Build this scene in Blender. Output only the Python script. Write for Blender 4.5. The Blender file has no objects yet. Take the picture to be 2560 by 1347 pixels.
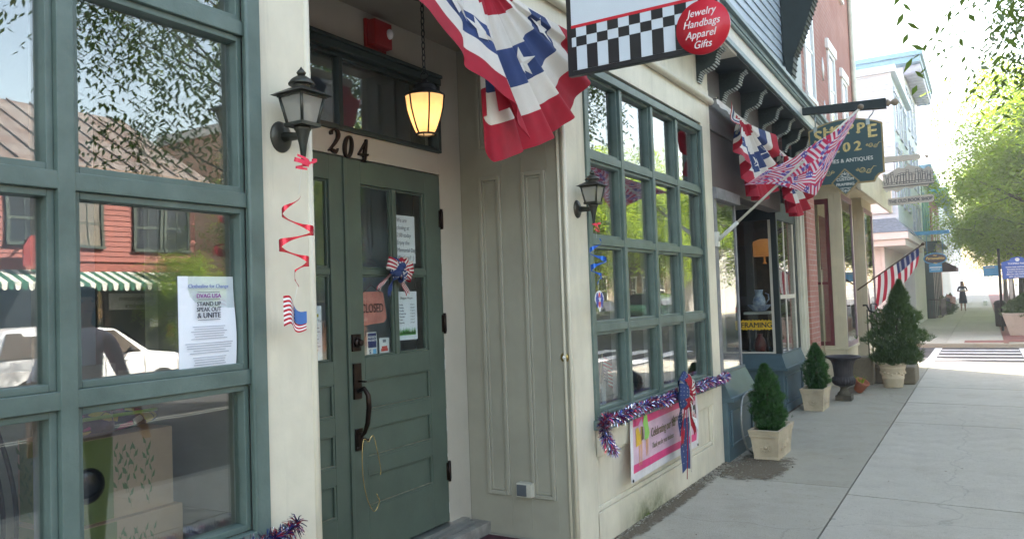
import bpy, math, random
from mathutils import Vector, Matrix, noise as mnoise
R=math.radians
random.seed(7)
S=bpy.context.scene
COL=S.collection
# ---------------- camera ----------------
cam_d=bpy.data.cameras.new('camera'); cam=bpy.data.objects.new('camera',cam_d); COL.objects.link(cam)
cam_d.sensor_width=36; cam_d.lens=36*1950/2560; cam_d.clip_start=0.05; cam_d.clip_end=2000
cam.matrix_world=Matrix(((0.8548463,0.04978551,0.51648738,0),(0.51766874,-0.01381912,-0.85546953,0),(-0.03545258,0.99866433,-0.03758563,1.5),(0,0,0,1)))
S.camera=cam
S.render.resolution_x=1024; S.render.resolution_y=538
# ---------------- light ----------------
SUN_EL=R(36); SX,SY=-0.80,0.60        # horizontal direction towards the sun
W=bpy.data.worlds.new('World'); S.world=W; W.use_nodes=True
nt=W.node_tree; nt.nodes.clear()
sky=nt.nodes.new('ShaderNodeTexSky'); sky.sky_type='NISHITA'; sky.sun_disc=False
sky.sun_elevation=SUN_EL; sky.sun_rotation=math.atan2(SX,SY)
sky.air_density=1.0; sky.dust_density=1.5; sky.ozone_density=1.0
bg=nt.nodes.new('ShaderNodeBackground'); bg.inputs['Strength'].default_value=0.15
wo=nt.nodes.new('ShaderNodeOutputWorld'); wm=nt.nodes.new('ShaderNodeMix'); wm.data_type='RGBA'; wm.blend_type='MULTIPLY'; wm.inputs[0].default_value=1; wm.inputs[7].default_value=(1.20,1.0,.79,1); nt.links.new(sky.outputs[0],wm.inputs[6]); nt.links.new(wm.outputs[2],bg.inputs[0]); nt.links.new(bg.outputs[0],wo.inputs[0])
sd=bpy.data.lights.new('sun','SUN'); sd.energy=4.0; sd.angle=R(0.5); sd.color=(1,0.94,0.84)
sun=bpy.data.objects.new('sun',sd); COL.objects.link(sun)
sv=Vector((SX*math.cos(SUN_EL),SY*math.cos(SUN_EL),math.sin(SUN_EL)))
sun.rotation_euler=sv.to_track_quat('Z','Y').to_euler(); sun.location=(0,0,30)
S.view_settings.view_transform='Standard'; S.view_settings.look='None'; S.view_settings.exposure=2.95; S.view_settings.gamma=1
S.render.engine='CYCLES'
try:
    S.cycles.max_bounces=10; S.cycles.transparent_max_bounces=24; S.cycles.glossy_bounces=5; S.cycles.diffuse_bounces=5
except Exception: pass
# ---------------- helpers ----------------
ORG={}
def rnd(a,b): return random.uniform(a,b)
def tag(o,label=None,cat=None,group=None,kind=None):
    if label: o['label']=label
    if cat: o['category']=cat
    if group: o['group']=group
    if kind: o['kind']=kind
    return o
def root(name,label,cat,loc,group=None):
    o=bpy.data.objects.new(name,None); COL.objects.link(o); o.location=loc; o.empty_display_size=0.2
    ORG[o.name]=Vector(loc); return tag(o,label,cat,group)
class MB:
    def __init__(s): s.v=[]; s.f=[]; s.m=[]; s.s=[]; s.uv={}
    def add(s,vs,fs,m=0,sm=False):
        b=len(s.v); s.v.extend([tuple(p) for p in vs])
        for f in fs: s.f.append(tuple(i+b for i in f)); s.m.append(m); s.s.append(sm)
        return b
    def xf(s,b,mat):
        for i in range(b,len(s.v)): s.v[i]=tuple(mat@Vector(s.v[i]))
    def box(s,x0,x1,y0,y1,z0,z1,m=0):
        if x0>x1:x0,x1=x1,x0
        if y0>y1:y0,y1=y1,y0
        if z0>z1:z0,z1=z1,z0
        return s.add([(x0,y0,z0),(x1,y0,z0),(x1,y1,z0),(x0,y1,z0),(x0,y0,z1),(x1,y0,z1),(x1,y1,z1),(x0,y1,z1)],
          [(0,3,2,1),(4,5,6,7),(0,1,5,4),(1,2,6,5),(2,3,7,6),(3,0,4,7)],m)
    def obox(s,c,hx,hy,hz,rz=0,m=0,rx=0,ry=0):
        b=s.box(-hx,hx,-hy,hy,-hz,hz,m)
        s.xf(b,Matrix.Translation(c)@Matrix.Rotation(rz,4,'Z')@Matrix.Rotation(ry,4,'Y')@Matrix.Rotation(rx,4,'X')); return b
    def prism(s,poly,o,u,w,d,m=0,sm=False):
        # poly in 2D; o + a*u + b*w ; extruded by vector d
        o=Vector(o);u=Vector(u);w=Vector(w);d=Vector(d);n=len(poly)
        A=[o+u*a+w*b for a,b in poly]; B=[p+d for p in A]
        fs=[tuple(range(n))[::-1],tuple(range(n,2*n))]
        b=s.add(A+B,fs,m)
        for i in range(n):
            j=(i+1)%n; s.f.append((b+i,b+j,b+n+j,b+n+i)); s.m.append(m); s.s.append(sm)
        return b
    def lathe(s,prof,c=(0,0,0),n=24,m=0,sm=True,a0=0,a1=2*math.pi,sq=None,cap=True):
        full=abs(a1-a0-2*math.pi)<1e-6; k=n if full else n+1; vs=[]
        for r,z in prof:
            for i in range(k):
                a=a0+(a1-a0)*i/n; vs.append((c[0]+r*math.cos(a),c[1]+r*math.sin(a),c[2]+z))
        fs=[]
        for j in range(len(prof)-1):
            for i in range(n):
                i2=(i+1)%k if full else i+1
                fs.append((j*k+i,j*k+i2,(j+1)*k+i2,(j+1)*k+i))
        b=s.add(vs,fs,m,sm)
        if cap and full:
            if prof[0][0]>1e-4: s.f.append(tuple(b+i for i in range(k))[::-1]); s.m.append(m); s.s.append(False)
            if prof[-1][0]>1e-4: s.f.append(tuple(b+(len(prof)-1)*k+i for i in range(k))); s.m.append(m); s.s.append(False)
        return b
    def tube(s,pts,r,n=8,m=0,sm=True,cap=True):
        pts=[Vector(p) for p in pts]; rs=r if isinstance(r,(list,tuple)) else [r]*len(pts)
        vs=[]; prev=None
        for i,p in enumerate(pts):
            t=(pts[min(i+1,len(pts)-1)]-pts[max(i-1,0)]);
            if t.length<1e-9: t=Vector((0,0,1))
            t.normalize()
            if prev is None:
                a=Vector((0,0,1)) if abs(t.z)<.9 else Vector((1,0,0)); u=t.cross(a).normalized()
            else:
                u=(prev-t*prev.dot(t));
                u=u.normalized() if u.length>1e-6 else t.orthogonal().normalized()
            prev=u; w=t.cross(u)
            for k in range(n):
                a=2*math.pi*k/n; vs.append(p+(u*math.cos(a)+w*math.sin(a))*rs[i])
        fs=[]
        for j in range(len(pts)-1):
            for k in range(n): fs.append((j*n+k,j*n+(k+1)%n,(j+1)*n+(k+1)%n,(j+1)*n+k))
        b=s.add(vs,fs,m,sm)
        if cap:
            s.f.append(tuple(b+i for i in range(n))[::-1]);s.m.append(m);s.s.append(False)
            s.f.append(tuple(b+(len(pts)-1)*n+i for i in range(n)));s.m.append(m);s.s.append(False)
        return b
    def grid(s,fn,nu,nv,m=0,sm=True,uv=False,mf=None,wrap=False):
        vs=[];fs=[];U=[]
        for j in range(nv+1):
            for i in range(nu+1):
                vs.append(fn(i/nu,j/nv)); U.append((i/nu,j/nv))
        b=s.add(vs,[],m)
        if uv:
            for k,t in enumerate(U): s.uv[b+k]=t
        for j in range(nv):
            for i in range(nu):
                a=b+j*(nu+1)+i; s.f.append((a,a+1,a+nu+2,a+nu+1)); s.m.append(mf((i+.5)/nu,(j+.5)/nv) if mf else m); s.s.append(sm)
        return b
    def sphere(s,c,r,n=12,m=0,sz=1,sx=1,sy=1):
        prof=[(max(1e-5,r*math.sin(math.pi*k/n)),-r*sz*math.cos(math.pi*k/n)) for k in range(n+1)]
        b=s.lathe(prof,(0,0,0),max(8,n+4),m,True,cap=False)
        s.xf(b,Matrix.Translation(c)@Matrix.Diagonal((sx,sy,1,1))); return b
    def text(s,t,size,o,u,w,m=0,depth=.002,shear=0,align='CENTER',sx=1,bold=0,spacing=1):
        cu=bpy.data.curves.new('t','FONT'); cu.body=t; cu.size=size; cu.extrude=depth; cu.shear=shear; cu.align_x=align; cu.offset=0
        cu.space_character=spacing; cu.resolution_u=3
        ob=bpy.data.objects.new('t',cu); me=bpy.data.meshes.new_from_object(ob)
        o=Vector(o);u=Vector(u).normalized();w=Vector(w).normalized();n=u.cross(w); fs=[tuple(p.vertices) for p in me.polygons]
        for k,(ox,oy) in enumerate([(0,0)]+([(bold,bold*.5),(-bold,-bold*.5)] if bold else [])):
            s.add([o+u*(v.co.x*sx+ox)+w*(v.co.y+oy)+n*(v.co.z+depth+k*.00025) for v in me.vertices],fs,m)
        bpy.data.objects.remove(ob); bpy.data.curves.remove(cu); bpy.data.meshes.remove(me)
    def ribbon(s,pts,wd,o,u,w,d,m=0):
        # calligraphic stroke : centre line pts (2D) with widths wd, drawn in plane o,u,w and extruded by vector d
        n=len(pts);L=[];Rr=[]
        for i,(a,b_) in enumerate(pts):
            p=pts[max(i-1,0)];q=pts[min(i+1,n-1)];dx=q[0]-p[0];dy=q[1]-p[1];l=math.hypot(dx,dy) or 1
            h=wd[i]/2; L.append((a-dy/l*h,b_+dx/l*h)); Rr.append((a+dy/l*h,b_-dx/l*h))
        s.prism(L+Rr[::-1],o,u,w,d,m)
    def build(s,name,mats,parent=None,bevel=0,label=None,at=None,kind=None,subsurf=0,solid=0):
        me=bpy.data.meshes.new(name)
        if parent is not None:
            r=parent
            while r.parent is not None: r=r.parent
            org=ORG[r.name]
        else:
            if at is None:
                xs=[p[0] for p in s.v];ys=[p[1] for p in s.v];zs=[p[2] for p in s.v]
                at=((min(xs)+max(xs))/2,(min(ys)+max(ys))/2,min(zs))
            org=Vector(at)
        me.from_pydata([(p[0]-org[0],p[1]-org[1],p[2]-org[2]) for p in s.v],[],s.f)
        for mt in mats: me.materials.append(mt)
        me.polygons.foreach_set('material_index',s.m); me.polygons.foreach_set('use_smooth',s.s)
        if s.uv:
            ul=me.uv_layers.new(name='UVMap')
            for lp in me.loops: ul.data[lp.index].uv=s.uv.get(lp.vertex_index,(0,0))
        me.update()
        o=bpy.data.objects.new(name,me); COL.objects.link(o)
        if parent is not None: o.parent=parent
        else: o.location=org; ORG[o.name]=Vector(org)
        if bevel:
            b=o.modifiers.new('bevel','BEVEL'); b.width=bevel; b.segments=2; b.limit_method='ANGLE'; b.angle_limit=R(50)
        if solid:
            b=o.modifiers.new('solid','SOLIDIFY'); b.thickness=solid; b.offset=0
        if subsurf:
            b=o.modifiers.new('sub','SUBSURF'); b.levels=subsurf; b.render_levels=subsurf
        if label: o['label']=label
        if kind: o['kind']=kind
        return o
def top(mb,name,mats,label,cat,group=None,bevel=0,**k):
    o=mb.build(name,mats,None,bevel,**k); return tag(o,label,cat,group)
def copy_tree(o,parent=None):
    c=o.copy(); COL.objects.link(c); c.parent=parent
    if parent is None: ORG[c.name]=ORG.get(o.name,Vector(o.location))
    for ch in list(o.children): copy_tree(ch,c)
    return c
# ---------------- materials ----------------
def newmat(n):
    m=bpy.data.materials.new(n); m.use_nodes=True; t=m.node_tree; t.nodes.clear()
    out=t.nodes.new('ShaderNodeOutputMaterial'); return m,t,out
def nd(t,typ,**k):
    n=t.nodes.new(typ)
    for a,b in k.items():
        if a.startswith('i_'):
            key=a[2:]; n.inputs[int(key) if key.isdigit() else key].default_value=b
        else: setattr(n,a,b)
    return n
def L(t,a,b): t.links.new(a,b)
def noise_fac(t,scale,detail=6,rough=.6,vec=None,lo=.35,hi=.65,stretch=None):
    if vec is None: vec=nd(t,'ShaderNodeTexCoord').outputs['Object']
    if stretch:
        mp=nd(t,'ShaderNodeMapping'); mp.inputs['Scale'].default_value=stretch; L(t,vec,mp.inputs[0]); vec=mp.outputs[0]
    n=nd(t,'ShaderNodeTexNoise'); n.inputs['Scale'].default_value=scale; n.inputs['Detail'].default_value=detail; n.inputs['Roughness'].default_value=rough
    L(t,vec,n.inputs['Vector'])
    mr=nd(t,'ShaderNodeMapRange'); mr.inputs[1].default_value=lo; mr.inputs[2].default_value=hi; L(t,n.outputs[0],mr.inputs[0])
    return mr.outputs[0]
def mixc(t,fac,a,b,blend='MIX'):
    m=nd(t,'ShaderNodeMix',data_type='RGBA',blend_type=blend)
    for sock,val in ((0,fac),(6,a),(7,b)):
        if hasattr(val,'is_linked') or isinstance(val,bpy.types.NodeSocket): L(t,val,m.inputs[sock])
        elif sock==0: m.inputs[0].default_value=val
        else: m.inputs[sock].default_value=(*val,1) if len(val)==3 else val
    return m.outputs[2]
def bumpn(t,h,strength=.2,dist=.01):
    b=nd(t,'ShaderNodeBump'); b.inputs['Strength'].default_value=strength; b.inputs['Distance'].default_value=dist; L(t,h,b.inputs['Height']); return b.outputs[0]
MATS={}
def smooth(pts,k=6):
    P=[Vector(p) for p in pts]; o=[]
    for i in range(len(P)-1):
        a,b,c,d=P[max(i-1,0)],P[i],P[i+1],P[min(i+2,len(P)-1)]
        for j in range(k):
            t=j/k; o.append(.5*((2*b)+(c-a)*t+(2*a-5*b+4*c-d)*t*t+(3*b-a-3*c+d)*t**3))
    return o+[P[-1]]
def pm(n,col,rough=.6,metal=0,var=.12,vs=6,bump=.15,bs=60,bd=.003,col2=None,spec=.4,transl=0,coat=0,emit=None,es=1,stretch=None,dirt=0,streak=0,chips=0):
    """painted / generic surface: colour with uneven wear and fine bump"""
    if n in MATS: return MATS[n]
    m,t,out=newmat(n); p=nd(t,'ShaderNodeBsdfPrincipled')
    c2=col2 or tuple(max(0,c*(1-var*2)) for c in col); c1=tuple(min(1,c*(1+var*.5)) for c in col)
    f=noise_fac(t,vs,stretch=stretch,lo=.3,hi=.7); c=mixc(t,f,c1,c2)
    if dirt:
        f2=noise_fac(t,vs*.37,8,.7,lo=.5,hi=.75,stretch=(1,1,.35)); mm=nd(t,'ShaderNodeMath',operation='MULTIPLY'); L(t,f2,mm.inputs[0]); mm.inputs[1].default_value=dirt
        c=mixc(t,mm.outputs[0],c,tuple(x*.45 for x in col))
    if streak:   # rain streaks and scuffs
        f3=noise_fac(t,2.6,7,.75,lo=.52,hi=.78,stretch=(3,3,.25)); mm=nd(t,'ShaderNodeMath',operation='MULTIPLY'); L(t,f3,mm.inputs[0]); mm.inputs[1].default_value=streak; c=mixc(t,mm.outputs[0],c,tuple(x*.62 for x in col))
        f4=noise_fac(t,9,8,.8,lo=.66,hi=.72,stretch=(1,1,.8)); mm=nd(t,'ShaderNodeMath',operation='MULTIPLY'); L(t,f4,mm.inputs[0]); mm.inputs[1].default_value=streak*.7; c=mixc(t,mm.outputs[0],c,(.30,.28,.24))
    if chips:
        f5=noise_fac(t,22,9,.85,lo=.70,hi=.74,stretch=(1,1,.6)); mm=nd(t,'ShaderNodeMath',operation='MULTIPLY'); L(t,f5,mm.inputs[0]); mm.inputs[1].default_value=chips; c=mixc(t,mm.outputs[0],c,(.42,.43,.38))
    L(t,c,p.inputs['Base Color'])
    p.inputs['Roughness'].default_value=rough; p.inputs['Metallic'].default_value=metal
    p.inputs['Specular IOR Level'].default_value=spec
    if coat: p.inputs['Coat Weight'].default_value=coat
    if emit: p.inputs['Emission Color'].default_value=(*emit,1); p.inputs['Emission Strength'].default_value=es
    if bump: L(t,bumpn(t,noise_fac(t,bs,4,.6,lo=0,hi=1,stretch=stretch),bump,bd),p.inputs['Normal'])
    if transl:
        tr=nd(t,'ShaderNodeBsdfTranslucent'); L(t,c,tr.inputs[0]); mx=nd(t,'ShaderNodeMixShader'); mx.inputs[0].default_value=transl
        L(t,p.outputs[0],mx.inputs[1]); L(t,tr.outputs[0],mx.inputs[2]); L(t,mx.outputs[0],out.inputs[0])
    else: L(t,p.outputs[0],out.inputs[0])
    MATS[n]=m; return m
def glassmat(n,f0=.06,tint=(.93,.96,.95),rough=.0,wob=.02,body=0,bodycol=(.6,.62,.62)):
    if n in MATS: return MATS[n]
    m,t,out=newmat(n)
    lw=nd(t,'ShaderNodeLayerWeight'); lw.inputs[0].default_value=.5
    pw=nd(t,'ShaderNodeMath',operation='POWER'); L(t,lw.outputs['Facing'],pw.inputs[0]); pw.inputs[1].default_value=4
    mr=nd(t,'ShaderNodeMapRange'); L(t,pw.outputs[0],mr.inputs[0]); mr.inputs[3].default_value=f0; mr.inputs[4].default_value=.9
    tr=nd(t,'ShaderNodeBsdfTransparent'); tr.inputs[0].default_value=(*tint,1)
    gl=nd(t,'ShaderNodeBsdfGlossy'); gl.inputs['Roughness'].default_value=rough
    nf=noise_fac(t,2.2,2,.5,lo=0,hi=1); L(t,bumpn(t,nf,wob,.02),gl.inputs['Normal'])
    a=tr.outputs[0]
    if body:
        df=nd(t,'ShaderNodeBsdfDiffuse'); df.inputs[0].default_value=(*bodycol,1); mb_=nd(t,'ShaderNodeMixShader'); mb_.inputs[0].default_value=body
        L(t,a,mb_.inputs[1]); L(t,df.outputs[0],mb_.inputs[2]); a=mb_.outputs[0]
    mx=nd(t,'ShaderNodeMixShader'); L(t,mr.outputs[0],mx.inputs[0]); L(t,a,mx.inputs[1]); L(t,gl.outputs[0],mx.inputs[2]); L(t,mx.outputs[0],out.inputs[0])
    MATS[n]=m; return m
cream=pm('cream_paint',(.68,.63,.50),.45,var=.08,vs=3,bump=.4,bs=25,bd=.003,dirt=.30,streak=.85)
green=pm('green_paint',(.115,.158,.140),.42,var=.2,vs=6,bump=.6,bs=70,bd=.002,col2=(.075,.11,.095),chips=.9)
dgreen=pm('dark_green_paint',(.045,.075,.068),.4,var=.12,vs=8,bump=.3,bs=120,bd=.0015)
doorgreen=pm('door_green_paint',(.085,.116,.088),.38,var=.1,vs=5,bump=.3,bs=60,bd=.0015)
teal=pm('teal_paint',(.07,.115,.135),.4,var=.12,vs=5,bump=.3,bs=70,bd=.002)
dteal=pm('bracket_paint',(.018,.028,.027),.6,var=.15,vs=9,bump=.3,bs=80,bd=.002)
bronze=pm('aged_bronze',(.075,.068,.055),.45,metal=.75,var=.3,vs=14,bump=.3,bs=60,col2=(.035,.045,.04))
blackm=pm('black_metal',(.02,.02,.02),.4,metal=.3,var=.2,vs=20)
glass=glassmat('window_glass',.165)
doorglass=glassmat('door_glass',.045)
glass2=glassmat('antique_glass',.11,wob=.03)
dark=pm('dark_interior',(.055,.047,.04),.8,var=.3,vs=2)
greywall=pm('grey_brown_partition',(.11,.10,.085),.8,var=.1,vs=2)
white=pm('white_paint',(.78,.78,.76),.5,var=.04,vs=6)
paper=pm('white_paper',(.80,.82,.86),.7,var=.03,vs=5,bump=.2,bs=8,bd=.004)
ink=pm('dark_ink',(.06,.06,.08),.6,var=.1)
redf=pm('red_cloth',(.42,.012,.032),.75,var=.12,vs=7,bump=.3,bs=300,bd=.001,transl=.25)
whitef=pm('white_cloth',(.78,.74,.68),.75,var=.05,vs=7,bump=.3,bs=300,bd=.001,transl=.3)
bluef=pm('navy_cloth',(.030,.055,.17),.75,var=.12,vs=7,bump=.3,bs=300,bd=.001,transl=.15)
# ---------------- ground ----------------
F=-2.03
conc=None
def concrete(n,base,warm=0):
    m,t,out=newmat(n); p=nd(t,'ShaderNodeBsdfPrincipled'); vec=nd(t,'ShaderNodeTexCoord').outputs['Object']
    big=noise_fac(t,.45,5,.6,vec); med=noise_fac(t,5,8,.7,vec,.3,.7); fine=noise_fac(t,110,3,.8,vec,.35,.75); spots=noise_fac(t,38,2,.5,vec,.62,.72)
    b=base; c=mixc(t,big,tuple(x*.86 for x in b),tuple(x*1.1 for x in b)); c=mixc(t,med,c,(b[0]*.8,b[1]*.78,b[2]*.74))
    mm=nd(t,'ShaderNodeMath',operation='MULTIPLY'); L(t,fine,mm.inputs[0]); mm.inputs[1].default_value=.55
    c=mixc(t,mm.outputs[0],c,tuple(x*1.35 for x in b)); 
    m2=nd(t,'ShaderNodeMath',operation='MULTIPLY'); L(t,spots,m2.inputs[0]); m2.inputs[1].default_value=.55
    c=mixc(t,m2.outputs[0],c,tuple(x*.45 for x in b))
    gi_=nd(t,'ShaderNodeNewGeometry'); isl=nd(t,'ShaderNodeMapRange'); isl.inputs[3].default_value=0; isl.inputs[4].default_value=.55; L(t,gi_.outputs['Random Per Island'],isl.inputs[0]); c=mixc(t,isl.outputs[0],c,(b[0]*.74,b[1]*.72,b[2]*.66))
    st=noise_fac(t,1.3,6,.75,vec,.54,.72); m3=nd(t,'ShaderNodeMath',operation='MULTIPLY'); L(t,st,m3.inputs[0]); m3.inputs[1].default_value=.45
    c=mixc(t,m3.outputs[0],c,(b[0]*.62,b[1]*.56,b[2]*.45))
    blot=noise_fac(t,2.4,9,.8,vec,.50,.62); m4=nd(t,'ShaderNodeMath',operation='MULTIPLY'); L(t,blot,m4.inputs[0]); m4.inputs[1].default_value=.38; c=mixc(t,m4.outputs[0],c,(b[0]*.70,b[1]*.68,b[2]*.66))
    gum=nd(t,'ShaderNodeTexVoronoi'); gum.inputs['Scale'].default_value=1.7; L(t,vec,gum.inputs[0]); gr=nd(t,'ShaderNodeMapRange'); gr.inputs[1].default_value=.045; gr.inputs[2].default_value=.03; L(t,gum.outputs[0],gr.inputs[0]); g5=nd(t,'ShaderNodeMath',operation='MULTIPLY'); L(t,gr.outputs[0],g5.inputs[0]); g5.inputs[1].default_value=.55; c=mixc(t,g5.outputs[0],c,tuple(x*.4 for x in b))
    cr=nd(t,'ShaderNodeTexVoronoi',feature='DISTANCE_TO_EDGE'); cr.inputs['Scale'].default_value=.3; nv=nd(t,'ShaderNodeTexNoise'); nv.inputs['Scale'].default_value=3; nv.inputs['Detail'].default_value=6; L(t,vec,nv.inputs[0]); sc_=nd(t,'ShaderNodeVectorMath',operation='SCALE'); sc_.inputs['Scale'].default_value=.35; L(t,nv.outputs[1],sc_.inputs[0]); av=nd(t,'ShaderNodeVectorMath',operation='ADD'); L(t,vec,av.inputs[0]); L(t,sc_.outputs[0],av.inputs[1]); L(t,av.outputs[0],cr.inputs[0]); c1_=nd(t,'ShaderNodeMapRange'); c1_.inputs[1].default_value=.003; c1_.inputs[2].default_value=.0005; L(t,cr.outputs[0],c1_.inputs[0]); c2_=nd(t,'ShaderNodeMath',operation='MULTIPLY'); L(t,c1_.outputs[0],c2_.inputs[0]); c2_.inputs[1].default_value=.28; c=mixc(t,c2_.outputs[0],c,tuple(x*.3 for x in b))
    L(t,c,p.inputs['Base Color']); p.inputs['Roughness'].default_value=.85
    L(t,bumpn(t,fine,.7,.006),p.inputs['Normal']); L(t,p.outputs[0],out.inputs[0]); return m
concA=concrete('sidewalk_concrete',(.52,.49,.425)); concB=concrete('old_concrete',(.42,.395,.33)); 
asph=pm('asphalt',(.075,.075,.08),.85,var=.25,vs=3,bump=.6,bs=90,bd=.006)
roadpaint=pm('road_paint',(.72,.73,.76),.7,var=.15,vs=9,bump=.3,bs=90)
brickpave=pm('brick_red_paver',(.30,.13,.11),.8,var=.2,vs=15,bump=.4,bs=50)
dirtm=pm('dirt',(.16,.13,.09),.95,var=.35,vs=30,bump=1,bs=120,bd=.01,col2=(.05,.04,.025))
g=MB(); g.add([(-400,-300,-.36),(600,-300,-.36),(600,900,-.36),(-400,900,-.36)],[(0,1,2,3)]); o=g.build('ground',[pm('far_ground',(.09,.09,.08),.9,var=.2)],at=(0,0,-.36)); tag(o,kind='structure')
def slabs(xs,yss,z,mb,m,gap=.012,th=.14,jit=.003,skew=0):
    for i in range(len(xs)-1):
        ys=yss[i] if isinstance(yss[0],list) else yss
        for j in range(len(ys)-1):
            x0,x1=xs[i]+gap/2,xs[i+1]-gap/2; y0,y1=ys[j]+gap/2,ys[j+1]-gap/2; dz=rnd(-jit,jit); mi=m if isinstance(m,int) else m[i]
            b=mb.box(x0,x1,y0,y1,z-th,z+dz,mi)
            if skew:
                for k in range(b,b+8): v=mb.v[k]; mb.v[k]=(v[0],v[1]-skew*(v[0]+.93),v[2])
sw=MB(); slabs([-2.1,-.93],[-4,-2.2,.2,2.2,4.3,6.33,10.8,16.9],0,sw,0)
slabs([-.93,.75,2.1],[-4,-2.4,-.8,.8,2.4,4.0,6.25-.13,7.68-.05,9.56,11.2,12.9,14.7,16.9],0,sw,0,skew=.14 if 0 else .06)
o=sw.build('sidewalk',[concA],at=(0,0,0)); tag(o,kind='structure')
o.data.materials.append(concB)
for p in o.data.polygons:
    if p.center.x<-.93: p.material_index=1
sj=MB(); sj.add([(-2.9,-4,-.022),(2.1,-4,-.022),(2.1,16.9,-.022),(-2.9,16.9,-.022)],[(0,1,2,3)]); o=sj.build('sidewalk_bed',[dirtm]); tag(o,kind='structure')
kb=MB(); kb.box(2.11,2.27,-4,16.9,-.3,-.005); kb.box(-3,2.27,16.91,17.06,-.3,.002)
o=kb.build('kerb',[concrete('kerb_concrete',(.34,.33,.31))],bevel=.012); tag(o,kind='structure')
kb=MB(); kb.box(-3,2.27,22.3,22.46,-.3,.0); kb.box(2.11,2.27,22.47,160,-.3,-.005); kb.box(11.3,11.45,-60,160,-.3,.0)
o=kb.build('kerb',[concrete('kerb_concrete2',(.36,.34,.27))],bevel=.012); tag(o,kind='structure')
rd=MB(); rd.add([(2.27,-60,-.14),(11.3,-60,-.11),(11.3,160,-.11),(2.27,160,-.14)],[(0,1,2,3)]); rd.add([(-60,17.06,-.1),(2.27,17.06,-.1),(2.27,22.3,-.1),(-60,22.3,-.1)],[(0,1,2,3)])
o=rd.build('road',[asph]); tag(o,kind='structure')
# crosswalk ladder (bars run across the walking direction) + double yellow line
cw=MB()
for y in (17.75,18.75,19.6,20.5,21.3): cw.add([(-.95,y,-.095),(.62,y,-.095),(.62,y+.3,-.095),(-.95,y+.3,-.095)],[(0,1,2,3)])
for x0,x1 in ((-1.12,-.96),(.63,.8)): cw.add([(x0,17.3,-.095),(x1,17.3,-.095),(x1,22.1,-.095),(x0,22.1,-.095)],[(0,1,2,3)])
for k in range(6): cw.add([(3+k*1.1,17.3,-.1335+.00365*k),(3.5+k*1.1,17.3,-.1318+.00365*k),(3.5+k*1.1,21.6,-.1318+.00365*k),(3+k*1.1,21.6,-.1335+.00365*k)],[(0,1,2,3)])
o=cw.build('crosswalk_markings',[roadpaint]); tag(o,kind='structure')
cw=MB()
for x in (6.65,6.85): cw.add([(x,-50,-.119),(x+.1,-50,-.119),(x+.1,16,-.119),(x,16,-.119)],[(0,1,2,3)])
for k in range(8): cw.add([(9.06,-8+k*5.5,-.112),(11.2,-8+k*5.5,-.105),(11.2,-7.88+k*5.5,-.105),(9.06,-7.88+k*5.5,-.112)],[(0,1,2,3)])
cw.add([(8.95,-20,-.112),(9.05,-20,-.112),(9.05,16,-.112),(8.95,16,-.112)],[(0,1,2,3)])
o=cw.build('lane_markings',[pm('lane_paint',(.7,.68,.55),.7,var=.1)]); tag(o,kind='structure')
fs=MB(); slabs([-2.1,-.9,.35],[22.47,24.4,26.2,28,30,32,34.5,37,40,44,48,52,58,66,76,90,120],0,fs,0,skew=0); slabs([.36,2.1],[25.2,27,29,31,33,36,39,43,48,54,60,80,120],0,fs,1)
o=fs.build('far_sidewalk',[concA,brickpave],at=(0,24,0)); tag(o,kind='structure')
fj=MB(); fj.add([(-2.6,22.46,-.02),(2.1,22.46,-.02),(2.1,120,-.02),(-2.6,120,-.02)],[(0,1,2,3)]); o=fj.build('far_sidewalk_bed',[concB]); tag(o,kind='structure')
rp=MB(); rp.box(-.5,.45,22.6,23.5,-.02,.006); rp.box(.36,2.1,23.2,25.1,-.02,.004); o=rp.build('kerb_ramp_paving',[brickpave]); tag(o,kind='structure')
os_=MB(); slabs([11.45,13.2],[-20+2*k for k in range(20)]+[26,34,44,60,90],-.004,os_,0); o=os_.build('opposite_sidewalk',[concA],at=(12,0,-.1)); tag(o,kind='structure')
# ---------------- shop building number 204 ----------------
shop=root('shop_building','cream shop with green paned windows, panelled entry and double door numbered 204','shop building',(F,3,0))
w=MB(); B=w.box; XI=-2.16
B(XI,F,-3,1.0-1.9,0,3.3)               # left pier beyond window (outside frame)
B(XI,F,1.775,1.99,.0,3.3)             # pier between window and entry
B(XI,F,3.99,4.26,0,3.3)
B(XI,F,6.61,6.87,0,3.3)
B(XI,F,-.9,1.775,2.99,3.3); B(XI,F,4.26,6.61,2.96,3.3)
B(XI,F-.03,-.9,1.775,0,.70); 
# panelled apron below second window
B(XI,F-.03,4.26,6.61,0,.70)
for (y0,y1,z0,z1) in ((4.26,4.275,0,.70),(4.26,6.61,.54,.70),(4.26,6.61,.0,.205),(6.57,6.61,.205,.54)): B(F-.0305,F-.001,y0+.001,y1-.001,z0+.001,z1-.001)
for (y0,y1,z0,z1) in ((-.9,-.86,0,.70),(-.86,1.73,.54,.70),(-.86,1.73,.0,.205),(1.735,1.772,.0,.70)): B(F-.0305,F-.001,y0+.001,y1-.001,z0+.001,z1-.001)
# entry lintel
B(XI,F-.002,1.985,3.995,3.02,3.3)
# string moulding + frieze
w.tube([(F+.02,-3,3.19),(F+.02,6.87,3.19)],.03,10); B(F-.002,F+.04,-3,6.872,3.205,3.22)
B(XI+.02,F-.003,-3,6.868,3.3,3.75)
# side of building behind facade
B(-9,-8.9,-3,6.8,0,6.9); B(-9,XI,-3.1,-3,0,6.9)
fac=w.build('wall',[cream],shop,bevel=.003)
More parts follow.
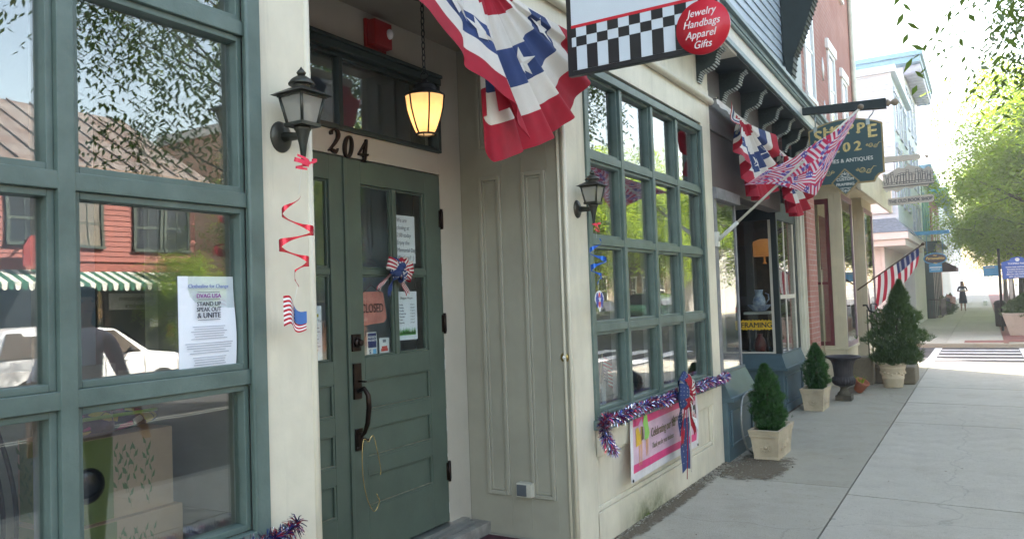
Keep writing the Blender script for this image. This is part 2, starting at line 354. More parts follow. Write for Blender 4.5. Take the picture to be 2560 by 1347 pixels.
# moulding strips round apron panel
mo=MB()
for (y0,y1,z0,z1) in ((4.275,6.57,.205,.235),(4.275,6.57,.522,.54),(4.275,4.293,.235,.522),(6.552,6.57,.235,.522)): mo.box(F-.03,F-.012,y0,y1,z0,z1)
mo.build('apron_moulding',[cream],shop,bevel=.006); mo=MB()
for (y0,y1,z0,z1) in ((-.86,1.73,.205,.235),(-.86,1.73,.522,.54)): mo.box(F-.03,F-.012,y0,y1,z0,z1)
mo.build('apron_moulding',[cream],shop,bevel=.006)
# corner beads of the entry
for y in (3.985,1.995): 
    cb=MB(); cb.tube([(F-.003,y,.02),(F-.003,y,3.05)],.014,10); cb.tube([(F-.04,y+(.004 if y<3 else -.004),.02),(F-.04,y+(.004 if y<3 else -.004),3.05)],.009,8)
    cb.build('corner_bead',[cream],shop)
# stain at foot of the wall
def stain_mat():
    m,t,out=newmat('algae_stain'); vec=nd(t,'ShaderNodeTexCoord').outputs['Object']
    n=noise_fac(t,4,7,.7,vec,.35,.6); sp=nd(t,'ShaderNodeSeparateXYZ'); L(t,vec,sp.inputs[0])
    g1=nd(t,'ShaderNodeMapRange'); g1.inputs[1].default_value=.30; g1.inputs[2].default_value=.0; L(t,sp.outputs[2],g1.inputs[0])
    pw=nd(t,'ShaderNodeMath',operation='POWER'); L(t,g1.outputs[0],pw.inputs[0]); pw.inputs[1].default_value=1.6
    ab=nd(t,'ShaderNodeMath',operation='ABSOLUTE'); L(t,sp.outputs[1],ab.inputs[0]); g2=nd(t,'ShaderNodeMapRange'); g2.inputs[1].default_value=.55; g2.inputs[2].default_value=.05; L(t,ab.outputs[0],g2.inputs[0])
    a=nd(t,'ShaderNodeMath',operation='MULTIPLY'); L(t,pw.outputs[0],a.inputs[0]); L(t,g2.outputs[0],a.inputs[1])
    b=nd(t,'ShaderNodeMath',operation='MULTIPLY'); L(t,a.outputs[0],b.inputs[0]); L(t,n,b.inputs[1])
    c=nd(t,'ShaderNodeMath',operation='MULTIPLY'); L(t,b.outputs[0],c.inputs[0]); c.inputs[1].default_value=.9
    tr=nd(t,'ShaderNodeBsdfTransparent'); df=nd(t,'ShaderNodeBsdfDiffuse'); df.inputs[0].default_value=(.13,.16,.06,1)
    mx=nd(t,'ShaderNodeMixShader'); L(t,c.outputs[0],mx.inputs[0]); L(t,tr.outputs[0],mx.inputs[1]); L(t,df.outputs[0],mx.inputs[2]); L(t,mx.outputs[0],out.inputs[0]); return m
st=MB(); st.add([(F+.003,4.5,0),(F+.003,5.7,0),(F+.003,5.7,.3),(F+.003,4.5,.3)],[(0,1,2,3)])
o=st.build('algae_stain',[stain_mat()],shop); 
me=o.data
for v in me.vertices: v.co=(v.co.x,v.co.y+3-5.08,v.co.z)
o.location=(0,5.08-3,0)
# ---- paned windows ----
def shopwindow(y0,y1,z0,z1,cols,rows,parent,sill=True,mt=green):
    f=MB(); T=.05
    f.box(F-.02,F+.012,y0,y0+T,z0,z1); f.box(F-.02,F+.012,y1-T,y1,z0,z1); f.box(F-.02,F+.012,y0+T,y1-T,z1-T,z1); f.box(F-.02,F+.012,y0+T,y1-T,z0,z0+T*.6)
    # quarter round on the casing
    for y in (y0+T,y1-T): f.tube([(F+.004,y,z0),(F+.004,y,z1-T)],.009,8)
    cs=[y0+T]+cols+[y1-T]; rs=[z0+T*.6]+rows+[z1-T]
    for c in cols: f.box(F-.06,F-.004,c-.023,c+.023,z0+.01,z1-T)
    for r_ in rows: f.box(F-.06,F-.007,y0+T,y1-T,r_-.024,r_+.024)
    for i in range(len(cs)-1):
        for j in range(len(rs)-1):
            a=cs[i]+(.023 if i else 0); b=cs[i+1]-(.023 if i<len(cs)-2 else 0); c=rs[j]+(.024 if j else 0); d=rs[j+1]-(.024 if j<len(rs)-2 else 0); k=.02
            f.box(F-.075,F-.022,a,a+k,c,d); f.box(F-.075,F-.0225,b-k,b,c,d); f.box(F-.075,F-.0215,a+k,b-k,c,c+k); f.box(F-.075,F-.0215,a+k,b-k,d-k,d)
    # inner casing (cream jamb seen through the glass)
    fr=f.build('shop_window',[mt],parent,bevel=.0025)
    for i in range(len(cs)-1):
        for j in range(len(rs)-1):
            a=cs[i]+(.023 if i else 0)+.012; b=cs[i+1]-(.023 if i<len(cs)-2 else 0)-.012; c=rs[j]+(.024 if j else 0)+.012; d=rs[j+1]-(.024 if j<len(rs)-2 else 0)-.012
            q=MB(); q.box(-.003,.003,-(b-a)/2,(b-a)/2,-(d-c)/2,(d-c)/2)
            q.xf(0,Matrix.Translation((F-.055,(a+b)/2,(c+d)/2))@Matrix.Rotation(rnd(-.0022,.0022),4,'Z')@Matrix.Rotation(rnd(-.002,.002),4,'Y')); q.build('window_pane',[glass],fr)
    if sill:
        s=MB(); s.box(F-.02,F+.075,y0-.02,y1+.03,z0-.06,z0-.003); s.build('window_sill',[mt],fr,bevel=.006)
    j=MB(); 
    for c in [y0]+cols+[y1]: j.box(F-.13,F-.0765,c-.03,c+.03,z0,z1)
    j.build('inner_frame',[pm('inner_frame_grey',(.34,.34,.33),.6)],fr,bevel=.002)
    return fr
shopwindow(-.9,1.775,.76,2.99,[-.5+.0,.03,.58,1.138],[1.28,1.85,2.415],shop)
shopwindow(4.26,6.61,.76,2.93,[4.86,5.437,5.98],[1.30,1.84,2.37],shop)
# ---- display interiors ----
for (a,b) in ((-.95,1.9),(4.1,6.8)):
    it=MB(); I=it.box
    I(-3.6,-2.17,a,b,.60,.68,1); I(-3.65,-3.6,a,b,.1,3.3,0); I(-3.6,-2.17,a-.04,a-.001,.1,3.3,0); I(-3.6,-2.17,b+.001,b+.04,.1,3.3,0); I(-3.6,-2.17,a,b,3.31,3.35,0)
    it.build('display_interior',[greywall,pm('display_floor',(.22,.19,.16),.6)],shop)
q=MB(); q.box(-3.0,-2.98,-.9,1.85,.68,1.30); q.build('display_backboard',[pm('brightened_board',(.34,.32,.26),.8,var=.12,vs=3)],shop)  # paler copy of the partition, added low down to brighten the display
q=MB(); q.box(-2.98,-2.2,1.86,1.88,.68,1.27); q.build('display_side_board',[MATS['brightened_board']],shop)  # same brightened tone laid before the lower side partition
# ---- entry recess ----
D=-2.76
e=MB(); E=e.box
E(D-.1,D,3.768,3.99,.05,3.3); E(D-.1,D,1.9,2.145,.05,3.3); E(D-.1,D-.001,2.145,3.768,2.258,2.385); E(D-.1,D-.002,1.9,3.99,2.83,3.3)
e.build('entry_wall',[pm('shaded_entry_cream',(.46,.43,.355),.45,var=.05,vs=3,dirt=.25)],shop,bevel=.003)  # entry cream darkened, the recess shade is put into the colour
shutm=pm('shaded_shutter_cream',(.33,.315,.25),.45,var=.06,vs=4,bump=.25,bs=30,bd=.002,dirt=.25)  # shaded copy of the cream for the return walls and their panels
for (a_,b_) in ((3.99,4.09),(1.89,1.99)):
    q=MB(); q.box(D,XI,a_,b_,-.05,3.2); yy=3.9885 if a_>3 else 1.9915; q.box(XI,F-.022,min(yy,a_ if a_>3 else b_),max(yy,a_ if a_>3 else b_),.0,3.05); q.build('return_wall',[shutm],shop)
# raised strips & shutters on right return wall
def pan(y,s,x0,x1,z0,z1,d=.018):
    # picture frame moulding on return wall at y facing s
    k=.024
    for (a,b,c,e_) in ((x0,x0+k,z0,z1),(x1-k,x1,z0,z1),(x0+k,x1-k,z0,z0+k),(x0+k,x1-k,z1-k,z1)): q.box(a,b,y,y+s*d,c,e_)
    k2=k+.014
    for (a,b,c,e_) in ((x0+k,x0+k2,z0+k,z1-k),(x1-k2,x1-k,z0+k,z1-k),(x0+k2,x1-k2,z0+k,z0+k2),(x0+k2,x1-k2,z1-k2,z1-k)): q.box(a,b,y,y+s*d*.45,c,e_)
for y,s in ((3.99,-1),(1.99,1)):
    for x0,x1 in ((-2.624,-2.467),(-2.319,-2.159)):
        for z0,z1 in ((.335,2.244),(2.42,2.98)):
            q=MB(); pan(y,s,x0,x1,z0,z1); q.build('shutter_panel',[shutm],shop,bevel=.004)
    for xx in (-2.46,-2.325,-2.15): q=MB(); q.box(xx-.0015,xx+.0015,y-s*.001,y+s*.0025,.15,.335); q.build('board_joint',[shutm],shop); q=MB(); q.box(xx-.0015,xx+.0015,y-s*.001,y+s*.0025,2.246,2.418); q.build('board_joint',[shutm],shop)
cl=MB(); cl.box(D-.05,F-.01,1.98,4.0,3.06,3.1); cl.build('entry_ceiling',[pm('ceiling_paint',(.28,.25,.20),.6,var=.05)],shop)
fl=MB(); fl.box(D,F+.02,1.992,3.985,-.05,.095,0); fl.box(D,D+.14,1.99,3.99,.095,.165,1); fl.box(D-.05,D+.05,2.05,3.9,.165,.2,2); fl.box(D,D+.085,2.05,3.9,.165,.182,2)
fl.build('threshold',[concB,pm('threshold_board',(.28,.27,.24),.6,var=.2,vs=15),pm('threshold_metal',(.45,.46,.45),.35,metal=.8,var=.15)],shop,bevel=.004)
# ---- double doors ----
def door(y0,y1,hinge_right,name):
    # y0<y1 leaf extents, z .21..2.25 ; stiles mirrored for the left leaf
    t=MB(); T=t.box; z0,z1=.21,2.25; s0=.112 if hinge_right else .145; s1=.145 if hinge_right else .112
    a,b=y0+s0,y1-s1; X0=D-.045; X1=D+.0
    T(X0,X1,y0,a,z0,z1); T(X0,X1,b,y1,z0,z1)
    zs=[(z0,.454),(.62,.704),(.861,.946),(1.11,1.223),(2.127,z1)]
    for p,q_ in zs: T(X0,X1,a,b,p,q_)
    for p,q_ in ((.454,.62),(.704,.861),(.946,1.11)):
        T(X0,X1-.016,a,b,p,q_)
        k=.014
        T(X1-.016,X1-.003,a,b,q_-k*.6,q_); T(X1-.016,X1-.001,a,b,p,p+.012)
        T(X1-.016,X1-.003,a,a+k,p+.012,q_-k*.6); T(X1-.016,X1-.003,b-k,b,p+.012,q_-k*.6)
        # sloped dusty ledge
    mc=(a+b)/2
    T(X0,X1-.004,mc-.016,mc+.016,1.223,2.127); T(X0,X1-.006,a,mc-.016,1.652,1.684); T(X0,X1-.006,mc+.016,b,1.652,1.684)
    for (ya,yb) in ((a,mc-.016),(mc+.016,b)):
        for (p,q_) in ((1.223,1.652),(1.684,2.127)):
            k=.011
            T(X0+.01,X1-.014,ya,ya+k,p,q_); T(X0+.01,X1-.014,yb-k,yb,p,q_); T(X0+.01,X1-.0145,ya+k,yb-k,p,p+k); T(X0+.01,X1-.0145,ya+k,yb-k,q_-k,q_)
    dd=t.build('door',[doorgreen],shop,bevel=.0025,label=name)
    for (ya,yb) in ((a,mc-.016),(mc+.016,b)):
        for (p,q_) in ((1.223,1.652),(1.684,2.127)):
            g_=MB(); g_.box(X0+.018,X0+.023,ya+.004,yb-.004,p+.004,q_-.004); g_.build('door_pane',[doorglass],dd)
    dl=MB()
    for z in (.454,.704,.946): dl.add([(D-.0005,a+.01,z+.0122),(D-.0005,b-.01,z+.0122),(D-.014,b-.01,z+.013),(D-.014,a+.01,z+.013)],[(0,1,2,3)])
    dl.build('dusty_ledge',[pm('dust',(.30,.28,.19),.9,var=.3,vs=20)],dd)
    return dd
d1=door(2.957,3.763,True,'right leaf of the double door with the handle')
d2=door(2.149,2.951,False,'left leaf of the double door')
h=MB(); yh=3.00
h.box(D,D+.012,yh-.028,yh+.028,1.02,1.20); h.box(D,D+.012,yh-.025,yh+.025,.76,.87); h.box(D+.01,D+.02,yh-.02,yh+.02,.78,.85)
h.tube([(D+.01,yh,1.06),(D+.05,yh,1.075),(D+.072,yh+.004,1.04),(D+.074,yh+.006,.98),(D+.06,yh+.008,.90),(D+.035,yh+.012,.85),(D+.012,yh+.005,.82),(D+.05,yh+.03,.81)],[.012,.012,.013,.014,.013,.011,.010,.006],10)
h.box(D+.01,D+.06,yh+.0,yh+.012,1.105,1.112)
ho=h.build('door_handle',[pm('oiled_bronze',(.035,.022,.016),.38,metal=.7,var=.3,vs=20)],d1,bevel=.002)
h=MB(); h.box(D,D+.011,yh-.032,yh+.032,1.262,1.348); b=h.lathe([(.026,0),(.026,.012),(.016,.02),(.016,.034),(.001,.036)],(0,0,0),20); h.xf(b,Matrix.Translation((D+.011,yh,1.305))@Matrix.Rotation(R(90),4,'Y')); h.build('deadbolt_lock',[MATS['oiled_bronze']],d1,bevel=.002)
for z in (1.99,1.37,.5):
    h=MB(); h.tube([(D+.006,3.768,z-.06),(D+.006,3.768,z+.06)],.009,10); h.box(D-.01,D+.003,3.745,3.79,z-.05,z+.05); h.build('hinge',[MATS['oiled_bronze']],d1)
ast=MB(); ast.box(D-.03,D+.012,2.935,2.9565,.205,2.25); ast.build('astragal',[doorgreen],d2,bevel=.003)
wp=MB()  # worn paint edges
for k in range(26):
    z=rnd(.25,2.2); l=rnd(.01,.07); wp.box(D+.0002,D+.0006,2.9572,2.9572+rnd(.001,.003),z,z+l)
for k in range(22):
    z=rnd(.22,2.2); l=rnd(.02,.12); wp.box(D+.0002,D+.0006,3.7605,3.7628,z,z+l)
wp.build('chipped_paint',[white],d1)
# transom
t=MB(); 
t.box(D-.06,D+.03,2.1,3.775,2.79,2.83); t.box(D-.06,D+.02,2.1,3.775,2.385,2.40); t.box(D-.06,D+.022,3.745,3.772,2.40,2.79); t.box(D-.06,D+.022,2.1,2.15,2.40,2.79)
t.box(D-.06,D+.045,2.1,3.772,2.8305,2.85)
t.box(D-.055,D-.01,2.15,3.745,2.77,2.79); t.box(D-.055,D-.005,2.935,2.965,2.40,2.77); t.box(D-.055,D-.008,2.15,3.745,2.40,2.42)
tt=t.build('transom_window',[pm('transom_green',(.035,.05,.045),.4)],shop,bevel=.003)
for a,b in ((2.15,2.935),(2.965,3.745)): g_=MB(); g_.box(D-.03,D-.025,a,b,2.42,2.77); g_.build('transom_pane',[glass],tt)
# interior behind the door
it=MB(); I=it.box
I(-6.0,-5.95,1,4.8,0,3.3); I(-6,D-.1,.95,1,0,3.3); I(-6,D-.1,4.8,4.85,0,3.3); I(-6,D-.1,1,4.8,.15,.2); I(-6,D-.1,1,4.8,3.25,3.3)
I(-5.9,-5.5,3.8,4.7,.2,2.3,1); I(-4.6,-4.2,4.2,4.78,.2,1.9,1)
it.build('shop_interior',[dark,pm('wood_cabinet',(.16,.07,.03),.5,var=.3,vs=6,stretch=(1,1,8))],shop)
# house number 204 in calligraphic bronze numerals
def num_part(strokes,y,z,sc,name):
    n=MB(); sh=.16
    for pts,wd in strokes:
        n.ribbon([(p[0]*sc+p[1]*sc*sh,p[1]*sc) for p in pts],[w_*sc for w_ in wd],(D,y,z),(0,1,0),(0,0,1),(.014,0,0))
    return n
def arc(cx,cy,rx,ry,a0,a1,n=12): return [(cx+rx*math.cos(R(a0+(a1-a0)*i/n)),cy+ry*math.sin(R(a0+(a1-a0)*i/n))) for i in range(n+1)]
def wv(n,a,b): return [a+(b-a)*math.sin(math.pi*i/(n-1)) for i in range(n)]
two=arc(.27,.72,.22,.24,165,-30,12)+[(.36,.42),(.2,.22),(.05,.06)]
s2=[(two,[.13,.11,.07,.05,.05,.07,.1,.14,.17,.18,.17,.15,.13,.11,.08,.05]),(arc(.08,.78,.045,.045,0,360,10),[.06]*11),([(.03,.06),(.15,.12),(.3,.07),(.42,.04),(.5,.12),(.53,.2)],[.04,.1,.16,.15,.08,.03])]
zero=arc(.27,.5,.2,.44,90,450,28); s0=[(zero,[.06+.1*abs(math.cos(R(90+360*i/28)))for i in range(29)])]
s4=[([(.44,.98),(.33,.8),(.2,.58),(.06,.36),(.03,.3)],[.04,.06,.05,.05,.06]),([(.02,.3),(.2,.31),(.4,.3),(.56,.33),(.6,.38)],[.08,.1,.08,.09,.04]),([(.42,.98),(.41,.7),(.4,.4),(.4,.12),(.36,.03)],[.1,.16,.17,.17,.13]),([(.24,.03),(.36,.04),(.54,.03)],[.05,.07,.05])]
for nm,(stk,yy,zz) in {'2':(s2,2.832,2.262),'0':(s0,2.935,2.245),'4':(s4,3.045,2.243)}.items():
    num_part(stk,yy,zz,.125,nm).build('house_number',[pm('number_bronze',(.022,.014,.012),.35,metal=.5,var=.1)],shop,label='cast numeral '+nm)
# ---------------- cornice over both shops (belongs to shop 202, the row building) ----------------
corn_c=pm('cornice_cream',(.62,.58,.50),.5,var=.06,vs=4,dirt=.3)
siding=pm('clapboard_bluegrey',(.38,.44,.50),.5,var=.07,vs=4,bump=.2,bs=40,dirt=.25)
corn_e=pm('cornice_edge_paint',(.20,.27,.28),.5,var=.1,vs=5)
row=root('bay_shop_building','teal framing shop with glazed bays under a dark bracketed cornice','shop building',(F,9,0))
def shear(mb,b,y0=6.5,k=.033):
    for i in range(b,len(mb.v)): x,y,z=mb.v[i]; mb.v[i]=(x,y,z-(y-y0)*k)
YE=11.3
c=MB()
c.box(-1.97,-1.755,-3,YE,3.60,3.80,0); c.box(-1.76,-1.735,-3.01,YE+.01,3.592,3.64,1); c.box(-1.97,-1.715,-3.02,YE+.02,3.8,3.845,1); c.box(-1.97,-1.68,-3.03,YE+.03,3.845,3.885,1)
c.tube([(-1.745,-3,3.79),(-1.745,YE,3.79)],.02,8,1)
shear(c,0); c.build('cornice',[corn_c,corn_e],row,bevel=.003)
# soffit : cream above shop 204, dark above shop 202
c=MB(); b=c.box(-2.04,-1.76,-3,6.87,3.57,3.599,0); c.box(-2.04,-1.76,6.871,YE,3.57,3.599,1); shear(c,0); c.build('soffit',[corn_c,dteal],row)
# brackets
brmesh=None
for k,y in enumerate([1.0,1.8,2.6,3.4,4.2,5.0,5.8,6.6,7.33,8.09,8.82,9.45,10.0,10.55,11.1]):
    z=3.33-.033*(y-6.6)
    if brmesh is None:
        q=MB(); P=[(0,0),(.035,.0),(.05,.03),(.06,.075),(.09,.11),(.14,.13),(.19,.145),(.215,.17),(.235,.22),(.265,.255),(.275,.245)]
        P=[(0,-.0),(.03,-.02),(.045,.02),(.06,.055),(.10,.07),(.15,.085),(.19,.12),(.20,.165),(.215,.205),(.25,.225),(.262,.255),(.262,.27),(0,.27)]
        q.prism(P,(-2.05,-.045,0),(1,0,0),(0,0,1),(0,.09,0),0)
        # carved edge beading and scroll
        for i in range(1,10):
            for s in (0,.5):
                a=P[i];b_=P[i+1]; q.obox((-2.05+a[0]+(b_[0]-a[0])*s,0,a[1]+(b_[1]-a[1])*s),.006,.052,.004,m=1)
        for i in range(14):
            a=R(60+i*42); r=.012+.0034*i; q.obox((-2.05+.085+r*math.cos(a),-.047,.17+r*math.sin(a)),.006,.003,.006,m=0)
        q.xf(0,Matrix.Translation((0,y,z)))
        bo=q.build('cornice_bracket',[dteal,pm('bracket_bead',(.42,.46,.44),.4,var=.2,vs=30)],row); brmesh=bo; y0,z0=y,z
    else:
        n=brmesh.copy(); COL.objects.link(n); n.parent=row; n.location=(0,y-y0,z-z0)
# ---- upper storey ----
u=MB(); zb=3.55; n=0
z=3.70
while z<6.4:
    b=u.add([(-1.965,-3,z+.11),(-1.965,10.3,z+.11),(-1.95,10.3,z),(-1.95,-3,z)],[(0,3,2,1)],0)
    u.add([(-1.95,-3,z),(-1.95,10.3,z),(-1.97,10.3,z-.001),(-1.97,-3,z-.001)],[(0,3,2,1)],0); z+=.11
u.box(-9,-1.972,-3,10.95,3.56,6.4); u.box(-9,-3.2,-20,11.25,0.2,10.8);  # second box: unseen rear mass, raised to throw the shadow farther across the road
u.build('clapboard_wall',[siding],row)
u=MB(); u.box(-2.0,-1.925,10.3,10.52,3.60,6.2); u.box(-2.1,-1.955,10.52,10.95,3.60,6.2)
u.build('corner_board',[pm('corner_board_paint',(.30,.33,.33),.5,var=.06)],row,bevel=.004)
u=MB(); u.box(-2.1,-1.42,-3,10.95,6.4,6.5); u.box(-2.1,-1.36,-3,11,6.501,6.62); u.box(-2.0,-1.90,9.3,10.7,5.1,5.25)
u.build('roof_eave',[dteal],row,bevel=.01)
for y in (7.2,8.2,9.2,10.3):
    q=MB(); P=[(0,0),(.06,-.02),(.09,.1),(.14,.26),(.2,.36),(.34,.42),(.42,.56),(.47,.74),(.48,.9),(0,.9)]
    q.prism(P,(-1.95,y-.09,5.5),(1,0,0),(0,0,1),(0,.18,0))
    for i in range(1,8):
        for s in (0,.33,.66):
            a=P[i];b_=P[i+1]; q.obox((-1.95+a[0]+(b_[0]-a[0])*s,y,5.5+a[1]+(b_[1]-a[1])*s),.012,.1,.008)
    q.build('eave_bracket',[dteal],row)
# pendant bay skirt bracket near the corner
q=MB(); P=[(0,0),(.05,-.35),(.09,-.33),(.13,-.05),(.2,.1),(.28,.3),(.36,.52),(.42,.7),(.42,.85),(0,.85)]
q.prism(P,(-1.95,9.75,4.35),(1,0,0),(0,0,1),(0,.22,0))
for i in range(1,8):
    for s in (0,.25,.5,.75):
        a=P[i];b_=P[i+1]; q.obox((-1.95+a[0]+(b_[0]-a[0])*s,9.86,4.35+a[1]+(b_[1]-a[1])*s),.011,.12,.009)
q.build('corbel',[dteal],row,bevel=.01)
# ---- bay A ----
q=MB(); Bx=q.box
Bx(-2.6,-1.985,6.871,7.76,0,.52); Bx(-2.6,-1.93,6.872,7.80,.52,.56); 
q.add([(-1.955,6.874,.56),(-1.955,7.79,.56),(-2.03,7.70,.76),(-2.03,6.874,.76)],[(0,1,2,3)]); q.add([(-1.955,6.8735,.56),(-2.03,6.8735,.76),(-2.03,6.8735,.56)],[(0,1,2)]); q.add([(-1.955,7.79,.56),(-2.6,7.79,.56),(-2.6,7.70,.76),(-2.03,7.70,.76)],[(0,1,2,3)])
Bx(-2.6,-2.03,6.8735,7.70,.76,.785)
for (y0,y1,z0,z1) in ((6.95,7.66,.12,.145),(6.95,7.66,.42,.44),(6.95,6.97,.145,.42),(7.64,7.66,.145,.42)): Bx(-1.985,-1.968,y0,y1,z0,z1)
q.build('stall_riser',[teal],row,bevel=.005)
q=MB(); q.box(-2.07,-2.025,6.873,6.96,.785,2.36); q.box(-2.06,-2.04,7.60,7.64,.785,2.34); q.box(-2.08,-1.995,6.874,7.66,2.33,2.43)
q.build('bay_frame',[pm('weathered_grey_frame',(.22,.22,.23),.6,var=.2,vs=9)],row,bevel=.003)
g_=MB(); g_.box(-2.056,-2.05,6.96,7.62,.785,2.33); gb=g_.build('bay_glass',[glass2],row)
q=MB(); q.box(-2.2,-2.045,6.873,9.7,2.431,3.56); q.box(-2.05,-2.02,6.873,7.66,2.95,3.0); 
q.build('dark_sign_panel',[pm('dark_weathered_board',(.075,.06,.052),.55,var=.4,vs=2.2,bump=.4,bs=30,stretch=(1,1,.3),col2=(.13,.12,.115))],row,bevel=.003)
# right return of bay A and recessed door wall
q=MB(); q.box(-2.07,-2.045,7.64,7.66,.785,2.33); q.build('bay_post',[MATS['weathered_grey_frame']],row)
g_=MB(); g_.add([(-2.06,7.65,.785),(-2.7,7.75,.785),(-2.7,7.75,2.33),(-2.06,7.65,2.33)],[(0,1,2,3)]); g_.build('bay_side_glass',[glass2],row)
q=MB(); q.box(-3.3,-3.2,7.5,10.2,-.02,3.5); q.box(-6,-5.9,6.9,11.3,0,3.5); q.box(-6,-2.2,6.9,11.3,2.9,2.95); q.box(-6,-2.1,6.9,11.3,-.05,.0); q.box(-6,-3.2,6.87,6.9,0,3.4); q.box(-6,-2.35,11.2,11.25,0,3.4)
q.build('shop_interior',[pm('warm_dark_interior',(.10,.065,.045),.8,var=.3)],row)
# ---- bay B ----
q=MB(); Bx=q.box
Bx(-3.2,-2.15,9.90,11.1,0,.50); Bx(-3.2,-2.09,9.85,11.12,.50,.54)
q.add([(-2.11,9.86,.54),(-2.11,11.1,.54),(-2.17,11.1,.695),(-2.17,9.93,.695)],[(0,1,2,3)]); q.add([(-3.2,9.86,.54),(-2.11,9.86,.54),(-2.17,9.93,.695),(-3.2,9.93,.695)],[(0,1,2,3)])
Bx(-3.2,-2.16,9.93,11.1,.695,.71)
for (y0,y1,z0,z1) in ((10.0,10.95,.1,.12),(10.0,10.95,.41,.43),(10.0,10.02,.12,.41),(10.93,10.95,.12,.41)): Bx(-2.15,-2.135,y0,y1,z0,z1)
Bx(-3.2,-2.12,9.88,11.11,0,.09)
q.build('stall_riser',[teal],row,bevel=.005)
q=MB(); Bx=q.box
Bx(-2.235,-2.165,9.93,10.0,.71,3.4); Bx(-2.24,-2.165,10.98,11.1,.71,3.4); Bx(-3.2,-2.2355,9.93,9.99,2.37,2.52); Bx(-2.20,-2.165,10.0,10.98,2.37,2.6)
q.build('bay_frame',[dteal],row,bevel=.004)
q=MB(); Bx=q.box
Bx(-2.27,-2.236,9.94,9.985,.71,2.37); Bx(-2.9,-2.86,9.94,9.985,.71,2.37); Bx(-2.86,-2.27,9.945,9.98,.71,.73); Bx(-2.195,-2.175,10.0,10.03,.71,2.37); Bx(-2.195,-2.175,10.95,10.98,.71,2.37); Bx(-2.2,-2.18,10.4,10.43,.71,2.37)
Bx(-2.2,-2.18,10.03,10.95,1.38,1.43); Bx(-3.2,-2.236,9.95,9.975,2.521,3.5)
q.build('bay_trim',[corn_c],row,bevel=.003)
g_=MB(); g_.box(-2.86,-2.27,9.955,9.96,.73,2.37); g_.build('bay_glass',[glass2],row)
g_=MB(); g_.box(-2.19,-2.185,10.03,10.95,.71,2.37); g_.build('bay_glass',[glass2],row)
q=MB(); q.box(-3.2,-2.2,10.0,11.1,.66,.69); q.build('display_shelf',[pm('shelf_wood',(.10,.07,.05),.6)],row)
q=MB(); q.box(-2.3,-2.13,11.1,11.28,0,3.4); q.box(-2.16,-2.10,11.13,11.24,0,3.4); q.tube([(-2.10,11.27,0),(-2.10,11.27,3.4)],.022,8)
q.build('pilaster',[pm('pilaster_cream',(.55,.53,.43),.5,var=.07,vs=4,dirt=.3)],row,bevel=.004)
# painted sign on the bay B glass : FRAMING on a torn yellow strip
q=MB(); P=[]
nn=26
for i in range(nn+1): P.append((-.30+.60*i/nn*.86,.055+(.012 if i%2 else -.004)+rnd(-.004,.004)))
for i in range(nn,-1,-1): P.append((-.30+.60*i/nn*.86,-.055+(-.012 if i%2 else .004)+rnd(-.004,.004)))
q.prism(P,(-2.425,9.952,1.065),(1,0,0),(0,0,1),(0,-.003,0),0)
q.text('FRAMING',.09,(-2.462,9.9485,1.035),(1,0,0),(0,0,1),1,.0008,0,'CENTER',1.0,.002)
fr_o=q.build('window_lettering',[pm('yellow_vinyl',(.72,.46,.03),.5),pm('black_vinyl',(.03,.03,.03),.5)],row)
# ---------------- bookshop building ----------------
def brickmat(n,c1,c2,mortar,scale=1,rot=None):
    m,t,out=newmat(n); p=nd(t,'ShaderNodeBsdfPrincipled'); vec=nd(t,'ShaderNodeTexCoord').outputs['Object']
    sp=nd(t,'ShaderNodeSeparateXYZ'); L(t,vec,sp.inputs[0]); ad=nd(t,'ShaderNodeMath',operation='ADD'); L(t,sp.outputs[0],ad.inputs[0]); L(t,sp.outputs[1],ad.inputs[1])
    cb=nd(t,'ShaderNodeCombineXYZ'); L(t,ad.outputs[0],cb.inputs[0]); L(t,sp.outputs[2],cb.inputs[1])
    b=nd(t,'ShaderNodeTexBrick'); b.inputs['Scale'].default_value=scale; b.inputs['Brick Width'].default_value=.22; b.inputs['Row Height'].default_value=.073; b.inputs['Mortar Size'].default_value=.008
    b.inputs['Color1'].default_value=(*c1,1); b.inputs['Color2'].default_value=(*c2,1); b.inputs['Mortar'].default_value=(*mortar,1); L(t,cb.outputs[0],b.inputs[0])
    c=mixc(t,noise_fac(t,1.2,6,.6,vec),b.outputs[0],tuple(x*.75 for x in c1)); L(t,c,p.inputs['Base Color']); p.inputs['Roughness'].default_value=.85
    L(t,bumpn(t,b.outputs[1],-.6,.006),p.inputs['Normal']); L(t,p.outputs[0],out.inputs[0]); return m
brick=brickmat('salmon_brick',(.40,.17,.13),(.33,.13,.10),(.42,.36,.32))
maroon=pm('maroon_frame',(.12,.022,.028),.45,var=.15)
bay_c=pm('bay_cream',(.55,.50,.36),.5,var=.07,vs=4,bump=.15,bs=30,dirt=.25)
book=root('book_shop_building','salmon brick book shop with cream bay windows framed in maroon','book shop',(-2.05,14,0))
q=MB(); q.box(-9,-2.05,11.29,16.68,3.3,9.5); q.box(-2.42,-2.05,11.29,11.93,0,3.3); q.box(-9,-2.43,11.29,11.6,0,3.3); q.box(-9,-2.06,16.6,16.675,0,3.3)
q.build('brick_wall',[brick],book)
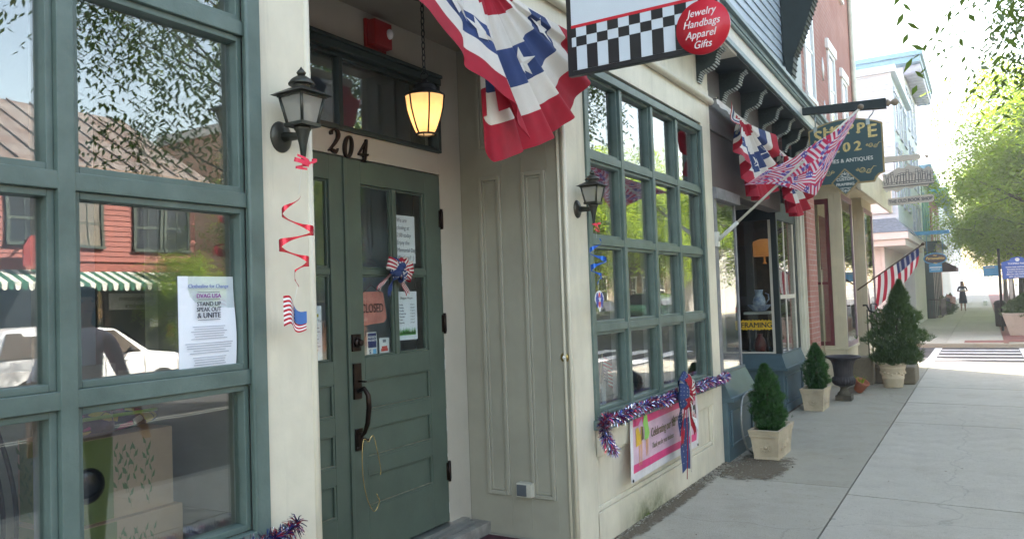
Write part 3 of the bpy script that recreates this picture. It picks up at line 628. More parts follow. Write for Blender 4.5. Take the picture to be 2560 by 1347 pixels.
def upwin(y0,y1,z0,z1,x=-2.05,parent=None,lint=True,trim=None,gl=None,sh=None):
    q=MB(); k=.06
    q.box(x-.01,x+.03,y0,y0+k,z0,z1); q.box(x-.01,x+.03,y1-k,y1,z0,z1); q.box(x-.01,x+.028,y0+k,y1-k,z1-k,z1); q.box(x-.01,x+.045,y0-.04,y1+.04,z0-.07,z0)
    q.box(x-.01,x+.015,y0+k,y1-k,(z0+z1)/2-.025,(z0+z1)/2+.025)
    if lint: q.box(x-.01,x+.05,y0-.12,y1+.12,z1+.0,z1+.16)
    f=q.build('window',[trim or white],parent,bevel=.004)
    g_=MB(); g_.box(x+.001,x+.006,y0+k,y1-k,z0,z1-k); g_.build('window_pane',[gl or blindglass],f)
    return f
def glossyglass(n,col):
    m,t,out=newmat(n); p=nd(t,'ShaderNodeBsdfPrincipled'); p.inputs['Base Color'].default_value=(*col,1); p.inputs['Roughness'].default_value=.03; p.inputs['Specular IOR Level'].default_value=.9
    L(t,bumpn(t,noise_fac(t,1.5,2,.5,lo=0,hi=1),.03,.02),p.inputs['Normal']); L(t,p.outputs[0],out.inputs[0]); return m
blindglass=glossyglass('blind_glass',(.5,.52,.55)); darkglass=glossyglass('dark_glass',(.03,.035,.04))
for y0,y1,z0,z1 in ((11.7,12.42,4.3,5.75),(13.75,14.42,4.2,5.45),(15.2,15.8,4.2,5.3),(11.7,12.42,6.9,8.3),(13.75,14.42,6.9,8.3),(15.2,15.8,6.9,8.3)): upwin(y0,y1,z0,z1,parent=book)
for y,z in ((13.25,5.0),(13.25,4.3)):
    q=MB(); q.lathe([(.06,0),(.06,.015),(.001,.03)],(0,0,0),4); q.xf(0,Matrix.Translation((-2.05,y,z))@Matrix.Rotation(R(90),4,'Y')@Matrix.Diagonal((3.2,1,1,1))); q.build('wall_anchor',[white],book)
q=MB(); q.tube([(-2.0,16.6,0.1),(-2.0,16.6,9.4)],.045,10); q.build('downpipe',[pm('pipe_cream',(.6,.6,.5),.5)],book)
q=MB(); q.box(-9,-1.6,11.3,16.8,9.5,9.75); q.box(-9,-1.5,11.3,16.9,9.75,9.95); q.build('roof_cornice',[corn_c],book,bevel=.02)
# lower facade bays, cornice over bays
q=MB(); Bx=q.box
# recess back walls
Bx(-2.5,-2.401,11.94,16.6,0,3.1)
for (y0,y1) in ((12.70,13.90),(15.30,16.65)):
    Bx(-2.4,-1.82,y0,y1,0.0,.55); Bx(-2.4,-1.79,y0-.02,y1+.02,.55,.585)
    Bx(-2.4,-1.82,y0,y1,2.93,3.1)
    for (a,b) in ((y0,y0+.05),(y1-.05,y1)):
        Bx(-1.90,-1.80,a,b,.585,2.93); 
    Bx(-2.40,-2.33,y0,y0+.05,.585,2.93); Bx(-2.40,-2.33,y1-.05,y1,.585,2.93)
    # side faces (towards the camera) have wide stile
    Bx(-1.98,-1.9005,y0+.001,y0+.045,.585,2.93); Bx(-2.33,-1.98,y0+.002,y0+.045,.585,.62); Bx(-2.33,-1.98,y0+.002,y0+.045,2.86,2.93)
q.build('bay_window_wall',[bay_c],book,bevel=.004)
for (y0,y1) in ((12.70,13.90),(15.30,16.65)):
    q=MB(); a,b=-2.325,-1.985
    q.box(a,a+.05,y0-.015,y0+.03,.62,2.86); q.box(b-.05,b,y0-.015,y0+.03,.62,2.86); q.box(a+.05,b-.05,y0-.014,y0+.03,.62,.68); q.box(a+.05,b-.05,y0-.014,y0+.03,2.78,2.86); q.box(a+.05,b-.05,y0-.013,y0+.025,1.55,1.59)
    f=q.build('bay_side_window',[maroon],book,bevel=.004)
    g_=MB(); g_.box(a+.05,b-.05,y0+.005,y0+.01,.68,2.78); g_.build('window_pane',[glass2],f)
    q=MB(); q.box(-1.83,-1.80,y0+.05,y0+.1,.585,2.93); q.box(-1.83,-1.80,y1-.1,y1-.05,.585,2.93); q.box(-1.83,-1.801,y0+.1,y1-.1,.585,.66); q.box(-1.83,-1.801,y0+.1,y1-.1,2.85,2.93)
    f=q.build('bay_front_window',[pm('mauve_frame',(.32,.22,.24),.5)],book,bevel=.004)
    g_=MB(); g_.box(-1.82,-1.815,y0+.1,y1-.1,.66,2.85); g_.build('window_pane',[glass2],f)
    q=MB(); q.box(-2.4,-2.39,y0,y1,.6,2.9); q.build('display_back',[greywall],book)
q=MB(); q.prism([(-2.36,3.1),(-1.72,3.1),(-1.55,3.02),(-1.50,2.90),(-1.46,2.90),(-1.46,3.36),(-1.50,3.42),(-1.75,3.62),(-2.05,3.75),(-2.36,3.75)],(0,12.3,0),(1,0,0),(0,0,1),(0,4.45,0))
q.build('shopfront_cornice',[bay_c],book,bevel=.006)
q=MB(); q.box(-2.42,-2.38,14.05,14.95,.42,2.75); q.box(-2.385,-2.37,14.2,14.8,1.3,2.5); q.build('door',[maroon],book,bevel=.004)
q=MB(); q.tube([(-2.12,12.64,.05),(-2.12,12.64,1.75),(-2.12,12.72,1.78),(-2.12,12.72,.05)],.008,6); q.build('conduit',[bay_c],book)
# steps, cheek walls
stone=concrete('rough_stone',(.20,.17,.125))
q=MB(); q.box(-2.4,-1.5,14.0,15.0,0,.14); q.box(-2.4,-1.8,14.0,15.0,.14,.28); q.box(-2.4,-2.1,14.0,15.0,.28,.41)
q.build('steps',[stone],book,bevel=.01)
t_=MB(); t_.box(-1.8,-1.50,12.95,13.25,0,.42); t_.box(-1.79,-1.45,13.26,13.6,0,.3); top(t_,'stone_cheek_wall',[stone],'rough brown stone cheek wall of the bookshop steps, behind the dark iron urn','stone wall',bevel=.03)
t_=MB(); t_.box(-1.5,-.95,13.2,13.95,0,.26); top(t_,'stone_block',[stone],'low flat stone step block right of the big cream pot','stone block',bevel=.02)
# ---------------- corner building beyond the side street ----------------
pinkw=pm('flare_washed_pink',(.72,.64,.60),.6,var=.05,vs=2); palew=pm('flare_washed_blue',(.62,.68,.75),.6,var=.05,vs=2); bluet=pm('blue_teal_trim',(.16,.30,.42),.5,var=.1)  # pale siding tones carry the lens flare wash in their colour
def lap(mb,axis,p0,p1,x,z0,z1,m=0,st=.14,dirn=1):
    z=z0
    while z<z1:
        if axis=='x': mb.add([(p0,x,z),(p1,x,z),(p1,x+.02*dirn,z+st),(p0,x+.02*dirn,z+st)],[(0,1,2,3)],m)
        else: mb.add([(x,p0,z),(x,p1,z),(x-.02,p1,z+st),(x-.02,p0,z+st)],[(0,1,2,3)],m)
        z+=st
cor=root('corner_building','pale corner building with shingled porch roof above its pink ground floor','building',(-2.3,26,0))
q=MB(); q.box(-9,-2.42,24.52,31,0,2.75); lap(q,'x',-9,-2.4,24.5,0,2.75); lap(q,'y',24.5,31,-2.4,0,2.75); q.box(-2.46,-2.38,24.47,24.56,0,2.75); q.box(-2.85,-2.75,24.47,24.5,0,2.75)
q.build('wall',[pinkw],cor)
q=MB(); q.box(-9,-2.05,25.1,31,2.8,7.7); lap(q,'x',-9,-2.02,25.08,3.3,7.7); 
q.build('upper_wall',[palew],cor)
q=MB(); q.box(-9,-1.72,24.0,31.2,2.78,2.98); q.box(-9,-1.8,24.08,31.1,2.6,2.78); q.build('porch_fascia',[pinkw],cor,bevel=.01)
q=MB(); q.add([(-9,23.98,2.985),(-1.7,23.98,2.985),(-2.1,25.08,3.45),(-9,25.08,3.45)],[(0,1,2,3)]); q.add([(-1.7,23.98,2.985),(-1.7,31.2,2.985),(-2.1,31.2,3.45),(-2.1,25.08,3.45)],[(0,1,2,3)])
q.build('porch_roof',[pm('grey_shingle',(.22,.24,.28),.9,var=.3,vs=12,bump=.6,bs=30,stretch=(1,1,4))],cor)
for y in (26,27.6,29.2): upwin(y,y+.8,4.0,5.6,-2.05,cor,trim=pm('lavender_trim',(.5,.52,.62),.5))
for y in (26,27.6,29.2): upwin(y,y+.8,6.2,7.3,-2.05,cor,trim=MATS['lavender_trim'])
q=MB(); q.prism([(-.35,0),(.35,0),(.35,.9),(0,1.35),(-.35,.9)],(-2.5,25.06,3.6),(1,0,0),(0,0,1),(0,-.06,0)); q.box(-2.9,-2.1,24.96,25.06,4.45,4.52); q.build('dormer_pediment',[pinkw],cor,bevel=.01)
q=MB(); q.box(-9,-1.9,25,31.1,7.7,7.9); q.build('parapet',[palew],cor)
# tall building with overhanging bracketed cornice
tall=root('tall_building','tall pale building with a blue overhanging scalloped cornice','building',(-2.3,35,0))
q=MB(); q.box(-9,-2.15,31.9,38,0,9.5); q.build('wall',[pm('flare_washed_stucco',(.68,.68,.72),.7,var=.04,vs=1)],tall)  # wall tone kept washed out, flare put into the colour
q=MB(); q.box(-9,-1.55,31.4,38.3,9.5,9.72); q.box(-9,-1.48,31.3,38.4,9.72,9.9); q.build('roof_cornice',[bluet],tall,bevel=.02)
q=MB()
for k in range(13): b=q.lathe([(.20,-.03),(.20,.03)],(0,0,0),10); q.xf(b,Matrix.Translation((-1.86,31.95+k*.5,9.38))@Matrix.Rotation(R(90),4,'Y')@Matrix.Diagonal((1,1,9,1)))
q.build('scalloped_soffit',[pm('lavender_grey',(.42,.42,.55),.6)],tall)
for y in (32.6,34.3,36.0):
    for z in (3.2,5.3,7.4): upwin(y,y+.8,z,z+1.4,-2.15,tall,trim=MATS['lavender_trim'])
# green shopfront, with black railing
gs=root('green_shop_building','dark green columned shopfront with shuttered windows above','shop building',(-2.2,41,0))
q=MB(); q.box(-9,-2.25,38.2,46,0,6.4); q.build('wall',[pm('grey_blue_wall',(.36,.42,.46),.7,var=.06)],gs)
q=MB()
for y in (38.5,39.9,41.3,42.7,44.1,45.5): q.box(-2.3,-1.85,y,y+.25,0,2.9)
q.box(-2.3,-1.7,38.2,46,2.9,3.25); q.box(-2.3,-1.5,38.2,46,3.25,3.35)
q.build('colonnade',[pm('forest_green',(.02,.06,.06),.4)],gs,bevel=.01)
for y in (39,41,43): 
    upwin(y,y+.9,3.9,5.6,-2.25,gs,trim=bluet)
    for s in (-.45,.92): q=MB(); q.box(-2.25,-2.19,y+s,y+s+.42,3.9,5.6); q.build('shutter',[pm('green_shutter',(.10,.30,.26),.5)],gs)
q=MB(); q.box(-9,-1.7,38.2,46.1,6.4,6.7); q.build('roof_cornice',[bluet],gs,bevel=.02)
# low awning shop and row further
aw=root('awning_shop_building','red brick shop with a dark awning near the end of the row','shop building',(-2.2,50,0))
q=MB(); q.box(-9,-2.2,46.2,55,0,6.2); q.build('wall',[brickmat('far_brick',(.42,.14,.12),(.36,.12,.10),(.4,.36,.33))],aw)
q=MB(); q.prism([(-2.2,2.95),(-1.2,2.35),(-1.2,2.15),(-2.2,2.15)],(0,46.6,0),(1,0,0),(0,0,1),(0,4,0)); q.build('awning',[pm('maroon_awning',(.10,.05,.05),.8)],aw)
q=MB(); q.box(-9,-1.4,46.2,55,6.2,6.5); q.build('roof_cornice',[pm('teal_cornice',(.10,.32,.34),.5)],aw,bevel=.02)
for y in (47.5,50,52.5): upwin(y,y+.9,3.6,5.2,-2.2,aw)
fr_=root('far_row_building','plain pale row building farthest down the street','building',(-2.2,70,0))
q=MB(); q.box(-9,-2.2,55.2,110,0,6.8); q.build('wall',[palew],fr_)
q=MB(); q.box(-9,-1.8,55.2,110,6.8,7.1); q.build('roof_cornice',[bluet],fr_)
for k in range(6): upwin(58+k*4,59.2+k*4,3.6,5.2,-2.2,fr_)
# ---------------- opposite side of the street (seen mirrored in the glass) ----------------
redsid=pm('red_clapboard',(.27,.082,.065),.65,var=.1,vs=3,dirt=.2)
metroof=pm('rusty_metal_roof',(.25,.23,.21),.5,metal=.2,var=.25,vs=1.6,col2=(.15,.09,.065),stretch=(1,1,1))
rb=root('red_clapboard_building','red clapboard shop across the street with brown metal roof and striped awning','shop building',(13,4,0))
q=MB(); q.box(13.02,20,-14,12.8,0,4.8)
z=2.75
while z<4.75:
    q.add([(13.0,-14,z),(13.0,12.82,z),(13.02,12.82,z+.12),(13.02,-14,z+.12)],[(0,1,2,3)]); q.add([(13.0,-14,z),(13.0,12.82,z),(13.02,12.82,z),(13.02,-14,z)],[(0,1,2,3)]); z+=.12
q.add([(13.02,12.8,4.8),(20,12.8,4.8),(16.5,12.8,6.9)],[(0,1,2)])
q.build('wall',[redsid],rb)
q=MB(); q.add([(12.6,-14.3,4.72),(12.6,13.15,4.72),(16.5,13.15,6.95),(16.5,-14.3,6.95)],[(0,1,2,3)]); q.add([(20.4,-14.3,4.72),(20.4,13.15,4.72),(16.5,13.15,6.95),(16.5,-14.3,6.95)],[(3,2,1,0)])
for k in range(50): y=-14.2+k*.55; q.prism([(12.6,4.73),(16.5,6.96),(16.5,7.0),(12.6,4.77)],(0,y,0),(1,0,0),(0,0,1),(0,.03,0))
q.build('roof',[metroof],rb)
q=MB(); q.box(12.55,12.75,-14.3,13.2,4.58,4.74); q.box(12.75,13.05,-14.2,12.9,4.55,4.62); q.build('gutter',[pm('gutter_brown',(.20,.13,.09),.5)],rb,bevel=.01)
def owin(parent,x,y0,y1,z0,z1,trim,pane=darkglass):
    q=MB(); k=.07
    q.box(x-.05,x,y0-k,y0,z0,z1); q.box(x-.05,x,y1,y1+k,z0,z1); q.box(x-.07,x,y0-k-.03,y1+k+.03,z1,z1+.1); q.box(x-.09,x,y0-k,y1+k,z0-.07,z0); q.box(x-.03,x,y0,y1,(z0+z1)/2-.03,(z0+z1)/2+.03); q.box(x-.025,x,(y0+y1)/2-.012,(y0+y1)/2+.012,z0,z1)
    f=q.build('window',[trim],parent); g_=MB(); g_.box(x-.012,x-.006,y0,y1,z0,z1); g_.build('window_pane',[pane],f)
for y in (-6,-3.5,-1,1.5,4,6.2,8.3,9.72): owin(rb,13.0,y,y+.62,3.1,4.1,pm('green_black_trim',(.04,.06,.05),.5))
for y in (11.2,11.97): owin(rb,13.0,y,y+.6,3.06,4.1,MATS['green_black_trim'])
# fascia and striped awning
q=MB(); q.box(12.9,13.0,-14,12.8,2.5,2.72); q.box(12.85,13.0,-14,12.8,2.72,2.76); q.build('fascia_board',[redsid],rb,bevel=.01)
for (a,b) in ((2.2,8.8),(9.3,12.75)):
    q=MB(); n=int((b-a)/.13)
    for k in range(n):
        y=a+(b-a)*k/n;y2=a+(b-a)*(k+1)/n; m=k%2
        q.add([(12.9,y,2.5),(12.9,y2,2.5),(12.15,y2,2.2),(12.15,y,2.2)],[(0,1,2,3)],m); q.add([(12.15,y,2.2),(12.15,y2,2.2),(12.15,y2-.02,2.06),(12.15,(y+y2)/2,2.03),(12.15,y+.02,2.06)],[(0,1,2,3,4)],m)
    q.build('striped_awning',[pm('awning_white',(.62,.64,.58),.8),pm('awning_green',(.03,.12,.08),.8)],rb)
# storefront glass & piers
q=MB()
for y in (-14,-11,-8,-5,-2.5,0,2.1,4.2,6.4,8.9,9.2,10.35,12.6): q.box(12.93,13.0,y,y+.16,0,2.5)
q.box(12.95,13.0,-14,12.8,0,.45); q.build('shopfront_frame',[pm('shopfront_brown',(.05,.035,.03),.5)],rb,bevel=.01)
q=MB(); q.box(12.97,13.01,-13.9,12.7,.45,2.5); q.build('shopfront_glass',[darkglass],rb)
q=MB(); q.box(12.88,12.92,10.45,11.8,1.62,2.0,0); q.text('Bordentown',.17,(12.879,11.12,1.83),(0,-1,0),(0,0,1),1,.001,0,'CENTER',1.0,.004); q.text('Jewelers',.17,(12.879,11.12,1.66),(0,-1,0),(0,0,1),1,.001,0,'CENTER',1.0,.004)
q.build('shop_sign_board',[pm('sign_greywhite',(.42,.43,.42),.6),pm('sign_dark',(.06,.07,.06),.6)],rb)
for (y0,y1,z0,z1,c) in ((11.97,12.15,1.45,1.78,0),(12.17,12.35,1.25,1.55,0),(11.95,12.1,.95,1.25,1),(12.15,12.33,.9,1.2,0),(11.5,11.7,1.2,1.4,0)):
    q=MB(); q.box(12.94,12.965,y0,y1,z0,z1); q.build('window_notice',[paper if c==0 else pm('red_notice',(.5,.06,.05),.6)],rb)
q=MB(); q.prism([(-.33,0),(.33,0),(.33,.4),(.2,.62),(-.2,.62),(-.33,.4)],(12.4,8.62,2.55),(0,1,0),(0,0,1),(.04,0,0)); q.box(12.42,13,8.6,8.64,3.1,3.14); q.build('projecting_sign',[pm('dark_red_sign',(.22,.02,.02),.5)],rb)
# orange brick building
ob=root('orange_brick_building','orange brick building across the street with white windows','building',(13.2,20,0))
obm=brickmat('orange_brick',(.50,.24,.13),(.44,.20,.11),(.5,.42,.34))
q=MB(); q.box(13.2,21,17.5,26.5,0,7.4); q.build('wall',[obm],ob)
q=MB(); q.box(12.9,21,17.4,26.6,7.4,7.75); q.build('roof_cornice',[corn_c],ob,bevel=.02)
for y in (18.3,20.5,22.7,24.7):
    for z in (1.0,3.6,5.4): owin(ob,13.2,y,y+.9,z,z+1.3,white,blindglass if z>3 else darkglass)
gb=root('cream_stucco_building','cream stucco building across the street past the orange brick one','building',(13.2,36,0))
q=MB(); q.box(13.2,21,32,48,0,7); q.build('wall',[pm('cream_stucco',(.30,.24,.17),.8)],gb)
q=MB(); q.box(12.9,21,32,48,7,7.3); q.build('roof_cornice',[corn_c],gb,bevel=.02)
for k in range(7):
    for z in (1.0,4.0): owin(gb,13.2,33+k*2.1,34+k*2.1,z,z+1.4,white)
gb=root('grey_row_building','long grey row building across the street in the distance','building',(13.2,70,0))
q=MB(); q.box(13.2,21,48.2,120,0,7.5); q.build('wall',[pm('grey_stucco',(.4,.38,.36),.8)],gb)
q=MB(); q.box(13,21,48.2,120,7.5,7.8); q.build('roof_cornice',[corn_c],gb)
for k in range(10): owin(gb,13.2,50+k*3,51.2+k*3,4,5.4,white)
# ---------------- trees ----------------
bark=pm('tree_bark',(.13,.10,.075),.9,var=.35,vs=8,bump=1,bs=25,bd=.02,stretch=(1,1,.25))
def leafmat(n,col,tr=.45):
    m,t,out=newmat(n); gi=nd(t,'ShaderNodeNewGeometry'); c=mixc(t,gi.outputs['Random Per Island'],tuple(x*.65 for x in col),tuple(min(1,x*1.45) for x in col))
    p=nd(t,'ShaderNodeBsdfPrincipled'); L(t,c,p.inputs['Base Color']); p.inputs['Roughness'].default_value=.45
    tl=nd(t,'ShaderNodeBsdfTranslucent'); c2=mixc(t,.5,c,(col[0]*2.6,col[1]*2.0,col[2]*.5)); L(t,c2,tl.inputs[0]); mx=nd(t,'ShaderNodeMixShader'); mx.inputs[0].default_value=tr
    L(t,p.outputs[0],mx.inputs[1]); L(t,tl.outputs[0],mx.inputs[2]); L(t,mx.outputs[0],out.inputs[0]); return m
leafA=leafmat('ash_leaf',(.085,.15,.032)); leafB=leafmat('street_leaf',(.17,.28,.03),.68); leafC=leafmat('cedar_leaf',(.030,.088,.022),.3); leafD=leafmat('juniper_leaf',(.055,.10,.035),.3)
def tree(seed,H,spread,trunk_r,nclus,leafsz,per,leafm,name,label,cat,loc,group,nclump=40,droop=.3,low=.3,sig=.16,zr=.38,branch=1.0):
    """trunk, limbs that run out to leaf clumps, and many pinnate leaf sprays gathered round every clump"""
    rs=random.Random(seed); r=root(name,label,cat,loc,group); tk=MB(); O=Vector(loc)
    fork=H*low; cz=H*(1-zr)-.1; cl=[]
    tp=[O+Vector((rs.uniform(-.05,.05)*i*.5,rs.uniform(-.05,.05)*i*.5,-.1+(H*.82)*i/7)) for i in range(8)]
    tk.tube(tp,[trunk_r*(1.35 if i==0 else 1)*(1-.80*i/7) for i in range(8)],10,0,True,False)
    for i in range(nclump):
        for _ in range(50):
            p=Vector((rs.uniform(-1,1),rs.uniform(-1,1),rs.uniform(-1,1)))
            if .35<p.length<1: break
        p=Vector((p.x*spread*(1-.25*max(0,p.z)),p.y*spread*(1-.25*max(0,p.z)),cz+p.z*H*zr)); cl.append(O+p)
        z0=min(H*.8,max(fork,p.z-Vector((p.x,p.y)).length*rs.uniform(.5,.95))); f=(z0+.1)/(H*.82)*7; k=min(6,int(f)); s0=tp[k].lerp(tp[k+1],f-k); e=O+p; m=s0.lerp(e,.5)+Vector((rs.uniform(-.25,.25),rs.uniform(-.25,.25),rs.uniform(-.05,.35)))*spread*.22
        pts=smooth([s0,s0.lerp(m,.5)+Vector((0,0,.05)),m,e],4); r0=trunk_r*(.42-.2*z0/H)*branch; tk.tube(pts,[r0*(1-.85*j/(len(pts)-1)) for j in range(len(pts))],6,0,True,False)
        for q in range(3):
            j=rs.randint(len(pts)//2,len(pts)-1); d=Vector((rs.gauss(0,1),rs.gauss(0,1),rs.gauss(0,.6)))*spread*sig*1.2; tk.tube([pts[j],pts[j]+d*.5+Vector((0,0,.04)),pts[j]+d],[r0*.28,r0*.18,r0*.08],4,0,True,False)
    tk.build('trunk',[bark],r)
    lf=MB()
    for i in range(nclus):
        cc=cl[i%nclump]; c=cc+Vector((rs.gauss(0,1),rs.gauss(0,1),rs.gauss(0,.7)))*spread*sig*(.7+.6*((i%nclump)%3)/2)
        ax=Vector((rs.uniform(-1,1),rs.uniform(-1,1),rs.uniform(-.6,.1))).normalized()
        sd_=ax.cross(Vector((0,0,1))).normalized()
        for k in range(per):
            s=1 if k%2 else -1; p=c+ax*(k*leafsz*.42)-Vector((0,0,1))*(k*k*leafsz*.018*droop*3)
            d=(sd_*s+ax*.5+Vector((0,0,-droop+rs.uniform(-.35,.35)))).normalized(); w=ax.cross(d).cross(d).normalized() if rs.random()<.5 else ax
            l=leafsz*rs.uniform(.75,1.2); w=w*leafsz*.17
            lf.add([p,p+d*l*.4+w,p+d*l,p+d*l*.4-w],[(0,1,2,3)])
    lf.build('crown',[leafm],r); return r
T1=tree(3,6.9,2.1,.07,1350,.10,11,leafA,'street_tree','slender ash tree on the kerb beside the camera, mirrored in the left window','tree',(2.4,5.75,-.02),'ash trees along the kerb',nclump=24,droop=.55,branch=.8,zr=.31,low=.38)
T2=tree(5,7.2,2.45,.10,1900,.105,11,leafA,'street_tree','ash tree on the kerb whose branch tips hang into the sky at upper right','tree',(2.35,10.2,-.02),'ash trees along the kerb',nclump=28,droop=.55,zr=.27)
T3=tree(11,8.8,3.1,.15,4400,.185,9,leafB,'street_tree','big bright green tree beyond the side street, right of the pavement','tree',(2.15,28.5,-.02),'street trees beyond the crossing',low=.26,nclump=46)
labs=['street tree second in line beyond the big bright one','street tree third in line beyond the crossing','street tree fourth in line, far down the kerb','farthest street tree down the kerb']
for k,(x,y,a) in enumerate(((1.9,35.5,1.2),(1.5,43,2.6),(1.3,52,.4),(1.3,66,3.9))):
    c=copy_tree(T3); c.location=(x,y,-.02); c.rotation_euler=(0,0,a); c['label']=labs[k]
labs=['tree opposite beside the red clapboard gable','tree opposite in front of the orange brick building','tree opposite at the side street corner','tree opposite near the cream stucco building','tree opposite far along the row','tree opposite by the left end of the striped awning','small tree opposite before the right end of the striped awning','tree opposite beyond the stucco building','farthest tree across the street']
for k,(x,y,a,s) in enumerate(((12.0,15.9,.7,.75),(11.9,21.0,2.2,.95),(11.7,26,4.4,1.05),(11.7,31.5,5.1,1.0),(11.8,38,1.6,1.1),(11.9,-2.5,3.3,.85),(11.9,11.9,1.9,.35),(11.8,45,2.9,1.1),(11.8,53,4.1,1.1))):
    c=copy_tree(T3); c.location=(x,y,-.02); c.rotation_euler=(0,0,a); c.scale=(s,s,s); c['label']=labs[k]; c['group']='trees across the street'

# ---------------- wall lanterns ----------------
seed_glass=glassmat('seeded_lantern_glass',.08,(.8,.78,.72),rough=.08,body=.55,bodycol=(.42,.40,.36))
def lantern(y,zt,label):
    r=root('wall_lantern',label,'wall lantern',(F,y,zt-.3),'wall lanterns beside the entry'); cx=-1.925
    b=MB(); lo,hi=zt-.195,zt-.098
    b.lathe([(.001,.0),(.012,0),(.016,.007),(.010,.016),(.006,.02),(.001,.028)],(cx,y,zt-.028),12)
    b.lathe([(.043,0),(.044,.004),(.034,.018),(.016,.03),(.008,.034)],(cx,y,zt-.062),20)
    b.lathe([(.036,0),(.030,.012),(.027,.03),(.030,.038),(.036,.045)],(cx,y,zt-.098),20)
    # square hip roof
    s0,s1=.073,.028
    b.add([(cx-s0,y-s0,hi),(cx+s0,y-s0,hi),(cx+s0,y+s0,hi),(cx-s0,y+s0,hi),(cx-s1,y-s1,hi+.026),(cx+s1,y-s1,hi+.026),(cx+s1,y+s1,hi+.026),(cx-s1,y+s1,hi+.026)],[(0,3,2,1),(4,5,6,7),(0,1,5,4),(1,2,6,5),(2,3,7,6),(3,0,4,7)])
    a,c=.052,.034
    for sx in (-1,1):
        for sy in (-1,1): b.tube([(cx+sx*a,y+sy*a,hi),(cx+sx*c,y+sy*c,lo)],.0055,6)
    b.box(cx-c-.008,cx+c+.008,y-c-.008,y+c+.008,lo-.008,lo+.004); b.box(cx-a-.005,cx+a+.005,y-a-.005,y+a+.005,hi-.008,hi-.0005)
    b.lathe([(.004,-.125),(.006,-.12),(.013,-.06),(.020,-.03),(.024,-.015),(.028,-.01),(.028,.0)],(cx,y,lo-.008),16)
    b.tube([(cx,y,lo-.03),(cx-.03,y,lo-.035),(F+.02,y,lo-.03)],[.014,.013,.018],12)
    k=b.lathe([(.001,.022),(.018,.020),(.036,.012),(.045,.006),(.047,0)],(0,0,0),26); b.xf(k,Matrix.Translation((F,y,lo-.028))@Matrix.Rotation(R(90),4,'Y')@Matrix.Diagonal((1.15,1,1,1)))
    b.build('lantern_body',[bronze],r)
    for (p,q_) in (((-1,-1),(1,-1)),((1,-1),(1,1)),((1,1),(-1,1)),((-1,1),(-1,-1))):
        g_=MB(); k=.96; g_.add([(cx+p[0]*a*k,y+p[1]*a*k,hi-.004),(cx+q_[0]*a*k,y+q_[1]*a*k,hi-.004),(cx+q_[0]*c*k,y+q_[1]*c*k,lo),(cx+p[0]*c*k,y+p[1]*c*k,lo)],[(0,1,2,3)]); g_.build('lantern_pane',[seed_glass],r)
    bu=MB(); bu.tube([(cx,y,lo),(cx,y,lo+.045)],.008,8); bu.build('candle_sleeve',[paper],r)
    return lo
lz=lantern(1.865,2.302,'verdigris bronze lantern on the cream pier left of the door, red ribbon tied below')
lz2=lantern(4.13,2.237,'bronze lantern on the narrow pier between entry and second window')
# ---------------- pendant lamp ----------------
px_,py_=-2.345,3.1
r=root('pendant_lamp','lit amber glass pendant lamp hanging on a chain before the transom','pendant lamp',(px_,py_,2.32))
b=MB(); z=2.64; i=0
while z<3.05:
    a0=R(90*i); pts=[(px_+.009*math.cos(t)*math.cos(a0),py_+.009*math.cos(t)*math.sin(a0),z+.017+.02*math.sin(t)) for t in [k*math.pi/5 for k in range(11)]]; b.tube(pts,.0028,5,cap=False); z+=.031; i+=1
b.tube([(px_+.022*math.cos(t),py_,2.628+.022*math.sin(t)) for t in [k*math.pi/8 for k in range(17)]],.003,6)
b.build('chain',[blackm],r)
b=MB(); b.lathe([(.005,.09),(.014,.085),(.02,.065),(.05,.06),(.06,.045),(.055,.03),(.09,.015),(.098,0)],(px_,py_,2.525),24)
b.lathe([(.101,0),(.101,.012),(.095,.012)],(px_,py_,2.52),24,cap=False); b.lathe([(.052,0),(.052,.008),(.044,.008),(.044,0)],(px_,py_,2.33),24,cap=False)
prof=[(.047,2.335),(.060,2.36),(.078,2.41),(.092,2.46),(.100,2.525)]
for k in range(6):
    a=R(20+60*k); b.tube([(px_+r_*math.cos(a),py_+r_*math.sin(a),z) for r_,z in prof],.0042,6)
b.build('lamp_frame',[blackm],r)
b=MB(); b.lathe([(.06,0),(.06,.012),(.02,.03)],(px_,py_,3.03),16); b.build('ceiling_canopy',[blackm],r)
def lampglass():
    m,t,out=newmat('amber_glass'); e=nd(t,'ShaderNodeEmission'); p=nd(t,'ShaderNodeBsdfTranslucent'); p.inputs[0].default_value=(.60,.38,.18,1)
    vec=nd(t,'ShaderNodeTexCoord').outputs['Object']; n=noise_fac(t,60,3,.6,vec); c=mixc(t,n,(.088,.052,.022),(.105,.065,.03)); L(t,c,e.inputs[0]); e.inputs[1].default_value=1.0
    mx=nd(t,'ShaderNodeAddShader'); L(t,e.outputs[0],mx.inputs[0]); L(t,p.outputs[0],mx.inputs[1]); L(t,mx.outputs[0],out.inputs[0]); return m
b=MB(); b.lathe([(r_-.003,z) for r_,z in prof],(px_,py_,0),28,cap=False); b.build('lamp_shade',[lampglass()],r)
bulbm,t,out=newmat('bulb_glow'); e=nd(t,'ShaderNodeEmission'); e.inputs[0].default_value=(1,.66,.32,1); e.inputs[1].default_value=2.6; L(t,e.outputs[0],out.inputs[0])
b=MB(); b.sphere((px_,py_,2.43),.026,10,0,1.5); b.build('bulb',[bulbm],r)
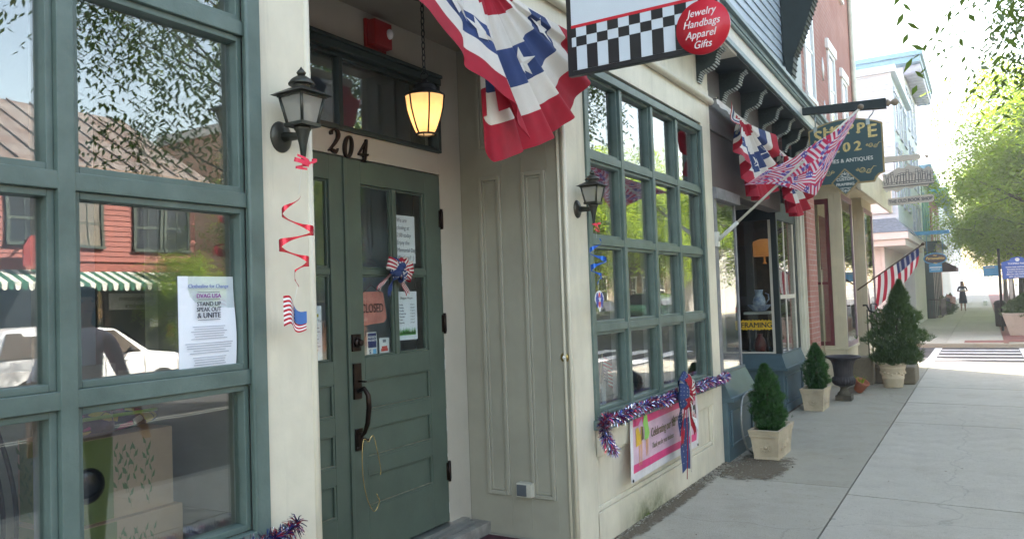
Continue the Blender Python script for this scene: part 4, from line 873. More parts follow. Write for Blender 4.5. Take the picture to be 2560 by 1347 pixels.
# ---------------- fire alarm ----------------
r=root('fire_alarm','red fire alarm strobe box on the wall above the transom','fire alarm',(D,3.2,2.88))
b=MB(); b.box(D,D+.02,3.125,3.29,2.86,3.02); b.box(D+.02,D+.075,3.135,3.275,2.87,3.01); b.build('alarm_box',[pm('alarm_red',(.36,.02,.02),.35,spec=.5)],r,bevel=.006)
b=MB(); b.sphere((D+.078,3.25,2.95),.022,8,0,1.3); b.build('strobe_lens',[pm('lens',(.75,.75,.78),.1,spec=.9)],r)
# door bell, outlet box, mat
r=root('door_bell','round brass door bell button on the entry corner post','door bell',(-2.061,3.985,1.155))
b=MB(); k=b.lathe([(.028,0),(.028,.004),(.020,.010),(.013,.011)],(0,0,0),24); b.xf(k,Matrix.Translation((-2.075,3.9899,1.155))@Matrix.Rotation(R(90),4,'X')); b.build('brass_ring',[pm('brass',(.45,.33,.12),.3,metal=.9,var=.2,vs=30)],r)
b=MB(); b.sphere((-2.075,3.978,1.155),.011,8); b.build('push_button',[pm('button_white',(.8,.78,.7),.3)],r)
b=MB(); b.box(-2.40,-2.30,3.935,3.9895,.345,.425,0); b.box(-2.395,-2.33,3.93,3.9345,.352,.418,1)
top(b,'outlet_box',[pm('outlet_cream',(.55,.53,.44),.5,dirt=.5,vs=12),pm('outlet_grey',(.10,.11,.12),.4)],'small weathered outlet box low on the panelled return wall','outlet box',bevel=.003)
b=MB(); b.box(-2.60,-2.12,2.2,3.93,.096,.108)
top(b,'door_mat',[pm('maroon_mat',(.075,.018,.028),.95,var=.3,vs=20,bump=1,bs=260,bd=.006)],'dark maroon mat on the entry floor before the doors','door mat',bevel=.004)
# ---------------- papers ----------------
PX=D-.034
def sheet(y0,y1,z0,z1,x=PX,c=4,m=0,mb=None,bend=.004,rot=0):
    b=mb or MB(); b.grid(lambda u,v:(x+bend*math.sin(u*3.1)*(1-.5*v),y0+(y1-y0)*u,z0+(z1-z0)*v),c,c,m); return b
def T(b,s,size,y,z,m=1,x=PX,sh=0,al='CENTER',sx=1,bold=0,dx=.005,sp=1): b.text(s,size,(x+dx,y,z),(0,1,0),(0,0,1),m,.0002,sh,al,sx,bold,sp)
pencil=pm('pencil_grey',(.22,.22,.26),.7)
b=sheet(3.362,3.556,1.722,1.992)
for k,s in enumerate(('We are','closing at','3:00 today','Enjoy the','Memorial Day','Weekend! :)')): T(b,s,.034,3.388,1.953-k*.042,1,sh=.12,al='LEFT',sx=.86)
top(b,'handwritten_note',[paper,pencil],'white handwritten note taped in the upper right door pane','paper note')
b=sheet(3.355,3.555,1.291,1.563); T(b,'Shoppe Hours',.019,3.455,1.52,1,sh=.3)
for k,(a_,c_) in enumerate((('Sunday','12 to 5'),('Monday','Closed'),('Tuesday','11 to 6'),('Wednesday','11 to 6'),('Thursday','11 to 6'),('Friday','11 to 7'),('Saturday','11 to 5'))): T(b,a_,.0125,3.39,1.485-k*.0168,1,al='LEFT'); T(b,c_,.0125,3.525,1.485-k*.0168,1,al='RIGHT')
rs=random.Random(2)
for k in range(70):
    y=3.378+.155*k/70; h_=rs.uniform(.014,.042); s_=rs.uniform(-.006,.006); b.add([(PX+.006,y-.0025,1.325),(PX+.006,y+.0025,1.325),(PX+.006,y+s_,1.325+h_)],[(0,1,2)],2)
b.add([(PX+.0055,3.378,1.318),(PX+.0055,3.533,1.318),(PX+.0055,3.533,1.33),(PX+.0055,3.378,1.33)],[(0,1,2,3)],2)
top(b,'opening_hours_sheet',[paper,ink,pm('print_grass',(.13,.42,.10),.7)],'white opening hours sheet with green grass, in the lower right door pane','paper notice')
b=MB(); P=[(3.03,1.382),(3.262,1.398),(3.285,1.42),(3.283,1.44),(3.262,1.556),(3.245,1.566),(3.0,1.563)]
P=[(p[0]-3.03,p[1]-1.38) for p in P]; b.prism(P,(D-.036,3.03,1.38),(0,1,0),(0,0,1),(.005,0,0),0); T(b,'CLOSED',.066,3.168,1.455,1,x=D-.034,sx=.72,bold=.0015,dx=.006)
b.tube([(D-.03,3.10,1.56),(D-.035,3.17,1.60),(D-.03,3.24,1.56)],.002,5,1)
top(b,'closed_sign',[pm('coral_leather',(.60,.21,.17),.55,var=.12,vs=18,bump=.9,bs=26,bd=.006),pm('sign_maroon_ink',(.13,.04,.04),.6)],'coral pink hanging sign reading CLOSED behind the lower left door pane','sign',bevel=.001)
def sticker(y0,y1,z0,z1,parts,label,cat='sticker',mats=None,texts=()):
    b=MB(); b.box(PX-.001,PX+.0005,y0,y1,z0,z1,0)
    for (a,c,d,e_,m) in parts: b.box(PX+.0004,PX+.0015,a,c,d,e_,m)
    for (s,sz,y,z,m) in texts: T(b,s,sz,y,z,m,dx=.0017,bold=.0004)
    return top(b,'door_sticker',mats,label,cat,'card stickers on the door glass')
sblue=pm('sticker_blue',(.05,.22,.55),.4); snavy=pm('sticker_navy',(.02,.03,.14),.4); sor=pm('sticker_orange',(.75,.25,.03),.4); swh=pm('sticker_white',(.75,.75,.75),.4); sred=pm('sticker_red',(.55,.05,.04),.4); sltb=pm('sticker_lightblue',(.15,.45,.75),.4)
sticker(3.124,3.202,1.224,1.35,[(3.129,3.197,1.268,1.345,1),(3.17,3.195,1.235,1.26,2)],'navy MEMBER FAVORITE sticker at the bottom of the left door pane','sticker',[swh,snavy,sltb],[('MEMBER',.017,3.163,1.318,0),('FAVORITE',.015,3.163,1.302,0),('S',.03,3.145,1.237,1)])
b_=sticker(3.222,3.302,1.224,1.315,[(3.235,3.29,1.243,1.258,1),(3.24,3.285,1.258,1.27,1),(3.25,3.275,1.29,1.305,2)],'white sticker with a small red vehicle in the door pane corner','sticker',[swh,sred,pencil])
for k,(m_,tx,lb) in enumerate(((sor,'','white and orange card sticker, uppermost of the column beside the lock'),(sor,'','orange disc card sticker under the uppermost one beside the lock'),(snavy,'VISA','white VISA card sticker with orange and blue bands beside the lock'),(sltb,'','light blue card sticker lowest in the column beside the lock'))):
    z=1.336-k*.0375
    pts=[(3.072,3.094,z+.002,z+.012,1)] if k<3 else [(3.070,3.096,z+.002,z+.029,1)]
    if k==2: pts=[(3.071,3.097,z+.023,z+.029,1),(3.071,3.097,z+.001,z+.006,2)]
    sticker(3.068,3.1,z,z+.031,pts,lb,'sticker',[swh,m_,sor],[(tx,.013,3.084,z+.01,1)] if tx else ())
b=sheet(2.70,2.80,1.226,1.50); T(b,'Summer Fair',.02,2.75,1.42,1); 
for k in range(7): b.box(PX+.005,PX+.0055,2.72,2.785-rnd(0,.02),1.39-k*.018,1.393-k*.018,1)
b.box(PX+.005,PX+.0055,2.735,2.775,1.445,1.46,2)
b.f=b.f; top(b,'window_flyer',[paper,pencil,pm('flyer_yellow',(.6,.5,.1),.6)],'white flyer in the glass of the left door leaf','paper notice')
b=MB(); WX=F-.051; b.grid(lambda u,v:(WX+.006*math.sin(v*5)*u,1.492+.208*u,1.315+(1.604-1.315)*v),6,8,0)
def TW(s,size,y,z,m=1,sh=0,sx=1,bold=0): b.text(s,size,(WX+.008,y,z),(0,1,0),(0,0,1),m,.0002,sh,'CENTER',sx,bold)
TW('Clothesline for Change',.0165,1.596,1.568,2,0,.95,.0003); TW('DVAG USA',.0185,1.596,1.537,3,0,1,.0006); TW('STAND UP',.0185,1.596,1.512,1,0,1,.0006); TW('SPEAK OUT',.0185,1.596,1.495,1,0,.93,.0006); TW('& UNITE',.023,1.596,1.475,1,0,1,.0008)
for z in (1.554,1.531,1.468): b.box(WX+.008,WX+.0083,1.555,1.637,z,z+.0015,1)
rs=random.Random(4)
for k in range(15):
    w_=rs.uniform(.05,.09); z=1.447-k*.0075-(.006 if k>5 else 0)-(.006 if k>10 else 0); b.box(WX+.0075,WX+.0078,1.596-w_,1.596+w_,z,z+.0022,4)
top(b,'window_poster',[paper,ink,pm('print_blue',(.12,.15,.38),.7),pm('print_purple',(.28,.06,.28),.7),pm('print_grey',(.42,.44,.5),.7)],'white poster headed Clothesline for Change taped inside the left window','poster')
# ---------------- things in the left display window ----------------
kraft=pm('kraft_card',(.60,.41,.26),.8,var=.1,vs=5); leafg=pm('printed_leaf',(.16,.24,.08),.8); olive=pm('olive_card',(.24,.28,.09),.7,var=.1)
def giftbox(x0,x1,y0,y1,z0,z1,label,seed):
    b=MB(); b.box(x0,x1,y0,y1,z0,z1,0); b.box(x0+.01,x1+.001,y0-.0005,y0+(y1-y0)*.42,z0+.002,z1-.002,2)
    rs=random.Random(seed)
    hmax=z1-z0-.035
    def sprig(o,u,w):
        n=Vector(u).cross(Vector(w))
        for c in range(6):
            cx=.02+.045*c+rs.uniform(-.01,.01); cz=rs.uniform(.01,.12); 
            for k in range(8):
                z=cz+k*.024; 
                if z>hmax: break
                s=1 if k%2 else -1; px=cx+.012*math.sin(k*.8+c); l=.024*rs.uniform(.7,1.2)
                P=[(px,z),(px+s*l*.35,z+.015),(px+s*l,z+.024),(px+s*l*.75,z+.004)][::s]
                b.prism(P,Vector(o)+n*.0004,u,w,n*.0006,1)
                b.prism([(px-.001,z-.011),(px+.001,z-.011),(px+.001,z+.011),(px-.001,z+.011)],Vector(o)+n*.0004,u,w,n*.0005,1)
    sprig((x1,y0+(y1-y0)*.42,z0),(0,.52,0),(0,0,1)) ; sprig((x0,y0,z0),(1,0,0),(0,0,1))
    for s in (1,): 
        k=b.lathe([(.055,.001),(.05,.006),(.03,.012),(.001,.014)],(0,0,0),20,3); b.xf(k,Matrix.Translation((x1,y0+.07,(z0+z1)/2-.01))@Matrix.Rotation(R(90),4,'Y'))
    return top(b,'gift_box',[kraft,leafg,olive,pm('black_gloss',(.012,.012,.014),.12,spec=.8)],label,'box','leaf printed gift boxes in the window')
giftbox(-2.62,-2.36,1.30,1.66,.86,1.115,'kraft gift box with green leaf print, upper box in the left window',5)
giftbox(-2.60,-2.34,1.28,1.68,.685,.857,'kraft gift box with leaf print, lower box in the left window',9)
def paisley():
    m,t,out=newmat('paisley_fabric'); vec=nd(t,'ShaderNodeTexCoord').outputs['Object']; p=nd(t,'ShaderNodeBsdfPrincipled'); v=nd(t,'ShaderNodeTexVoronoi'); v.inputs['Scale'].default_value=26; L(t,vec,v.inputs[0])
    cr=nd(t,'ShaderNodeValToRGB'); cr.color_ramp.interpolation='CONSTANT'; e=cr.color_ramp.elements; e[0].color=(.01,.012,.04,1); e[1].position=.45; e[1].color=(.45,.02,.16,1)
    for pos,c in ((.6,(.55,.45,.04,1)),(.7,(.02,.025,.08,1)),(.85,(.6,.55,.5,1)),(.93,(.02,.15,.4,1))): n=e.new(pos); n.color=c
    L(t,v.outputs['Color'],cr.inputs[0]); v2=nd(t,'ShaderNodeTexVoronoi',feature='DISTANCE_TO_EDGE'); v2.inputs['Scale'].default_value=26; L(t,vec,v2.inputs[0]); mr=nd(t,'ShaderNodeMapRange'); mr.inputs[1].default_value=.03; mr.inputs[2].default_value=.05; L(t,v2.outputs[0],mr.inputs[0])
    c=mixc(t,mr.outputs[0],(.012,.014,.05),cr.outputs[0]); L(t,c,p.inputs['Base Color']); p.inputs['Roughness'].default_value=.7; L(t,p.outputs[0],out.inputs[0]); return m
pais=paisley()
def fabag(c,sx,sy,h,label,seed):
    b=MB(); rs=random.Random(seed)
    def fn(u,v):
        a=u*2*math.pi; k=1-.25*v**4; q_=4; r=1/((abs(math.cos(a))**q_+abs(math.sin(a))**q_)**(1/q_)); pin=math.sin(math.pi*min(1,v*1.02))**.35
        return (c[0]+sx*r*math.cos(a)*pin*k*(1+.03*math.sin(5*a)),c[1]+sy*r*math.sin(a)*pin*k,c[2]+h*v)
    b.grid(fn,28,10,0); b.tube([(c[0]+sx*1.0,c[1]+sy*math.sin(t)*.9,c[2]+h*.8+.0*t) for t in [k*.25-1.2 for k in range(10)]],.006,6,1)
    return top(b,'fabric_bag',[pais,pm('piping_green',(.25,.45,.05),.6)],label,'bag','patterned bags in the window')
fabag((-2.47,1.48,1.117),.10,.17,.075,'dark paisley quilted pouch lying on the upper gift box in the left window',1)
fabag((-2.3,.98,.685),.11,.14,.11,'pink and yellow paisley bag at the bottom left of the left window',2)
b=MB()
for k in range(4): y=1.02+k*.035; b.tube([(-2.4,y+.06*math.sin(t*2.6+.4),.69+.5*t) for t in [i/12 for i in range(13)]],.007,6,0)
b.lathe([(.07,0),(.07,.012)],(-2.4,1.07,.682),20); top(b,'wire_stand',[blackm],'black curved wire display stand behind the leftmost lower pane','display stand')
b=MB(); k=b.lathe([(.075,0),(.078,.01),(.06,.03),(.001,.034)],(0,0,0),24); b.xf(k,Matrix.Translation((-2.5,1.93-.08,1.19))@Matrix.Rotation(R(90),4,'X'))
# ---------------- twirling foil decorations ----------------
foilr=pm('red_foil',(.60,.03,.06),.25,metal=.45,var=.05); foilb=pm('blue_foil',(.02,.12,.55),.25,metal=.45,var=.05); ribr=pm('red_ribbon',(.75,.03,.08),.35,var=.05)
def spiral(x,y,z0,z1,turns,rmax,m,mb,wmax=.026,ph=0):
    n=90; 
    def fn(u,v):
        t=u; a=ph+t*turns*2*math.pi; r=rmax*(.15+.85*math.sin(math.pi*min(1,t*1.15+.04))**.7); w=wmax*(.25+.75*math.sin(math.pi*t)**.6)*(.22+.95*abs(math.cos(a))**2.2)
        z=z0+(z1-z0)*(t**.85); return (x+r*.5*math.sin(a),y+r*math.cos(a),z+(v-.5)*w*(1+.3*math.sin(a*2)))
    mb.grid(fn,n,1,m)
r=root('foil_twirler','red foil twirler ending in a small flag, hanging under the left lantern','foil decoration',(-1.925,1.825,1.42))
b=MB(); spiral(-1.925,1.825,1.868,1.565,2.75,.072,0,b,ph=1.0); b.build('foil_spiral',[foilr],r)
b=MB(); b.tube([(-1.925,1.865,2.0),(-1.925,1.84,1.87)],.0006,4); b.tube([(-1.925,1.825,1.565),(-1.925,1.81,1.52)],.0006,4); b.build('hanging_thread',[white],r)
b=MB()
for k in range(13):
    def fn(u,v,k=k):
        vv=(k+v)/13; y=1.762+.10*u; z=1.535-.036*u*1.4+.012*math.sin(u*6.2)-(.098-.036*u)*vv*1.0+ .0; return (-1.93+.012*math.sin(u*6+.5),y,z)
    b.grid(fn,14,1,0 if k%2==0 else 1)
b.grid(lambda u,v:(-1.927+.012*math.sin((.55+u*.45)*6+.5),1.762+.10*(.55+.45*u),1.535-.036*(.55+.45*u)*1.4+.012*math.sin((.55+u*.45)*6.2)-(.098-.036*(.55+.45*u))*v*.62),8,4,2)
b.build('foil_flag',[foilr,white,pm('foil_flag_blue',(.06,.16,.42),.35)],r)
r=root('foil_twirler','blue foil twirler ending in a starred balloon card, under the second lantern','foil decoration',(-1.92,4.15,1.4))
b=MB(); spiral(-1.92,4.15,1.835,1.56,2.6,.085,0,b,.028,.3); b.build('foil_spiral',[foilb],r)
b=MB(); b.tube([(-1.92,4.13,1.96),(-1.92,4.15,1.835)],.0006,4); b.tube([(-1.92,4.15,1.56),(-1.92,4.15,1.53)],.0006,4); b.build('hanging_thread',[white],r)
b=MB(); P=[]; 
for k in range(25):
    a=R(90+k*15); rr=.055*(1 if math.sin(a)>-.3 else 1+.35*(-math.sin(a)-.3)); w_=.062 if math.sin(a)>-.2 else .062*(1+math.sin(a)*.75)
    P.append((abs(w_)*math.cos(a),rr*math.sin(a)))
b.prism(P[:-1],(-1.92,4.15,1.475),(0,1,0),(0,0,1),(.002,0,0),0)
for s,mm in ((-.3,1),(.3,1),(0,2)):
    b.prism([(s*.1+.016*math.cos(R(t))*1.0,.045*math.sin(R(t))) for t in range(0,360,20)],(-1.9178,4.15,1.475),(0,1,0),(0,0,1),(.0006,0,0),mm)
b.prism([(-.05,-.012),(.05,-.012),(.052,.014),(-.052,.014)],(-1.917,4.15,1.478),(0,1,0),(0,0,1),(.0006,0,0),1)
def starP(r_,ro=90): return [((r_ if k%2==0 else r_*.4)*math.cos(R(ro+k*36)),(r_ if k%2==0 else r_*.4)*math.sin(R(ro+k*36))) for k in range(10)]
b.prism(starP(.022),(-1.916,4.15,1.479),(0,1,0),(0,0,1),(.0006,0,0),0)
b.build('balloon_card',[swh,pm('card_blue',(.02,.05,.35),.4),pm('card_red',(.6,.03,.05),.4)],r)
def ribbonbow(c,s,label):
    b=MB(); rs=random.Random(int(c[1]*100))
    b.sphere(c,.011*s,8,0,.8)
    for k in range(5):
        a=rs.uniform(0,6.28); pts=[Vector(c)+Vector((.01+.012*math.sin(t*2+a),s*.035*math.cos(a)*math.sin(t)*1.2+.01*math.sin(3*t),s*.035*math.sin(a)*math.sin(t)-.02*t*.3)) for t in [i*.35 for i in range(9)]]
        b.grid(lambda u,v,pts=pts:(lambda i,f:tuple(pts[i].lerp(pts[min(i+1,8)],f)+Vector((0,0,(v-.5)*.008))))(min(7,int(u*8)),u*8-min(7,int(u*8))),16,1,0)
    top(b,'ribbon_bow',[ribr],label,'ribbon','curled red ribbons on the lanterns')
ribbonbow((-1.918,1.868,1.975),1.15,'curly red ribbon tied to the tail of the left lantern')
ribbonbow((-1.918,4.13,1.915),1.0,'curly red ribbon tied to the tail of the second lantern')
# gold ribbon on the door handle
b=MB(); pts=[Vector((D+.055+.01*math.sin(i),3.0+.03*math.sin(i*.9)+.01,.83-.34*math.sin(math.pi*i/14)**1.0*(1 if i<14 else 1))) for i in range(15)]
pts=[Vector(p) for p in ((D+.05,3.02,.80),(D+.05,2.985,.82),(D+.055,2.965,.74),(D+.05,2.975,.62),(D+.05,3.0,.52),(D+.055,3.03,.46),(D+.05,3.06,.45),(D+.055,3.085,.49),(D+.05,3.07,.53))]
pts2=[Vector(p) for p in ((D+.05,3.02,.80),(D+.055,3.05,.83),(D+.06,3.07,.76),(D+.055,3.1,.66),(D+.055,3.1,.62))]
for P in (pts,pts2): b.tube(smooth(P),.0022,5,0)
top(b,'gold_ribbon',[pm('gold_foil',(.75,.55,.22),.25,metal=.9,var=.1)],'thin gold curling ribbon dangling from the door handle','ribbon')
# ---------------- tinsel garlands ----------------
tm=[pm('tinsel_blue',(.04,.07,.30),.2,metal=.8,var=.1),pm('tinsel_red',(.50,.04,.07),.25,metal=.7,var=.1),pm('tinsel_silver',(.70,.72,.80),.15,metal=.9,var=.05),pm('tinsel_core',(.02,.02,.06),.5)]
def garland(path,rad,dens,label,seed):
    rs=random.Random(seed); b=MB(); pts=smooth(path,3); b.tube(pts,.006,6,3)
    L_=[0]
    for i in range(len(pts)-1): L_.append(L_[-1]+(pts[i+1]-pts[i]).length)
    for k in range(int(L_[-1]*dens)):
        s=rs.uniform(0,L_[-1]); i=max(j for j in range(len(L_)) if L_[j]<=s); i=min(i,len(pts)-2); f=(s-L_[i])/(L_[i+1]-L_[i]); p=pts[i].lerp(pts[i+1],f); t=(pts[i+1]-pts[i]).normalized()
        d=Vector((rs.gauss(0,1),rs.gauss(0,1),rs.gauss(0,1))); d=(d-t*d.dot(t)).normalized(); d=(d+t*rs.uniform(-.5,.5)).normalized(); l=rad*rs.uniform(.7,1.15); w=t.cross(d).normalized()*.0017; w=(w+t*rs.uniform(-.0012,.0012))
        e_=d*l*.55+Vector((0,0,.0)); e2=d*l+Vector((0,0,-l*rs.uniform(0,.4)))
        b.add([p-w,p+w,p+e_+w,p+e2+w*.6,p+e2-w*.6,p+e_-w],[(0,1,2,5),(5,2,3,4)],rs.choices([0,1,2],[.42,.28,.30])[0])
    return top(b,'tinsel_garland',tm,label,'garland','tinsel garlands on the window sills')
gp=[(-1.955,6.80,.770)]+[(-1.955+.008*math.sin(k),6.8-k*.11,.765+.008*math.sin(k*1.7)) for k in range(1,24)]+[(-1.95,4.21,.745),(-1.935,4.19,.70),(-1.935,4.22,.65),(-1.94,4.28,.605),(-1.94,4.31,.575)]
garland(gp,.043,2900,'red, silver and blue tinsel garland along the sill of the second window, end drooping left',3)
gp=[(-1.955,1.83,.80),(-1.955,1.78,.775)]+[(-1.955+.006*math.sin(k),1.7-k*.12,.77) for k in range(0,20)]
garland(gp,.043,2400,'tinsel garland tip on the left window sill at the bottom edge of the view',8)
# ---------------- banner on the apron ----------------
b=MB()
def BN(u,v,off=0):
    y=4.627+(4.79-4.627)*(v**1.6)+(6.12-4.627)*u-(.02)*v*u*0+ (0.0)*v; y=(4.627+.163*v**1.4)*(1-u)+(6.113+.035*v)*u
    z=(.306+(.714-.306)*v)*(1-u)+(.275+(.737-.275)*v)*u-.012*math.sin(math.pi*u)*v
    x=F+.012+.05*(1-v)**1.5*(1-u)**2+.012*math.sin(u*9)*(.3+.7*v)*.5+.01*math.sin(v*4)+off; return (x,y,z)
def bm(u,v):
    if u<.035 or u>.965 or v<.13 or v>.95: return 0
    if .13<=v<.25 or .80<v<=.92: return 1 if u>.03 else 0
    if .92<v<=.95: return 0
    return 2
b.grid(BN,60,40,0,mf=bm)
def patch(u0,u1,v0,v1,m,off=.003,n=8): b.grid(lambda u,v:BN(u0+(u1-u0)*u,v0+(v1-v0)*v,off),n,n,m)
def bpoly(P,m,off=.004):
    k=b.add([BN(u,v,off) for u,v in P],[tuple(range(len(P)))],m)
# fashion figures : legs, dresses in yellow, brown/yellow and green
for (u,m) in ((.10,6),(.125,6),(.185,6),(.205,6)): bpoly([(u,.2 if u<.15 else .3),(u+.006,.2 if u<.15 else .3),(u+.012,.55),(u-.004,.55)],m)
bpoly([(.06,.5),(.12,.52),(.115,.66),(.09,.78),(.06,.76)],3); bpoly([(.125,.56),(.155,.58),(.15,.76),(.12,.78)],4); bpoly([(.12,.55),(.128,.55),(.128,.77),(.12,.77)],3)
bpoly([(.06,.8),(.11,.82),(.10,.93),(.05,.92)],1); bpoly([(.08,.78),(.15,.80),(.13,.9)],7)
bpoly([(.165,.55),(.215,.56),(.235,.63),(.215,.78),(.20,.93),(.16,.95),(.15,.8),(.17,.7)],5)
for P in (((.5,.33),(.8,.33)),): pass
def BT(s,size,u,v,m,sh=.25,al='LEFT',bold=0,sx=1):
    o=Vector(BN(u,v,.012)); uu=(Vector(BN(min(1,u+.2),v))-Vector(BN(u,v))).normalized(); ww=Vector((0,0,1)); b.text(s,size,o,uu,(ww-uu*ww.dot(uu)),m,.0004,sh,al,sx,bold)
BT('Celebrating our 9th',.085,.235,.56,8,.2,sx=.8,bold=.0005); BT('Thank you for your business',.052,.25,.38,8,.3,sx=.8); BT('Anniversary',.075,.56,.62,8,.2,sx=.8)
patch(.82,.945,.42,.74,9,.006); BT('Jasmine',.05,.833,.62,10,.2,sx=.75); BT('& Co.',.05,.85,.50,10,.2,sx=.8)
for (u,v) in ((.015,.965),(.985,.965),(.015,.035),(.985,.035)):
    c_=BN(u,v,.006); k=b.lathe([(.010,0),(.010,.003),(.005,.004)],(0,0,0),10,11); b.xf(k,Matrix.Translation(c_)@Matrix.Rotation(R(90),4,'Y'))
top(b,'vinyl_banner',[pm('banner_white',(.74,.72,.72),.4,spec=.5,bump=.1,bs=6,bd=.01),pm('banner_pink',(.72,.06,.22),.4),pm('banner_palepink',(.68,.46,.56),.4),pm('banner_yellow',(.70,.42,.03),.4),pm('banner_brown',(.10,.05,.02),.4),pm('banner_green',(.30,.60,.12),.4),pm('banner_gold',(.75,.38,.18),.5),pm('banner_lilac',(.60,.30,.50),.5),pm('banner_olive_ink',(.12,.10,.02),.5),pm('banner_black',(.03,.03,.03),.4),swh,blackm],'pink striped white vinyl banner with Celebrating text pinned below the second window','banner')
# ---------------- bows ----------------
starw=white
def loop(b,c,ang,l,w,m,depth=.03,star=False):
    c=Vector(c); d=Vector((0,math.cos(ang),math.sin(ang))); s_=Vector((0,-math.sin(ang),math.cos(ang)))
    def fn(u,v):
        a=u*math.pi*2; r=math.sin(a/2)
        return tuple(c+d*(l*(.5-.5*math.cos(a)))+Vector((depth*math.sin(a)+.02,0,0))+s_*((v-.5)*w*(.25+r)))
    if callable(m): b.grid(fn,16,6,0,mf=m)
    else: b.grid(fn,14,4,m)
    if star:
        for u in (.2,.3,.4,.5):
            for v in (.25,.5,.75):
                p=Vector(fn(u,v)); b.add([p+Vector((.004,y,z)) for y,z in starP(.006)],[tuple(range(10))],3)
def tail(b,pts,w,m,star=False,notch=True):
    P=[Vector(p) for p in pts]; n=len(P)-1
    def fn(u,v):
        i=min(n-1,int(u*n)); f=u*n-i; p=P[i].lerp(P[i+1],f); return tuple(p+Vector((.006*math.sin(u*7+v*2),(v-.5)*w*(.5+.5*u+.2*math.sin(u*5)),-(.02*abs(v-.5)*2 if (notch and u>.95) else 0))))
    if callable(m): b.grid(fn,14,6,0,mf=m)
    else: b.grid(fn,14,4,m)
    if star:
        for u in [.1+.11*k for k in range(8)]:
            for v in (.25,.6):
                p=Vector(fn(u,v+.1*math.sin(u*20))); b.add([p+Vector((.004,y,z)) for y,z in starP(.006)],[tuple(range(10))],3)
bowm=[redf,whitef,bluef,white]
stripe=lambda u,v: 0 if int(v*6)%2==0 else 1
c=(-1.90,5.50,.80)
b=MB()
for a,l,m,st in ((R(75),.13,stripe,0),(R(105),.12,0,0),(R(40),.13,1,0),(R(140),.13,1,0),(R(10),.15,stripe,0),(R(170),.16,2,1),(R(200),.15,2,1),(R(-25),.14,stripe,0),(R(220),.12,0,0),(R(120),.15,2,1)): loop(b,(c[0]+rnd(-.01,.01),c[1],c[2]-.02),a,l*1.0,.09,m,.03,bool(st))
b.sphere((c[0]+.045,c[1],c[2]-.02),.022,8,0)
tail(b,[(-1.90,5.44,.72),(-1.90,5.40,.62),(-1.90,5.40,.50)],.10,2,True)
tail(b,[(-1.885,5.46,.72),(-1.885,5.42,.56),(-1.89,5.38,.44)],.07,0)
tail(b,[(-1.88,5.53,.72),(-1.88,5.58,.58),(-1.885,5.66,.47)],.07,0)
tail(b,[(-1.89,5.50,.60),(-1.90,5.48,.42),(-1.90,5.47,.24)],.22,2,True)
tail(b,[(-1.875,5.53,.72),(-1.875,5.60,.63),(-1.88,5.66,.58)],.05,stripe)
b.tube([(-1.875,5.50,.75),(-1.87,5.52,.5),(-1.87,5.50,.21)],.005,5,1); b.tube([(-1.875,5.47,.75),(-1.87,5.44,.4),(-1.87,5.40,.18)],.003,5,0)
for k in range(10): 
    a=k*.7; b.tube([(-1.87+.01*math.sin(t*3+a),5.52+.03*k*.4+.05*t,.70-.035*k*.4-.08*t+.02*math.sin(t*5+a)) for t in [i*.25 for i in range(8)]],.0022,4,3)
top(b,'ribbon_bow',bowm,'large starred navy and striped red bow with long tails over the vinyl banner','bow')
c=(D+.03,3.315,1.68); b=MB()
for a,l,m,st in ((R(8),.11,stripe,0),(R(-22),.10,stripe,0),(R(32),.085,stripe,0),(R(172),.08,2,1),(R(150),.075,2,1),(R(200),.075,2,1),(R(160),.11,stripe,0),(R(-60),.065,2,1),(R(110),.06,0,0)): loop(b,c,a,l,.055,m,.02,bool(st))
for y in (-.02,.0,.02): b.sphere((c[0]+.035,c[1]-.03+y,c[2]+y),.028,8,2,.8)
for k in range(14): b.add([Vector((c[0]+.062-.02*abs(math.sin(k)),c[1]-.03+.035*math.sin(k*2.4),c[2]+.04*math.cos(k*1.9)))+Vector((0,y,z)) for y,z in starP(.006)],[tuple(range(10))],3)
tail(b,[(D+.03,3.33,1.67),(D+.035,3.36,1.60),(D+.03,3.395,1.555)],.045,stripe); tail(b,[(D+.03,3.30,1.66),(D+.03,3.26,1.60),(D+.03,3.235,1.55)],.03,2); tail(b,[(D+.02,3.28,1.67),(D+.02,3.22,1.62),(D+.02,3.16,1.585)],.04,stripe)
top(b,'ribbon_bow',bowm,'small red, white and starred navy bow on the door muntin above the CLOSED sign','bow')
